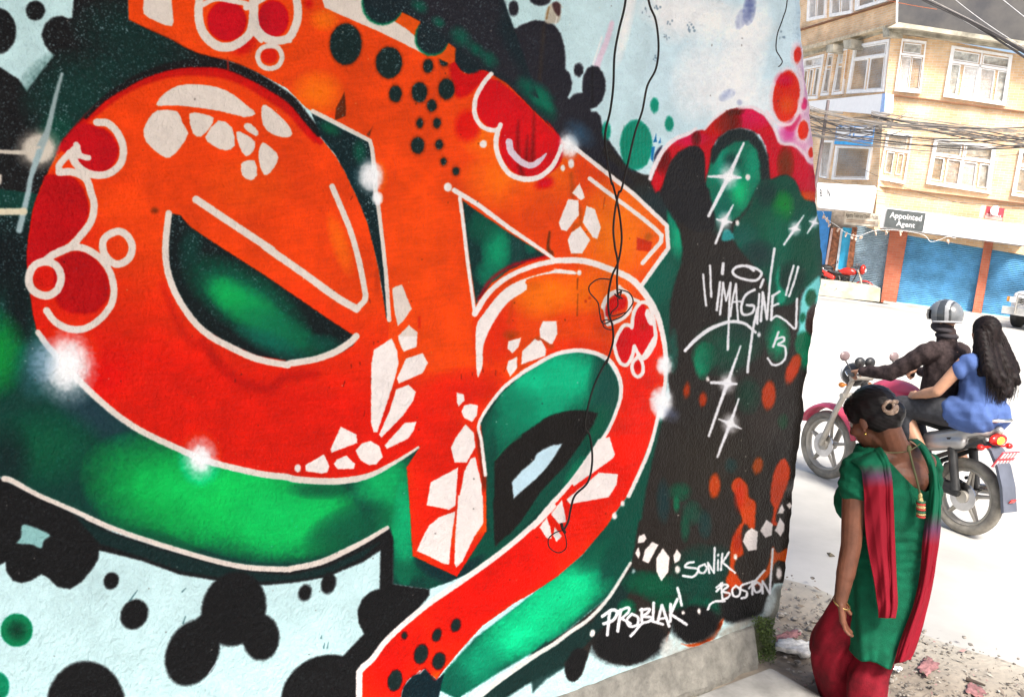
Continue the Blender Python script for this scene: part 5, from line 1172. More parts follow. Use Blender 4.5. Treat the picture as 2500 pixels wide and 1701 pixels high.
def text_on(face, q, txt, out, mt, name, parent=None, fit=(0, 0, 1, 1), bold=.0, th=.01, shear=0):
    c = bpy.data.curves.new('t', 'FONT'); c.body = txt; c.size = 1; c.align_x = 'CENTER'; c.offset = bold; c.extrude = 0; c.space_line = .85; c.resolution_u = 3; c.shear = shear
    o = bpy.data.objects.new('t', c); COL.objects.link(o); dg = bpy.context.evaluated_depsgraph_get(); me = bpy.data.meshes.new_from_object(o.evaluated_get(dg))
    bpy.data.objects.remove(o); bpy.data.curves.remove(c)
    xs_ = [v.co.x for v in me.vertices]; ys_ = [v.co.y for v in me.vertices]; x0, x1, y0, y1 = min(xs_), max(xs_), min(ys_), max(ys_)
    for v in me.vertices:
        u = fit[0] + (v.co.x - x0) / (x1 - x0) * (fit[2] - fit[0]); w = fit[1] + (y1 - v.co.y) / (y1 - y0) * (fit[3] - fit[1])
        v.co = face.pt(*quad(q, u, w), out) - BO
    me.materials.clear(); ob = link(name, me, mt, parent or bld)
    return ob


def on_board(root): root.location = BO; return root
blk_ink = mat('black_lettering', (.02, .02, .025), .6); wht_ink = mat('white_lettering', (.75, .75, .75), .6)
# the shop signs are things of their own
def sign(name, face, q, out, mt, label, cat='sign', th=.05):
    e = empty(name, BO, 0, label, cat); m = MB(); face.slab(m, q, out, th); m.build('board', mt, e); return e
q = tr('Y 1030,425 1396,468 1366,642 998,598')
s = sign('shop_sign', FR, q, 1.02, mat('grey_signboard', (.075, .085, .085), .6), 'dark grey sign board reading Appointed Agent in white letters')
text_on(FR, q, 'Appointed', 1.03, wht_ink, 'lettering', s, (.10, .14, .92, .56), .012)
text_on(FR, q, 'Agent', 1.03, wht_ink, 'lettering', s, (.30, .58, .78, .94), .012)
# serifs, so the words read as a roman face
q2 = tr('Y 362,178 916,210 868,462 376,412')
s = sign('shop_sign', FR, q2, 1.5, white, 'large blank white box sign with the letters B and N at its left end', th=1.2)
text_on(FR, q2, 'B', 1.51, blk_ink, 'lettering', s, (.05, .26, .09, .56), .01); text_on(FR, q2, 'N', 1.51, blk_ink, 'lettering', s, (.185, .22, .235, .55), .01)
q3 = tr('Y 632,452 962,475 945,600 622,572')
s = sign('shop_sign', FR, q3, .6, mat('cream_board', (.55, .50, .42), .7), 'narrow cream sign board with two rows of small lettering under the white box sign')
text_on(FR, q3, 'Agartha Tours and Travels Pvt.Ltd.', .61, mat('dark_ink', (.16, .14, .12), .7), 'lettering', s, (.03, .10, .97, .5), .012)
m = MB()
for v in (.60, .74): FR.slab(m, sub(q3, .05, v, .9, v + .05), .615, .01)
m.build('fine_print', mat('brown_ink', (.42, .28, .2), .7), s)
q4 = tr('Y 1972,398 2142,422 2120,546 1944,516')
s = sign('shop_sign', FR, q4, .5, mat('crimson_board', (.48, .05, .07), .5), 'small red sign with a round emblem above the white signboard')
m = MB(); c_ = FR.pt(*quad(q4, .52, .28), .52) - BO; m.ell(c_, (.16, .02, .16), None, 0, 16, 8); m.build('emblem', mat('pink_print', (.75, .5, .5), .6), s)
text_on(FR, q4, 'Century Bank', .51, mat('pale_print', (.8, .62, .6), .6), 'lettering', s, (.08, .52, .94, .78), .01) if False else None
m = MB(); FR.slab(m, sub(q4, .02, .72, .98, .98), .51, .01); m.build('pale_strip', mat('salmon_print', (.72, .38, .34), .6), s)
m = MB()
for k in range(9): a = .10 + k * .09; FR.slab(m, sub(q4, a, .56 + .02 * (k % 2), a + .05, .70), .512, .01)
m.build('lettering', mat('pale_print', (.85, .7, .68), .6), s)
part('sign_bracket', FR, tr('Y 1925,392 1965,398 1940,512 1900,505'), .45, .05, white)
qf = tr('Y 2262,606 2318,612 2310,672 2256,664')
text_on(FR, qf, 'Q', .962, mat('grey_lettering', (.45, .47, .5), .6), 'lettering', None, (0, 0, 1, 1), 0)
q5 = tr('X 552,1188 912,1190 884,1384 528,1366')
s = sign('banner', FL, q5, .55, mat('blue_banner_cloth', (.06, .30, .72), .6), 'blue and white banner hanging on the brick wall behind the cables', 'banner', .02)
m = MB()
for a in ((.02, .06, .36, .50), (.40, .05, .46, .55), (.50, .08, .97, .52), (.05, .58, .9, .70)): FL.slab(m, sub(q5, *a), .56, .01)
m.build('white_print', white, s)
m = MB(); FL.slab(m, tr('X 535,1330 885,1350 880,1378 528,1362'), .57, .01); m.build('blue_strip', mat('sky_blue_print', (.03, .36, .75), .6), s)

# festoon of dried flowers along the shop fronts
m = MB(); r = random.Random(2); gar = empty('garland', BO, 0, 'withered string of bulbs and dried marigolds hanging under the shop fascia', 'garland')
st = spline(tr('Y 420,450 460,520 560,590 640,650 760,680 920,630 1150,630 1370,670 1440,735 1520,720 1600,690 1680,705'), False, 6)
m.tube([FR.pt(a, b, 1.0) - BO for a, b in st], .007, 5); m.build('string', white, gar)
for a, b in tr('Y 430,475 462,505 480,550 565,600 640,645 700,665 735,680 782,690 920,632 1020,640 1158,632 1605,715'):
    m = MB()
    for k in range(5): m.ell(FR.pt(a + r.uniform(-2.5, 2.5), b + 3 + r.uniform(-2, 7), 1.0 + r.uniform(-.05, .05)) - BO, (.026, .024, .045), None, 0, 6, 5)
    m.build('blossom', mat('dried_marigold', (.62, .46, .36), .9, var=.3, scale=20), gar)

# low plastered wall the parked motorcycles stand behind
kerb = empty('forecourt_wall', V3(on_z(2050, 740, 0)), 0, 'low stained plaster wall in front of the parked motorcycles', 'low wall')
k0 = np.array(kerb.location); pk = on_z(1998, 722, -.045); m = MB()
KD = FD; KN = FN; FK = Face(pk, KD, KN)
FK.slab(m, tr('Y 360,1085 430,1092 700,1122 900,1150 962,1182 955,1304 600,1268 360,1236'), 0, .35, 0, V3(k0)); m.build('plaster', mat('stained_white_plaster', (.62, .59, .47), .9, var=.22, scale=2.2, col2=(.45, .38, .26)), kerb)
m = MB(); m.box(FA + FN * .15 + FD * (-3.0) + (0, 0, .2), (1, 1, 1)); 
# raised forecourt behind it
m = MB(); P = [FA + FD * -7 - FN * .3, FA + FD * -.2 - FN * .3, FA + FD * -.2 + FN * .9, pk + FD * 2.2, pk - FD * 4]
m.prism([V3((p[0], p[1], -.03)) for p in P], (0, 0, -.05)); tag(m.build('forecourt', slab_m), kind='structure')
# step along the shutters
m = MB(); P = [FA + FD * .1 + FN * .55, FA + FD * 9 + FN * .55, FA + FD * 9 - FN * .3, FA + FD * .1 - FN * .3]
m.prism([V3((p[0], p[1], .02)) for p in P], (0, 0, -.08)); tag(m.build('shop_step', road_m), kind='structure')

# ---------------------------------------------------------------- overhead cables and the pole that carries them
pole = empty('cable_pole', V3(on_y(2000, 700, 27.0) * (1, 1, 0)), 0, 'thin dark steel pole carrying the street cables in front of the building', 'pole')
p0 = on_y(2016, 240, 27.0); p1 = on_y(1999, 400, 27.0); m = MB(); pb = np.array((p1[0], p1[1], -.05)); pole.location = V3(pb)
m.tube([(0, 0, 0), (0, 0, (p0[2] - .0))], [.06, .045], 10); m.build('mast', mat('rusty_steel', (.16, .13, .13), .6, metal=.4), pole, True)
m = MB(); m.box((0, 0, p0[2] - .3), (.9, .05, .05)); m.box((0, 0, p0[2] - 1.0), (.7, .05, .05)); m.build('crossarm', mat('steel_arm', (.14, .13, .12), .6), pole)
cab_m = mat('sooty_cable', (.05, .045, .045), .6); cab_g = mat('sun_bleached_cable', (.22, .20, .18), .6); wht_c = mat('pale_wire', (.5, .5, .5), .5); cab_r = mat('orange_cable', (.38, .10, .03), .5)


def wire(a, b, ya, yb, r, sag, mt, label, group, wob=0):
    A = on_y(*a, ya); B = on_y(*b, yb); n = 26; P = []
    for k in range(n):
        t = k / (n - 1); q = A * (1 - t) + B * t; q = q - UPZ * (sag * 4 * t * (1 - t)) + UPZ * (wob * math.sin(t * 9 + a[1]))
        P.append(V3(q - A))
    m = MB(); m.tube(P, r, 5); o = m.build('power_cable', mt, None, True); o.location = V3(A); return tag(o, label, 'cable', group)
r = random.Random(21); T0 = lambda s: tr(s)[0]
for k in range(26):
    ya = r.gauss(0, 1); l = T0('X 300,%f' % (1120 + ya * 70 + (60 if k % 3 == 0 else 0))); rr = T0('X 2700,%f' % (1300 + ya * 62 + r.gauss(0, 45)))
    wire(l, rr, 27.2 + r.uniform(-.4, .4), 24.5 + r.uniform(-.5, .5), r.choice([.006, .008, .011, .015]), r.uniform(.05, .4), r.choice([cab_m, cab_g, cab_g]), 'thin cable in the tangle strung across the middle of the brick building', 'cables tangled across the facade', .03)
for k in range(9):
    a = T0('X 880,%f' % (1050 + r.uniform(-10, 60))); b = T0('X 2700,%f' % (1370 + r.uniform(-40, 90)))
    wire(a, b, 26.5, 24.6 + r.uniform(-.4, .4), r.choice([.010, .016]), r.uniform(-.1, .2), r.choice([cab_m, cab_g]), 'cable of the bunch that starts at the white panel and runs right', 'bunched cables leaving the white panel', .015)
for k in range(9):
    a = T0('X 250,%f' % (1000 + r.uniform(0, 280))); b = T0('X %f,%f' % (1000 + r.uniform(-60, 200), 1020 + r.uniform(0, 260)))
    wire(a, b, 27, 26.4, .012, r.uniform(.1, .5), r.choice([cab_m, cab_g]), 'slack thin cable looping between the pole and the building corner', 'slack cables at the pole', .04)
for k in range(10):     # the thick black bundle, top right
    o_ = r.uniform(-34, 34)
    a = T0('X %f,-260' % (900 + o_ * 2.2)); b = T0('X 2500,%f' % (560 + o_ * 1.3 + (50 if k % 2 else 0)))
    wire(a, b, 19, 17.5, r.choice([.012, .016, .02]), r.uniform(-.05, .05), cab_m if k % 4 else cab_g, 'black cable of the thick bundle slanting across the dark upper storey', 'thick bundle of cables at the top right', .01)
wire(T0('X 1450,0'), T0('X 2450,560'), 19, 18, .007, .05, wht_c, 'pale thin wire just above the thick black bundle', None)
wire(T0('X 1650,-20'), T0('X 2450,520'), 19, 18, .006, .05, wht_c, 'pale thin wire crossing the middle of the dark upper storey', None)
wire(T0('X 2050,-60'), T0('X 2450,260'), 19, 18, .007, .0, wht_c, 'pale thin wire nearest the top right corner of the photo', None)
wire(T0('X 850,-40'), T0('X 1500,90'), 19, 19, .006, .02, cab_r, 'thin orange wire joining the black bundle from the left', None)
wire(T0('Y 360,120'), T0('Y 2450,400'), 27, 25, .006, .2, cab_m, 'single thin dark wire sagging along the lower brown ledge', None)
wire(T0('Y 800,50'), T0('Y 2450,430'), 27, 25, .005, .3, cab_m, 'single thin dark wire sagging just below the first floor windows', None)
wire(T0('X 1080,900'), T0('X 2450,1130'), 27, 26, .005, .9, cab_g, 'loosely drooping wire below the upper brown ledge', None)

# ---------------------------------------------------------------- white car nosing in from the right
def car():
    o = on_z(2466, 800, -.045); root = empty('parked_car', V3(o), 0, 'white off road car of which only the front corner shows at the right edge', 'car')
    fw = V3(-FD * .5 + FN * .87).normalized(); lf = Vector((-fw.y, fw.x, 0)); root.rotation_euler.z = math.atan2(fw.y, fw.x)
    wp = mat('white_car_paint', (.78, .78, .78), .25, var=.02); tr_ = mat('black_trim', (.03, .03, .03), .5); gl = mat('dark_car_glass', (.03, .04, .05), .05); ch = mat('chrome', (.6, .58, .55), .2, metal=.9); lamp = mat('lamp_lens', (.75, .74, .70), .1); ol = mat('orange_lens', (.7, .3, .05), .3)
    root.location = V3(o) - lf * -.85 - V3(FD) * .22
    y0 = -.85                       # body centred here; x back is negative
    def X_(x, y, z): return (x, y, z)
    m = MB()
    sec = [(.02, .58, .50, .62), (-.05, .62, .40, .86), (-.3, .86, .36, 1.00), (-1.2, .88, .36, 1.06), (-1.5, .88, .36, 1.10), (-3.9, .86, .38, 1.05), (-4.2, .80, .45, 1.0)]
    P = []
    for x, w, zb, zt in sec: P += [(x, -w + .03, zb), (x, -w, (zb + zt) / 2), (x, -w + .05, zt - .06), (x, -w + .16, zt), (x, w - .16, zt), (x, w - .05, zt - .06), (x, w, (zb + zt) / 2), (x, w - .03, zb)]
    k = 8; fs = [tuple(range(8)), tuple(range(len(P) - 8, len(P)))[::-1]]
    for i in range(len(sec) - 1):
        for a in range(k): b = (a + 1) % k; fs.append((i * k + a, (i + 1) * k + a, (i + 1) * k + b, i * k + b))
    m.add(P, fs); b_ = m.build('body', wp, root, True); bv = b_.modifiers.new('b', 'BEVEL'); bv.width = .03; bv.segments = 2
    m = MB(); P = []
    for x, w, z in ((-1.25, .76, 1.05), (-1.75, .66, 1.62), (-3.7, .66, 1.66), (-4.1, .76, 1.05)): P += [(x, -w, z), (x, w, z)]
    m.add(P, [(0, 1, 3, 2), (2, 3, 5, 4), (4, 5, 7, 6), (0, 2, 4, 6), (1, 7, 5, 3), (0, 6, 7, 1)]); m.build('roof', wp, root)
    m = MB(); m.add([(-1.29, -.68, 1.12), (-1.29, .68, 1.12), (-1.70, .60, 1.56), (-1.70, -.60, 1.56)], [(0, 1, 2, 3)]); m.build('windscreen', gl, root)
    for s in (-1, 1):
        m = MB(); m.add([(-1.45, s * .775, 1.12), (-1.85, s * .675, 1.55), (-3.6, s * .675, 1.58), (-3.9, s * .765, 1.12)], [(0, 1, 2, 3)]); m.build('side_window', gl, root)
    m = MB(); m.box((.06, 0, .78), (.05, .95, .16))
    g = m.build('grille', tr_, root); m = MB()
    for z in (.73, .78, .83): m.box((.095, 0, z), (.02, .93, .018))
    m.build('grille_bar', ch, g, kind='stuff')
    for s in (-1, 1):
        m = MB(); m.box((.03, s * .60, .78), (.10, .24, .15)); h = m.build('headlight', lamp, root); m = MB(); m.box((-.02, s * .76, .78), (.14, .10, .13)); m.build('indicator', ol, h)
    m = MB(); m.box((.10, 0, .48), (.16, 1.66, .20)); bb = m.build('bumper', mat('grey_bumper', (.62, .61, .57), .5), root)
    m = MB(); m.tube([(.22, -.45, .42), (.22, -.45, .95), (.22, .45, .95), (.22, .45, .42)], .03, 8); m.tube([(.22, -.45, .66), (.22, .45, .66)], .025, 8); m.build('bull_bar', ch, root, True)
    m = MB(); m.box((.20, .15, .52), (.01, .45, .13)); m.build('licence_plate', wp, root)
    for s in (-1, 1):
        for x in (-.75, -3.3):
            m = MB(); m.tube([(x, s * .70, .34), (x, s * .90, .34)], .19, 20); w_ = m.build('wheel', ch, root, True); m = MB(); m.tube([(x, s * .68, .34), (x, s * .72, .34), (x, s * .86, .34), (x, s * .885, .34)], [.31, .345, .345, .31], 24); m.build('tyre', tr_, w_, True)
    m = MB(); m.box((-1.5, .98, 1.12), (.12, .16, .12)); m.build('mirror', wp, root)
car()
# ---------------------------------------------------------------- motorcycles
def M_(name, *a, **k): return mat(name, *a, **k)
tyre_m = mat('dusty_tyre', (.24, .22, .185), .95, var=.25, scale=8, bump=.3, bscale=60); alloy = mat('dusty_alloy', (.42, .39, .34), .5, metal=.3); blackp = mat('black_engine_paint', (.03, .03, .03), .45, var=.3, scale=15); chrome = mat('bright_chrome', (.65, .65, .65), .15, metal=1); greyp = mat('grey_plastic', (.09, .10, .13), .5); seat_m = mat('seat_vinyl', (.025, .025, .028), .5)


def motorcycle(loc, rz, wb, body, tail, label, group=None, rear='plain', steer=0.0, shape='tank'):
    root = empty('motorcycle', loc, rz, label, 'motorcycle', group)
    def wheel(x, r, w):
        m = MB(); c = Vector((x, 0, r))
        ring = [(c.x + (r - .075) * math.cos(a), 0, c.z + (r - .075) * math.sin(a)) for a in [2 * math.pi * k / 36 for k in range(36)]]
        m.tube(ring, .02, 8, closed=True, flat=1.6)
        m.tube([(x, -.07, r), (x, .07, r)], .045, 14); 
        for k in range(5):
            a = 2 * math.pi * k / 5 + .35; e = Vector((c.x + (r - .08) * math.cos(a), 0, c.z + (r - .08) * math.sin(a)))
            for s in (-.022, .022): m.tube([(c.x + .03 * math.cos(a), s * 1.4, c.z + .03 * math.sin(a)), (e.x, s * .5, e.z)], [.016, .011], 6)
        wh = m.build('wheel', alloy, root, True)
        m = MB(); ring = [(c.x + (r - .038) * math.cos(a), 0, c.z + (r - .038) * math.sin(a)) for a in [2 * math.pi * k / 48 for k in range(48)]]
        m.tube(ring, .040, 12, closed=True, flat=w / .08); m.build('tyre', tyre_m, wh, True)
        m = MB(); m.tube([(x, .048, r), (x, .055, r)], .105, 24); m.build('brake_disc', chrome, wh, True)
    wheel(0, .282, .092); wheel(wb, .292, .082)
    m = MB()
    for s in (-1, 1): m.tube([(wb, s * .085, .30), (wb - .10, s * .085, .60), (wb - .25, s * .085, .96)], [.026, .024, .020], 10)
    m.tube([(wb - .24, -.12, .93), (wb - .24, .12, .93)], .025, 8); m.tube([(wb - .16, -.11, .76), (wb - .16, .11, .76)], .024, 8); m.build('fork', alloy, root, True)
    m = MB()      # front mudguard hugging the tyre
    for k in range(14):
        pass
    A_ = [math.radians(a) for a in range(20, 165, 10)]; V = []; F = []
    for a in A_:
        for t, rr in ((-.075, .318), (-.05, .345), (0, .355), (.05, .345), (.075, .318)): V.append((wb + rr * math.cos(a), t, .30 + rr * math.sin(a)))
    for i in range(len(A_) - 1):
        for j in range(4): F.append((i * 5 + j, i * 5 + j + 1, i * 5 + 6 + j, i * 5 + 5 + j))
    m.add(V, F); o = m.build('front_mudguard', body, root, True); s_ = o.modifiers.new('s', 'SOLIDIFY'); s_.thickness = .006
    # frame, engine
    m = MB(); 
    for s in (-1, 1):
        m.tube([(wb - .27, 0, .86), (wb - .40, s * .05, .45), (wb - .55, s * .10, .24), (.42, s * .11, .24), (.34, s * .12, .45), (-.12, s * .10, .74)], .018, 8)
        m.tube([(.36, s * .10, .38), (0, s * .10, .305)], [.028, .022], 8); m.tube([(.02, s * .115, .33), (.13, s * .12, .70)], [.03, .034], 10)
    m.tube([(wb - .27, 0, .88), (.75, 0, .74), (.1, 0, .72)], .03, 8); m.build('frame', blackp, root, True)
    m = MB(); m.ell((.55, 0, .36), (.19, .14, .13)); m.tube([(.55, 0, .40), (.66, 0, .64)], [.085, .075], 12)
    for k in range(6): m.tube([(.575 + k * .016, 0, .46 + k * .028), (.578 + k * .016, 0, .468 + k * .028)], .105, 12)
    m.tube([(.5, -.16, .34), (.5, .16, .34)], .09, 18); m.build('engine', blackp, root, True)
    m = MB(); m.tube([(.70, -.06, .50), (.78, -.10, .36), (.70, -.15, .22), (.4, -.16, .24), (.1, -.17, .32)], .02, 8); m.tube([(.15, -.15, .30), (-.18, -.16, .37)], [.035, .045], 12); m.build('exhaust', chrome, root, True)
    m = MB(); m.box((.25, .105, .33), (.5, .03, .10)); o = m.build('chain_case', blackp, root); o.modifiers.new('b', 'BEVEL').width = .012
    # tank
    m = MB(); m.ell((.74, 0, .87), (.25, .135, .125)); m.ell((.60, 0, .84), (.17, .10, .09)); m.ell((.86, 0, .86), (.14, .12, .10)); me = remesh(m, .014, 5); link('fuel_tank', me, body, root)
    m = MB(); m.tube([(.70, .11, .87), (.80, .125, .90)], .01, 6); m.build('tank_cap', chrome, root, True)
    # seat
    m = MB(); m.ell((.33, 0, .79), (.24, .115, .055)); m.ell((.06, 0, .835), (.20, .105, .05)); m.ell((.5, 0, .79), (.1, .09, .05)); link('seat', remesh(m, .014, 4), seat_m, root)
    # side panels and tail fairing
    m = MB()
    for s in (-1, 1):
        m.cap((.32, s * .10, .64), .05, (-.06, s * .095, .80), .045); m.cap((.30, s * .11, .60), .055, (.05, s * .11, .68), .05)
    m.cap((-.07, -.07, .80), .05, (-.07, .07, .80), .05); m.cap((-.05, -.05, .78), .05, (-.15, 0, .82), .035); link('tail_fairing', remesh(m, .012, 4), tail, root)
    m = MB(); m.tube([(.1, .13, .80), (-.06, .14, .87), (-.17, .08, .90), (-.19, 0, .905), (-.17, -.08, .90), (-.06, -.14, .87), (.1, -.13, .80)], .014, 8); m.build('grab_rail', chrome, root, True)
    tl = mat('red_lens', (.55, .015, .01), .2); m = MB(); m.ell((-.155, 0, .755), (.035, .095, .045)); t_ = m.build('tail_light', tl, root, True)
    m = MB(); m.ell((-.182, .01, .755), (.014, .042, .028)); m.build('lit_lamp', mat('lit_tail_lamp', (.9, .4, .02), .3, emit=(1, .35, .02, 2.2) if rear == 'rider' else None), t_, True)
    m = MB(); V = []; F = []
    pr = [(-.10, .73), (-.17, .68), (-.24, .58), (-.30, .45), (-.345, .28)]
    for x, z in pr: V += [(x, -.075, z), (x, .075, z), (x + .02, .075, z - .01), (x + .02, -.075, z - .01)]
    for i in range(4):
        for a in range(4): b = (a + 1) % 4; F.append((i * 4 + a, i * 4 + b, i * 4 + 4 + b, i * 4 + 4 + a))
    m.add(V, F + [(0, 1, 2, 3), (16, 17, 18, 19)]); m.build('rear_mudguard', greyp, root)
    pl = mat('red_licence_plate', (.62, .06, .08), .5); m = MB(); Rm = Matrix.Rotation(math.radians(-28), 3, 'Y'); m.box((-.235, 0, .635), (.008, .19, .14), Rm); lp = m.build('licence_plate', pl, root)
    if rear == 'rider':
        m = MB(); r = random.Random(8)
        for row in (.04, -.035):
            for k in range(5):
                y = -.075 + k * .037
                m.box(Vector((-.235, 0, .635)) + Rm @ Vector((-.006, y, row)), (.004, .02, .045), Rm)
        m.build('plate_characters', mat('plate_white', (.8, .75, .75), .5), lp)
        m = MB(); m.box((-.345, 0, .36), (.006, .06, .03), Rm); m.build('reflector', tl, root)
    # handlebar, lamp, instruments, mirrors
    hx = wb - .29
    m = MB(); m.tube([(hx - .16, .36, 1.00), (hx - .06, .30, 1.01), (hx + .02, .12, .98), (hx + .02, -.12, .98), (hx - .06, -.30, 1.01), (hx - .16, -.36, 1.00)], .012, 8); hb = m.build('handlebar', chrome, root, True)
    for s in (-1, 1):
        m = MB(); m.tube([(hx - .17, s * .365, 1.0), (hx - .07, s * .30, 1.01)], .019, 8); m.build('grip', seat_m, hb, True)
        m = MB(); m.tube([(hx - .05, s * .26, 1.02), (hx - .0, s * .28, 1.09)], .006, 6); mr_ = m.build('mirror', blackp, root, True); m = MB(); m.ell((hx, s * .29, 1.12), (.018, .055, .040)); m.build('mirror_glass', mat('mirror_back', (.22, .16, .16), .3), mr_, True)
        m = MB(); m.tube([(hx - .04, s * .30, 1.0), (hx - .12, s * .36, .985)], .006, 6); m.build('lever', chrome, hb, True)
    if shape == 'bikini':
        m = MB(); m.ell((hx + .17, 0, .98), (.10, .15, .16)); link('headlight_fairing', remesh(m, .014, 3), body, root)
        m = MB(); m.ell((hx + .255, 0, .96), (.03, .09, .07)); m.build('headlight', mat('headlamp', (.7, .7, .68), .1), root, True)
    else:
        m = MB(); m.ell((hx + .13, 0, .94), (.10, .10, .10)); m.build('headlight', blackp, root, True)
        m = MB(); m.ell((hx + .19, 0, .94), (.05, .085, .085)); m.build('headlight_lens', mat('headlamp', (.7, .7, .68), .1), root, True)
    m = MB(); m.ell((hx + .04, .06, 1.06), (.035, .05, .045)); m.ell((hx + .04, -.06, 1.06), (.035, .05, .045)); m.build('instruments', blackp, root, True)
    for s in (-1, 1):
        for x, z in ((hx + .10, .86), (-.14, .70)):
            m = MB(); m.tube([(x, s * .05, z), (x, s * .14, z)], .008, 6); m.ell((x, s * .16, z), (.026, .03, .022)); m.build('indicator', mat('amber_lens', (.6, .2, .03), .3) if x > 0 else tl, root, True)
        m = MB(); m.tube([(.48, s * .12, .30), (.48, s * .24, .29)], .014, 8); m.tube([(.12, s * .12, .38), (.12, s * .22, .38)], .014, 8); m.build('foot_peg', seat_m, root, True)
    m = MB(); m.tube([(.40, .14, .26), (.30, .22, .02)], .012, 6); m.build('side_stand', blackp, root, True)
    return root


ZR = -.045
RW = on_z(2345, 1300, ZR); FWp = on_z(2008, 1164, ZR); mdv = FWp - RW; WBL = float(np.linalg.norm(mdv)); mrz = math.atan2(mdv[1], mdv[0])
pinkp = mat('pinkish_red_tank_paint', (.60, .07, .13), .22, var=.1, scale=3); silver = mat('silver_fairing_paint', (.42, .41, .40), .28, metal=.4)
motorcycle(V3(RW), mrz, WBL, pinkp, silver, 'motorcycle with pink red tank and silver tail carrying a helmeted man and a woman', rear='rider')
redp = mat('shiny_red_paint', (.52, .025, .015), .2, var=.15, scale=4)
pb_ = on_z(2010, 722, .30) if False else on_plane(2052, 695, FA + FN * .9, FN); frz = math.atan2(FD[1], FD[0])
bk = on_plane(2106, 668, FA + FN * .55, FN) - FD * 1.17
motorcycle(V3((bk[0], bk[1], -.03)), frz - .05, 1.28, redp, redp, 'parked red motorcycle with round headlamp fairing in front of the faded shutter', shape='bikini')
bk = on_plane(2030, 668, FA + FN * .2, FN) - FD * .9
motorcycle(V3((bk[0], bk[1], -.03)), frz + .35, 1.28, blackp, blackp, 'parked black motorcycle half hidden behind the red one by the wooden doorway')

# ---------------------------------------------------------------- people
skin_m = mat('brown_skin', (.145, .056, .032), .5, var=.2, scale=9, bump=.15, bscale=120, spec=.35, sss=.08)
skin2 = mat('light_brown_skin', (.45, .24, .15), .5, var=.1, scale=9, spec=.35, sss=.08)
hair_m = mat('black_hair', (.008, .006, .007), .42, var=.3, scale=60, spec=.22)


def arm_hand(m, sh, el, wr, tip, rs, curl, thumb_side, palm_n, sc_=1.0, grip=False):
    """arm with a palm, four unequal bent fingers and a side thumb"""
    sh, el, wr, tip = map(Vector, (sh, el, wr, tip))
    m.cap(sh, rs[0], el, rs[1]); m.cap(el, rs[1], el * .45 + wr * .55, rs[1] * .92); m.cap(el * .5 + wr * .5, rs[1] * .9, wr, rs[2])
    d = (tip - wr).normalized(); side = Vector(thumb_side); side = (side - d * side.dot(d)).normalized(); n = Vector(palm_n); n = (n - d * n.dot(d) - side * n.dot(side)).normalized()
    P = lambda a, b, c=0: wr + d * a * sc_ + side * b * sc_ + n * c * sc_
    for b in (-.026, -.009, .009, .026): m.cap(P(.008, b * .7), .013 * sc_, P(.078, b), .0125 * sc_, 10)
    ln = {-.027: (.026, .018, .014), -.009: (.033, .022, .016), .009: (.036, .024, .017), .027: (.032, .021, .016)}
    for b, L3 in ln.items():
        p = P(.082, b); a = 0.0; r0 = .0088 * sc_
        for i, L in enumerate(L3):
            a += curl[i]; q = p + (d * math.cos(a) + n * math.sin(a)) * L * sc_; m.cap(p, r0, q, r0 * .9, 8); r0 *= .92; p = q
    a0 = P(.022, .026, .004); a1 = P(.052, .046, .014); a2 = P(.078, .052, .026 if not grip else .04); m.cap(a0, .013 * sc_, a1, .0105 * sc_, 8); m.cap(a1, .0105 * sc_, a2, .0085 * sc_, 8)


def head(m, c, F, U, s=1.0, nose=True):
    """skull with jaw, nose, brows, lips and ears, facing F"""
    F = Vector(F).normalized(); U = Vector(U); U = (U - F * U.dot(F)).normalized(); S = U.cross(F); R = Matrix((F, S, U)).transposed(); c = Vector(c)
    P = lambda x, y, z: c + R @ Vector((x, y, z)) * s
    m.ell(P(-.012, 0, .02), (.098 * s, .077 * s, .095 * s), R); m.ell(P(.03, 0, -.045), (.062 * s, .058 * s, .062 * s), R)
    m.cap(P(.055, 0, -.085), .024 * s, P(.0, 0, -.075), .045 * s); m.ell(P(.062, 0, -.092), (.02 * s, .022 * s, .018 * s), R)
    m.cap(P(.085, 0, .01), .0085 * s, P(.104, 0, -.028), .0125 * s); m.ell(P(.095, .012, -.032), .009 * s, R); m.ell(P(.095, -.012, -.032), .009 * s, R)
    m.ell(P(.078, 0, -.056), (.014 * s, .024 * s, .0075 * s), R); m.ell(P(.076, 0, -.067), (.014 * s, .020 * s, .0085 * s), R)
    for q in (-1, 1):
        m.ell(P(.052, q * .042, -.03), (.028 * s, .024 * s, .026 * s), R); m.cap(P(.078, q * .015, .022), .009 * s, P(.062, q * .052, .022), .009 * s)
        m.ell(P(-.005, q * .079, -.012), (.017 * s, .007 * s, .026 * s), R @ Matrix.Rotation(q * .35, 3, 'Z')); m.ell(P(.004, q * .078, -.038), (.009 * s, .007 * s, .010 * s), R)
    return R, P


def eyes(root, o0, P, R, s=1.0):
    wm = mat('eye_white', (.42, .38, .35), .3)
    for q in (-1, 1):
        m = MB(); m.ell(P(.070, q * .031, .002) - o0, .0125 * s); e = m.build('eye', wm, root, True); m = MB(); m.ell(P(.0795, q * .031, .001) - o0, (.0035 * s, .0055 * s, .0055 * s), R, 0, 10, 6); m.build('iris', hair_m, e, True)


def shifted(m, o0):
    o0 = Vector(o0); m.v = [tuple(Vector(v) - o0) for v in m.v]; return m


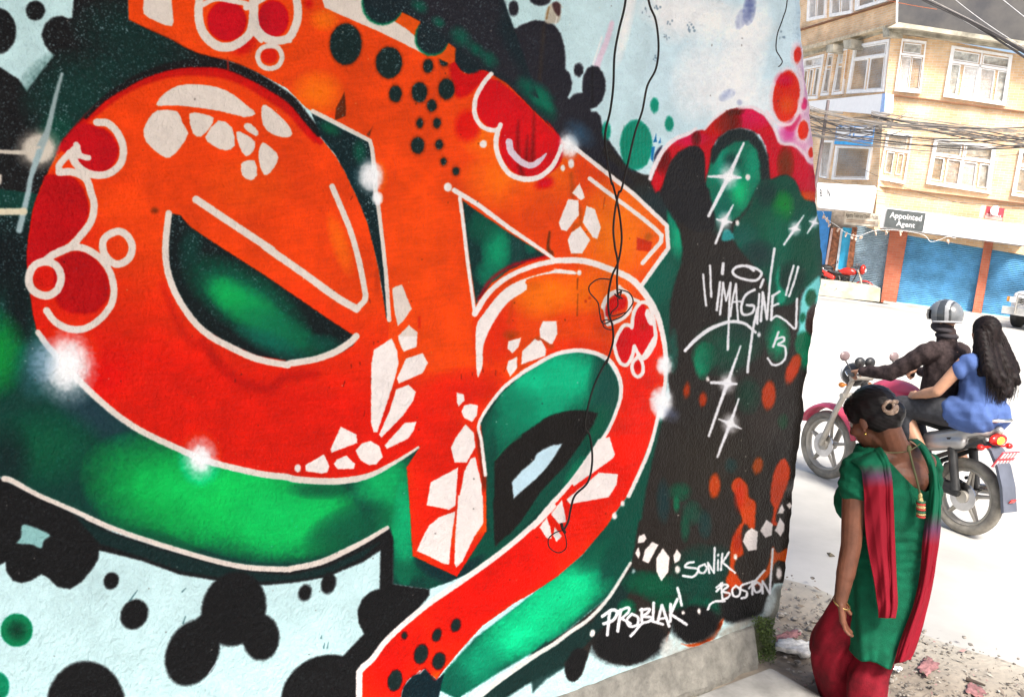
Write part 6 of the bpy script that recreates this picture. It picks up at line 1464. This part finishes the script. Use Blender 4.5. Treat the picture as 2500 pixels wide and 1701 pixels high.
# --- the walking woman -------------------------------------------------------
LY = 3.75
def J(s, Y=LY): return V3(on_y(*tr(s)[0], Y))
def Jp(x, y, Y=LY): return V3(on_y(x, y, Y))
ONS['M'] = (2000, 830, 3.162); ONS['N'] = (2040, 920, 8.3); ONS['O'] = (1990, 1380, 7.19)
wo = V3(on_y(2095, 1760, LY)); wo.z = 0
woman = empty('person', wo, 0, 'woman in a green tunic and red trousers walking past the wall with her head bowed', 'person')
hc = Jp(2129, 1022, 3.80); hF = Vector((-.54, .68, -.52)); hU = Vector((-.38, .38, .84))
mh = MB(); R_, P_ = head(mh, hc, hF, hU, 1.03)
neck_b = Jp(2184, 1104, 3.80)
mh.cap(P_(-.045, 0, -.05), .056, neck_b, .066)
shl = Jp(2100, 1150, 3.74); shr = Jp(2262, 1140, 3.84)
mh.cap(neck_b, .068, Jp(2106, 1140, 3.75), .050); mh.cap(neck_b, .068, Jp(2256, 1130, 3.83), .050)
mh.cap(Jp(2165, 1165, 3.81), .088, Jp(2172, 1330, 3.80), .085); mh.cap(Jp(2125, 1170, 3.80), .07, Jp(2150, 1320, 3.80), .08); mh.cap(Jp(2215, 1165, 3.83), .075, Jp(2205, 1320, 3.82), .08)
mh.cap(Jp(2150, 1350, 3.80), .09, Jp(2140, 1450, 3.80), .11)
mh.ell(Jp(2186, 1165, 3.795), (.135, .095, .10)); mh.ell(Jp(2186, 1230, 3.80), (.13, .095, .12))
# left arm hanging on the near side
arm_hand(mh, Jp(2088, 1165, 3.72), Jp(2078, 1330, 3.68), Jp(2052, 1466, 3.64), Jp(2066, 1560, 3.63), (.050, .041, .027), (.12, .30, .32), (.35, .9, 0), (1, -.35, 0), 1.0)
# right arm on the far side, forearm forward
arm_hand(mh, Jp(2264, 1160, 3.88), Jp(2262, 1310, 3.98), Jp(2220, 1400, 4.12), Jp(2190, 1450, 4.18), (.044, .035, .024), (.35, .4, .3), (0, -1, .2), (-1, 0, 0), .93)
# legs down to the feet
fl = Vector((Jp(2046, 1830, 3.95).x, 3.98, .05)); fr = Vector((Jp(2108, 1840, 3.62).x, 3.58, .06))
mh.cap(Jp(2115, 1450, 3.84), .075, Jp(2050, 1620, 3.93), .055); mh.cap(Jp(2050, 1620, 3.93), .055, Jp(2052, 1700, 3.95), .05); mh.cap(Jp(2052, 1700, 3.95), .048, fl + Vector((0, 0, .03)), .032); mh.cap(fl, .034, fl + Vector((-.05, .13, -.022)), .024); mh.cap(fl + Vector((-.05, .13, -.022)), .026, fl + Vector((-.06, .17, -.03)), .016)
mh.cap(Jp(2155, 1450, 3.82), .075, Jp(2128, 1620, 3.79), .055); mh.cap(Jp(2128, 1620, 3.79), .055, Jp(2114, 1720, 3.71), .05); mh.cap(Jp(2114, 1720, 3.71), .048, fr + Vector((0, 0, .03)), .032); mh.cap(fr, .034, fr + Vector((-.02, .13, -.032)), .024)
me = remesh(shifted(mh, wo), .0046, 3); link('body', me, skin_m, woman)
eyes(woman, wo, P_, R_, 1.03)
m = MB()
for f in (fl, fr): m.ell(f + Vector((-.02, .06, -.042)) - wo, (.045, .13, .012))
m.build('sandal', seat_m, woman, True)
# hair: smooth cap pulled back into a low bun
m = MB(); s_ = 1.03
m.ell(P_(-.020, 0, .038), (.104 * s_, .088 * s_, .096 * s_), R_); m.ell(P_(-.065, 0, -.002), (.064, .074, .075), R_); m.ell(P_(.035, 0, .062), (.062, .072, .055), R_); m.ell(P_(.02, .05, .035), (.05, .035, .045), R_); m.ell(P_(.02, -.05, .035), (.05, .035, .045), R_)
m.ell(P_(-.04, .045, -.005), (.055, .038, .05), R_); m.ell(P_(-.04, -.045, -.005), (.055, .038, .05), R_)
bun = Jp(2166, 1014, 3.735); m.ell(bun, (.056, .048, .056)); m.ell(Jp(2152, 1030, 3.74), (.058, .048, .046)); m.cap(P_(-.09, 0, 0), .055, bun, .045)
def strands(co):
    return .0006 * np.sin(co[:, 2] * 420 + co[:, 0] * 120 + 2 * np.sin(co[:, 1] * 40)) + .0005 * np.sin(co[:, 2] * 700 - co[:, 0] * 140)
link('hair', remesh(shifted(m, wo), .0042, 4, strands), hair_m, woman)
m = MB(); cl = Jp(2170, 992, 3.665); g = []
for k in range(20):
    a = 2 * math.pi * k / 20; g.append(cl + Vector((.020 * math.cos(a), .004 * math.sin(a * 2), .022 * math.sin(a))))
m.tube(g, .0072, 8, closed=True); m.ell(cl + Vector((.022, 0, .022)), (.014, .006, .009)); m.ell(cl + Vector((.03, .004, -.008)), (.013, .006, .02)); m.ell(cl + Vector((.012, .004, -.026)), (.02, .006, .009))
shifted(m, wo).build('hair_clip', mat('shell_hair_clip', (.45, .33, .25), .3, var=.35, scale=80, col2=(.12, .07, .05)), woman, True)
m = MB(); ec = P_(.0, .084, -.052) ; m.ell(ec - wo, .006); m.build('earring', mat('gold', (.7, .42, .12), .25, metal=1), woman, True)
# bangle
m = MB(); bc = Jp(2055, 1473, 3.642); m.tube([bc + Vector((.034 * math.cos(a), .030 * math.sin(a), .010 * math.cos(a) * -1 + .008 * math.sin(a))) for a in [2 * math.pi * k / 28 for k in range(28)]], .0028, 8, closed=True)
shifted(m, wo).build('bangle', mat('gold_bangle', (.80, .55, .22), .2, metal=.9), woman, True)

green = mat('green_cotton', (.002, .095, .047), .85, var=.18, scale=14, bump=.35, bscale=260, spec=.2)


def loft(levels, nseg, mod=None, top=None, sub_=1):
    """garment wall: levels of (centre px x, px y, depth, half width px, half depth m); returns vertices in rings"""
    L = np.array(levels, float); t = np.linspace(0, len(L) - 1, (len(L) - 1) * 8 + 1); V = []; C = []
    for q in t:
        row = [float(np.interp(q, range(len(L)), L[:, k])) for k in range(5)]
        C.append(row)
    # soften
    C = np.array(C); K = np.ones(5) / 5
    for k in range(5):
        p = np.pad(C[:, k], 2, mode='edge'); C[:, k] = np.convolve(p, K, 'valid')
    return C
kl = [(2180, 1070, 3.80, 74, .080), (2178, 1104, 3.80, 90, .096), (2176, 1150, 3.80, 104, .112), (2172, 1210, 3.80, 110, .122), (2172, 1290, 3.80, 106, .112), (2166, 1350, 3.80, 98, .105), (2160, 1430, 3.80, 100, .122), (2148, 1480, 3.80, 84, .135), (2134, 1525, 3.80, 66, .140), (2124, 1560, 3.79, 54, .145), (2119, 1588, 3.79, 46, .150)]
C = loft(kl, 72); NS = 120; V = []; NR = 90; Y0, Y1 = C[0][1], C[-1][1]
CUTX = [2100, 2130, 2150, 2174, 2206, 2237, 2260, 2271, 2280]; CUTY = [1094, 1100, 1114, 1138, 1166, 1176, 1166, 1128, 1088]
for i in range(NR):
    for k in range(NS):
        a = 2 * math.pi * k / NS; ca, sa = math.cos(a), math.sin(a); e = 2.3; rx = abs(ca) ** (2 / e) * (1 if ca > 0 else -1); ry = abs(sa) ** (2 / e) * (1 if sa > 0 else -1)
        top = Y0 if sa < 0 else 1098.0
        if sa < 0:
            for _ in range(3):       # the low round neckline at the back
                row = [np.interp(top, C[:, 1], C[:, q]) for q in range(5)]; top = max(Y0, float(np.interp(row[0] + row[3] * rx, CUTX, CUTY)))
        cy = top + (Y1 - top) * (i / (NR - 1)); cx, _, cY, hw, hd = [float(np.interp(cy, C[:, 1], C[:, q])) for q in range(5)]
        c = Jp(cx, cy, cY); w = hw * cY / PF; t = (cy - Y0) / (Y1 - Y0)
        f = 1 + (.012 + .06 * t ** 2) * math.sin(6 * a + t * 3 + .8 * math.sin(2 * a)) + .02 * t * math.sin(13 * a - t * 5)
        cr = .009 * math.exp(-((t - .43) / .05) ** 2) * math.sin(a * 3 + t * 120) + .005 * math.exp(-((t - .52) / .1) ** 2) * math.sin(t * 150 + a * 5)
        f += cr / max(w, .05)
        hem = .012 * math.sin(3 * a + 1) * t ** 6
        V.append(c + Vector((w * rx * f, hd * ry * f, hem)) - wo)
F = []
for i in range(NR - 1):
    for k in range(NS): l = (k + 1) % NS; F.append((i * NS + k, i * NS + l, (i + 1) * NS + l, (i + 1) * NS + k))
me = bpy.data.meshes.new('tunic'); me.from_pydata([tuple(v) for v in V], [], F); o = link('tunic', me, green, woman, True); sm = o.modifiers.new('s', 'SOLIDIFY'); sm.thickness = .003
# shoulders and short sleeves of the tunic
m = MB(); m.cap(Jp(2096, 1144, 3.735), .066, Jp(2087, 1188, 3.715), .067); m.cap(Jp(2128, 1124, 3.76), .058, Jp(2092, 1146, 3.74), .068)
link('sleeve', remesh(shifted(m, wo), .005, 3, lambda co: .0025 * np.sin(co[:, 2] * 130 + co[:, 0] * 60)), green, woman); m = MB()
m.cap(Jp(2268, 1136, 3.85), .054, Jp(2270, 1215, 3.90), .052); m.cap(Jp(2245, 1128, 3.83), .045, Jp(2266, 1140, 3.85), .052)
me = remesh(shifted(m, wo), .005, 3, lambda co: .0025 * np.sin(co[:, 2] * 130 + co[:, 0] * 60))
link('sleeve', me, green, woman)
m = MB(); m.ell(Jp(2088, 1222, 3.90) - wo, (.09, .08, .10)); m.build('tunic_front', green, woman, True)

# trousers: two billowing legs
redc = mat('crimson_cotton', (.16, .003, .011), .8, var=.28, scale=10, bump=.3, bscale=200, spec=.2)
def leg(levels, seed):
    C = loft(levels, 64); NS = 110; V = []; F = []; n = len(C)
    for i, (cx, cy, cY, hw, hd) in enumerate(C):
        c = Jp(cx, cy, cY); w = hw * cY / PF; t = i / (n - 1)
        for k in range(NS):
            a = 2 * math.pi * k / NS
            wv = a + .5 * math.sin(t * 5 + seed + a) + .25 * math.sin(t * 13 + 2 * a)
            sw = .06 * math.sin(4 * wv + 3 * t + seed) + .045 * (1 - 2 * abs(math.sin(3.5 * wv - 5 * t + seed * 2))) * (.5 + .5 * math.sin(a + seed * 3)) + .02 * math.sin(9 * wv + 7 * t)
            dr = .09 * (1 - 2 * abs(math.sin(t * 9 + 1.6 * math.sin(a + seed) + a * .8))) * (1 - t) * (.3 + t)
            f = 1 + (sw + dr) * .9; V.append(c + Vector((w * math.cos(a) * f, hd * math.sin(a) * f, .008 * math.sin(3 * a + t * 12))) - wo)
    for i in range(n - 1):
        for k in range(NS): l = (k + 1) % NS; F.append((i * NS + k, i * NS + l, (i + 1) * NS + l, (i + 1) * NS + k))
    F.append(tuple(range(NS))); me = bpy.data.meshes.new('trouser_leg'); me.from_pydata([tuple(v) for v in V], [], F)
    o = link('trouser_leg', me, redc, woman, True); sm = o.modifiers.new('s', 'SOLIDIFY'); sm.thickness = .003
leg([(2120, 1440, 3.84, 62, .10), (2082, 1490, 3.86, 62, .10), (2046, 1545, 3.90, 66, .115), (2036, 1600, 3.92, 60, .12), (2046, 1660, 3.95, 56, .12), (2052, 1720, 3.95, 46, .10), (2050, 1790, 3.95, 32, .07), (2044, 1838, 3.95, 22, .05)], .4)
leg([(2150, 1450, 3.82, 66, .10), (2143, 1520, 3.82, 56, .10), (2130, 1600, 3.80, 46, .10), (2118, 1660, 3.76, 50, .11), (2112, 1730, 3.70, 44, .085), (2112, 1800, 3.64, 32, .065), (2118, 1850, 3.58, 24, .05)], 2.1)

# shawl: dyed green at the shoulders, crimson in the tails
def shawl_mat():
    m = bpy.data.materials.new('dip_dyed_cotton'); m.use_nodes = True; nt = m.node_tree; b = nt.nodes['Principled BSDF']; N = nt.nodes.new; Lk = nt.links.new
    uv = N('ShaderNodeUVMap'); sx = N('ShaderNodeSeparateXYZ'); Lk(uv.outputs[0], sx.inputs[0]); nz = N('ShaderNodeTexNoise'); nz.inputs['Scale'].default_value = 14; nz.inputs['Detail'].default_value = 4; Lk(uv.outputs[0], nz.inputs['Vector'])
    ma = N('ShaderNodeMath'); ma.operation = 'MULTIPLY_ADD'; ma.inputs[1].default_value = .05; Lk(nz.outputs[0], ma.inputs[0]); Lk(sx.outputs[1], ma.inputs[2])
    cr = N('ShaderNodeValToRGB'); e = cr.color_ramp.elements; e[0].position = .40; e[0].color = (.002, .095, .047, 1); e[1].position = .62; e[1].color = (.20, .004, .014, 1); x = e.new(.51); x.color = (.09, .035, .075, 1)
    Lk(ma.outputs[0], cr.inputs[0]); Lk(cr.outputs[0], b.inputs['Base Color']); b.inputs['Roughness'].default_value = .85; b.inputs['Specular IOR Level'].default_value = .2
    wv = N('ShaderNodeTexNoise'); wv.inputs['Scale'].default_value = 300; bp = N('ShaderNodeBump'); bp.inputs['Strength'].default_value = .25; bp.inputs['Distance'].default_value = .004
    tc = N('ShaderNodeTexCoord'); Lk(tc.outputs['Object'], wv.inputs['Vector']); Lk(wv.outputs[0], bp.inputs['Height']); Lk(bp.outputs[0], b.inputs['Normal'])
    return m
dye = shawl_mat()
def tail(name, rows, folds, amp, dye0, dye1, nfar=None, seed=0):
    """rows: (left px x,y) (right px x,y) depth"""
    nu, nv = 44, 90; V = []; F = []; U = []; L = np.array([(a[0], a[1], b[0], b[1], Y) for a, b, Y in rows], float); t = np.linspace(0, len(L) - 1, nv)
    G = np.array([[np.interp(q, range(len(L)), L[:, k]) for k in range(5)] for q in t])
    for k in range(5): G[:, k] = np.convolve(np.pad(G[:, k], 4, mode='edge'), np.ones(9) / 9, 'valid')
    for i in range(nv):
        lx, ly, rx, ry, Y = G[i]; tt = i / (nv - 1)
        for j in range(nu):
            u = j / (nu - 1); x = lx * (1 - u) + rx * u; y = ly * (1 - u) + ry * u
            uu = u + .12 * math.sin(u * 5 + tt * 2.5 + seed) + .05 * math.sin(tt * 6 + seed * 2); d = amp * (math.sin(uu * math.pi * folds * 1.15 + seed) + .45 * abs(math.sin(uu * math.pi * folds * 1.9 + tt * 2 + 1)) + .07 * math.sin(uu * 31 + tt * 3)) + .004 * math.sin(tt * 40 + u * 9)
            V.append(Jp(x, y, Y + d - .016 * math.sin(math.pi * u)) - wo); py = y
            U.append((u, (py - dye0) / (dye1 - dye0)))
    for i in range(nv - 1):
        for j in range(nu - 1): F.append((i * nu + j, i * nu + j + 1, (i + 1) * nu + j + 1, (i + 1) * nu + j))
    me = bpy.data.meshes.new(name); me.from_pydata([tuple(v) for v in V], [], F); l = me.uv_layers.new(name='UVMap'); li = np.empty(len(me.loops), np.int32); me.loops.foreach_get('vertex_index', li); l.data.foreach_set('uv', np.array(U, np.float32)[li].ravel())
    o = link(name, me, dye, woman, True); sm = o.modifiers.new('s', 'SOLIDIFY'); sm.thickness = .003
def TT(s): return tr(s)
def rows(s):
    out = []
    for l in s.split('|'):
        w = l.split(); p = tr(' '.join(w[:-1])); out.append((p[0], p[1], float(w[-1])))
    return out
tail('shawl_end', rows('Z 500,1040 600,985 3.86|Z 440,1080 640,1000 3.74|Z 470,1095 662,1030 3.655|Z 510,1120 690,1085 3.635|Z 525,1170 700,1150 3.630|Z 535,1300 710,1230 3.630|U 552,400 738,370 3.635|U 560,560 745,540 3.64|U 600,760 752,730 3.63|U 625,900 760,880 3.61|U 640,1000 766,990 3.60|U 645,1082 748,1086 3.60'), 3.2, .008, 1040, 1290, seed=.5)
tail('shawl_end', rows('Z 800,950 860,945 3.90|Z 840,958 905,975 3.78|Z 880,1010 960,1050 3.69|Z 925,1080 985,1130 3.665|Z 950,1180 1000,1230 3.66|U 975,250 1040,250 3.66|U 950,430 1045,430 3.665|U 925,600 1035,560 3.665|U 915,800 1010,740 3.66|U 885,950 975,930 3.65|U 810,1150 935,1100 3.63|U 745,1340 870,1300 3.62|U 745,1372 845,1345 3.62'), 1.7, .010, 1110, 1480, seed=2.2)
# ties across the back, with the hanging tassel
tie = mat('dark_green_cord', (.07, .075, .03), .8)
m = MB(); m.tube([J('Z 655,1030', 3.66), J('Z 740,1032', 3.668), J('Z 812,1024', 3.67)], .0022, 6); m.tube([J('Z 812,985', 3.66), J('Z 815,1020', 3.655), J('Z 838,1110', 3.655), J('Z 862,1200', 3.65), J('Z 884,1290', 3.645)], .0045, 7); m.ell(J('Z 814,1005', 3.658), (.009, .007, .013)); m.tube([J('Z 885,975', 3.70), J('Z 850,1000', 3.675), J('Z 815,1020', 3.66)], .0022, 6)
shifted(m, wo).build('back_tie', tie, woman, True)
tas = [mat('tassel_gold', (.45, .36, .16), .6, var=.3, scale=200), mat('tassel_red', (.42, .04, .03), .7), mat('tassel_green', (.03, .12, .06), .7)]
m = MB(); m.ell(J('Z 884,1300', 3.64), (.008, .008, .012), None, 0); m.tube([J('Z 885,1312', 3.64), J('Z 888,1350', 3.64), J('Z 889,1385', 3.64)], [.008, .014, .015], 10, 0)
for k, (z, mi) in enumerate(((1335, 2), (1350, 1), (1368, 0), (1382, 1), (1398, 2), (1412, 0), (1428, 1))): 
    c = J('Z 888,%d' % z, 3.64); m.tube([c + Vector((.0145 * math.cos(a), .0145 * math.sin(a), 0)) for a in [2 * math.pi * q / 14 for q in range(14)]], .0042, 6, mi, closed=True)
shifted(m, wo).build('tassel', tas, woman, True)

# --- the two riders ----------------------------------------------------------
MD = V3(mdv / WBL); ML = Vector((-MD.y, MD.x, 0)); RW_ = V3(RW)
def Bk(x, y, z): return RW_ + MD * x + ML * y + Vector((0, 0, z))
Rb = Matrix((MD, ML, Vector((0, 0, 1)))).transposed()
wool = mat('dark_brown_wool', (.045, .032, .032), .95, var=.25, scale=30, bump=.6, bscale=150, spec=.15); denim = mat('dark_trousers', (.03, .03, .038), .9, var=.2, scale=30)
ro = Bk(.42, 0, .80); rider = empty('person', ro, 0, 'man in a dark brown sweater and silver striped helmet driving the motorcycle', 'person')
hR = Bk(.44, .0, 1.53)
m = MB(); Rh, Ph = head(m, hR, MD + ML * .25 - Vector((0, 0, .15)), Vector((0, 0, 1)) + MD * .1, .88)
m.cap(hR - Vector((0, 0, .06)) - MD * .02, .055, Bk(.38, 0, 1.36), .06)
for s in (-1, 1):
    arm_hand(m, Bk(.40, s * .19, 1.29), Bk(.60, s * .30, 1.08), Bk(.84, s * .335, 1.05), Bk(.93, s * .33, 1.02), (.05, .04, .028), (1.0, .9, .5), -ML * s, Vector((0, 0, -1)), 1.0, True)
    m.cap(Bk(.36, s * .10, .88), .085, Bk(.74, s * .20, .74), .06); m.cap(Bk(.74, s * .20, .74), .058, Bk(.52, s * .19, .36), .042); m.cap(Bk(.50, s * .19, .33), .04, Bk(.64, s * .20, .31), .032)
m.cap(Bk(.36, 0, .92), .11, Bk(.38, 0, 1.24), .12)
link('body', remesh(shifted(m, ro), .008, 3), skin2, rider)
m = MB(); m.cap(Bk(.36, .05, .90), .125, Bk(.36, .05, 1.22), .125); m.cap(Bk(.36, -.05, .90), .125, Bk(.36, -.05, 1.22), .125); m.cap(Bk(.38, -.16, 1.29), .08, Bk(.38, .16, 1.29), .08); m.cap(Bk(.37, 0, 1.25), .11, Bk(.39, 0, 1.36), .07); m.cap(Bk(.39, 0, 1.36), .075, Bk(.40, 0, 1.42), .072)
for s in (-1, 1): m.cap(Bk(.40, s * .19, 1.28), .075, Bk(.60, s * .30, 1.08), .058); m.cap(Bk(.60, s * .30, 1.08), .060, Bk(.82, s * .335, 1.045), .042)
link('sweater', remesh(shifted(m, ro), .008, 3, lambda co: .002 * np.sin(co[:, 2] * 55 + 2 * np.sin(co[:, 0] * 30)) + .003 * np.sin(co[:, 0] * 70 + co[:, 2] * 30)), wool, rider)
m = MB()
for s in (-1, 1): m.cap(Bk(.34, s * .10, .88), .105, Bk(.74, s * .20, .74), .078); m.cap(Bk(.74, s * .20, .74), .078, Bk(.53, s * .19, .38), .06)
m.cap(Bk(.33, -.06, .90), .12, Bk(.33, .06, .90), .12); link('trousers', remesh(shifted(m, ro), .009, 3), denim, rider)
m = MB()
for s in (-1, 1): m.cap(Bk(.50, s * .19, .33), .048, Bk(.66, s * .20, .30), .038)
link('shoe', remesh(shifted(m, ro), .009, 2), seat_m, rider)
m = MB(); m.ell(Ph(0.02, 0, -.06) - ro, (.085, .075, .05), Rh); m.ell(Bk(.40, 0, 1.41) - ro, (.085, .085, .035)); m.ell(Bk(.42, .02, 1.45) - ro, (.08, .08, .03)); m.build('scarf', mat('black_scarf', (.03, .025, .03), .9), rider, True)
# helmet: open shell, dark with silver bands
def helmet(c, R, root, o0):
    V = []; F = []; mi = []; nu, nv = 84, 46
    for i in range(nv + 1):
        t = math.pi * .66 * i / nv
        for k in range(nu):
            p = 2 * math.pi * k / nu; V.append(tuple(c + R @ Vector((.128 * math.sin(t) * math.cos(p) - .002, .112 * math.sin(t) * math.sin(p), .120 * math.cos(t) + .020)) - o0))
    for i in range(nv):
        for k in range(nu):
            l = (k + 1) % nu; x = math.cos(2 * math.pi * (k + .5) / nu); y = math.sin(2 * math.pi * (k + .5) / nu); t = math.pi * .66 * (i + .5) / nv
            if i > nv * .60 and x > .55: continue
            px = math.sin(t) * x; F.append((i * nu + k, (i + 1) * nu + k, (i + 1) * nu + l, i * nu + l)); q = math.sin(t) * y
            band = (-.50 < px < -.26)
            mi.append(1 if band else (2 if px > .12 or px < -.60 else 0))
    me = bpy.data.meshes.new('helmet'); me.from_pydata(V, [], F); me.polygons.foreach_set('material_index', mi)
    o = link('helmet', me, [mat('charcoal_helmet', (.05, .055, .06), .2, spec=.7), mat('silver_band', (.42, .43, .45), .3, metal=.3), mat('grey_helmet_front', (.16, .17, .18), .2)], root, True); sm = o.modifiers.new('s', 'SOLIDIFY'); sm.thickness = .016
    m = MB(); m.tube([c + R @ Vector((.127 * math.sin(1.95) * math.cos(a), .112 * math.sin(1.95) * math.sin(a), -.030)) - o0 for a in [math.radians(d) for d in range(62, 300, 12)]], .007, 8); m.build('helmet_rim', mat('light_rim', (.45, .45, .46), .4), o, True)
    m = MB(); V = [];
    for a in range(-52, 53, 8):
        r_ = math.radians(a); 
        for e, z in ((.128, .065), (.136, .025), (.130, -.012)): V.append(tuple(c + R @ Vector((e * math.cos(r_), e * .9 * math.sin(r_), z)) - o0))
    n = len(V) // 3; m.add(V, [(i * 3 + j, i * 3 + j + 1, i * 3 + 4 + j, i * 3 + 3 + j) for i in range(n - 1) for j in range(2)]); m.build('visor', mat('tinted_visor', (.05, .05, .055), .08), o, True)
helmet(hR + Vector((0, 0, .01)), Rh, rider, ro)

po = Bk(.05, 0, .84); pil = empty('person', po, 0, 'woman with long loose dark hair and a blue top riding pillion behind the helmeted man', 'person')
hP = Bk(.10, 0, 1.49); m = MB(); Rp, Pp = head(m, hP, MD + ML * -.1, Vector((0, 0, 1)), .90)
m.cap(hP - Vector((0, 0, .06)) - MD * .02, .052, Bk(.06, 0, 1.34), .058)
arm_hand(m, Bk(.10, .17, 1.26), Bk(.20, .27, 1.03), Bk(.40, .24, .95), Bk(.50, .20, .93), (.05, .042, .026), (.5, .5, .3), MD * 0 + Vector((0, 0, 1)) - ML * .5, -ML, .95)
arm_hand(m, Bk(.10, -.17, 1.26), Bk(.20, -.27, 1.03), Bk(.40, -.24, .95), Bk(.50, -.20, .93), (.05, .042, .026), (.5, .5, .3), Vector((0, 0, 1)) + ML * .5, ML, .95)
for s in (-1, 1):
    m.cap(Bk(.03, s * .10, .90), .09, Bk(.52, s * .22, .84), .062); m.cap(Bk(.52, s * .22, .84), .058, Bk(.22, s * .21, .47), .040); m.cap(Bk(.20, s * .21, .44), .038, Bk(.34, s * .22, .41), .028)
m.cap(Bk(.03, 0, .94), .12, Bk(.05, 0, 1.22), .11)
link('body', remesh(shifted(m, po), .008, 3), skin2, pil)
bluec = mat('blue_cotton', (.07, .12, .30), .9, var=.08, scale=12, bump=.3, bscale=150, spec=.2)
m = MB(); m.cap(Bk(.02, .05, .96), .142, Bk(.05, .04, 1.20), .120); m.cap(Bk(.02, -.05, .96), .142, Bk(.05, -.04, 1.20), .120); m.cap(Bk(.06, -.14, 1.27), .075, Bk(.06, .14, 1.27), .075); m.cap(Bk(.05, 0, 1.22), .11, Bk(.06, 0, 1.31), .07)
for s in (-1, 1): m.cap(Bk(.085, s * .16, 1.26), .066, Bk(.11, s * .19, 1.20), .060); m.cap(Bk(.0, s * .07, .90), .155, Bk(.12, s * .12, .89), .125)
link('blue_top', remesh(shifted(m, po), .008, 3, lambda co: .0022 * np.sin(co[:, 2] * 60 + 3 * np.sin(co[:, 0] * 14) + 2 * np.sin(co[:, 1] * 11)) * (co[:, 2] < .28) + .003 * np.sin(co[:, 0] * 60 + co[:, 2] * 40)), bluec, pil)
m = MB()
for s in (-1, 1): m.cap(Bk(.05, s * .10, .885), .118, Bk(.52, s * .22, .845), .078); m.cap(Bk(.52, s * .22, .845), .074, Bk(.40, s * .215, .66), .058)
link('leggings', remesh(shifted(m, po), .008, 3), mat('charcoal_leggings', (.035, .036, .042), .9, var=.2, scale=30), pil)
m = MB()
for s in (-1, 1): m.cap(Bk(.18, s * .21, .44), .036, Bk(.36, s * .22, .40), .028)
link('shoe', remesh(shifted(m, po), .008, 2), seat_m, pil)
m = MB(); m.ell(Pp(-.018, 0, .03), (.102, .090, .098), Rp); m.ell(Pp(-.05, 0, -.02), (.078, .088, .09), Rp); r = random.Random(5)
for k in range(15):
    a = r.uniform(-1, 1); x0 = Pp(-.05, a * .09, -.02); x1 = Bk(-.03 - r.random() * .05, a * .15 + r.uniform(-.02, .02), 1.25); x2 = Bk(-.09 - r.random() * .05, a * .10 + .0 + r.uniform(-.03, .03), 1.11 + r.uniform(-.05, .1)); m.cap(x0, .050, x1, .050); m.cap(x1, .050, x2, .028)
for k in range(4): m.cap(Pp(-.02, .085, -.0 - .0 * k), .03, Bk(.04 - k * .02, .13, 1.30 - k * .03), .028)
for k in range(5): m.cap(Bk(-.06, -.02 + k * .02, 1.15), .04, Bk(-.12 - .006 * k, -.03 + k * .015, 1.04 + .015 * k), .012)
link('hair', remesh(shifted(m, po), .008, 3, lambda co: .0022 * np.sin(co[:, 1] * 330 + 2 * np.sin(co[:, 2] * 18) + co[:, 0] * 260) + .0015 * np.sin(co[:, 2] * 60 + co[:, 1] * 200)), mat('dark_brown_hair', (.010, .006, .006), .6, var=.4, scale=50, spec=.15), pil)

# loose hair: fine strands over the smooth masses
def strands_of(root, o0, runs, mt, seed, name='loose_strands'):
    r = random.Random(seed); m = MB()
    for (p, n, L, spread, rad) in runs:
        for k in range(n):
            a = [Vector(q) for q in p]; j = [Vector((r.gauss(0, 1), r.gauss(0, 1), r.gauss(0, .6))) * spread for _ in a]
            off = Vector((r.gauss(0, 1), r.gauss(0, 1), r.gauss(0, .5))) * spread * 1.4
            q = [x + off * (.3 + .7 * i / (len(a) - 1)) + y * (.3 * i / (len(a) - 1)) for i, (x, y) in enumerate(zip(a, j))]
            q = [Vector(t) for t in spline([tuple(t) for t in q], False, 4)] if False else q
            m.tube([x - o0 for x in q], [rad * (1 - .75 * i / (len(q) - 1)) for i in range(len(q))], 4, cap=False)
    return tag(m.build(name, mt, root, True), kind='stuff')
hm2 = mat('dark_brown_strand', (.014, .009, .008), .5, spec=.2)
runs = []
rr_ = random.Random(3)
for k in range(46):
    a = rr_.uniform(-1, 1); w = .135 + rr_.uniform(-.015, .03)
    p = [Pp(-.05, a * .09, .06), Pp(-.10, a * .10, -.02), Bk(-.045, a * w, 1.33), Bk(-.085 - .03 * (1 - abs(a)), a * w, 1.22), Bk(-.11 - .02 * (1 - abs(a)), a * w * .95, 1.12), Bk(-.12, a * w * .8 + .01, 1.05 + rr_.uniform(-.05, .06))]
    runs.append((p, 9, 0, .012, .0026))
strands_of(pil, po, runs, hm2, 7)
runs = []
for k in range(26):
    a = rr_.uniform(-1.2, 1.2); b = rr_.uniform(.02, .10)
    runs.append(([P_(.08 * math.cos(a) + .0, .088 * math.sin(a), .085), P_(-.03, .096 * math.sin(a), .10 - abs(a) * .03), P_(-.10, .07 * math.sin(a), .03), bun + Vector((rr_.uniform(-.03, .03), -.03, rr_.uniform(-.02, .04)))], 3, 0, .0022, .0009))
for k in range(0):
    a = rr_.uniform(-.5, 1.2); q0 = P_(-.07, .05 * math.sin(a), -.06); runs.append(([q0, q0 + Vector((rr_.uniform(-.02, .03), -.02, -.02)), q0 + Vector((rr_.uniform(-.03, .05), -.03, -.05))], 2, 0, .004, .0007))
strands_of(woman, wo, runs, hair_m, 8)
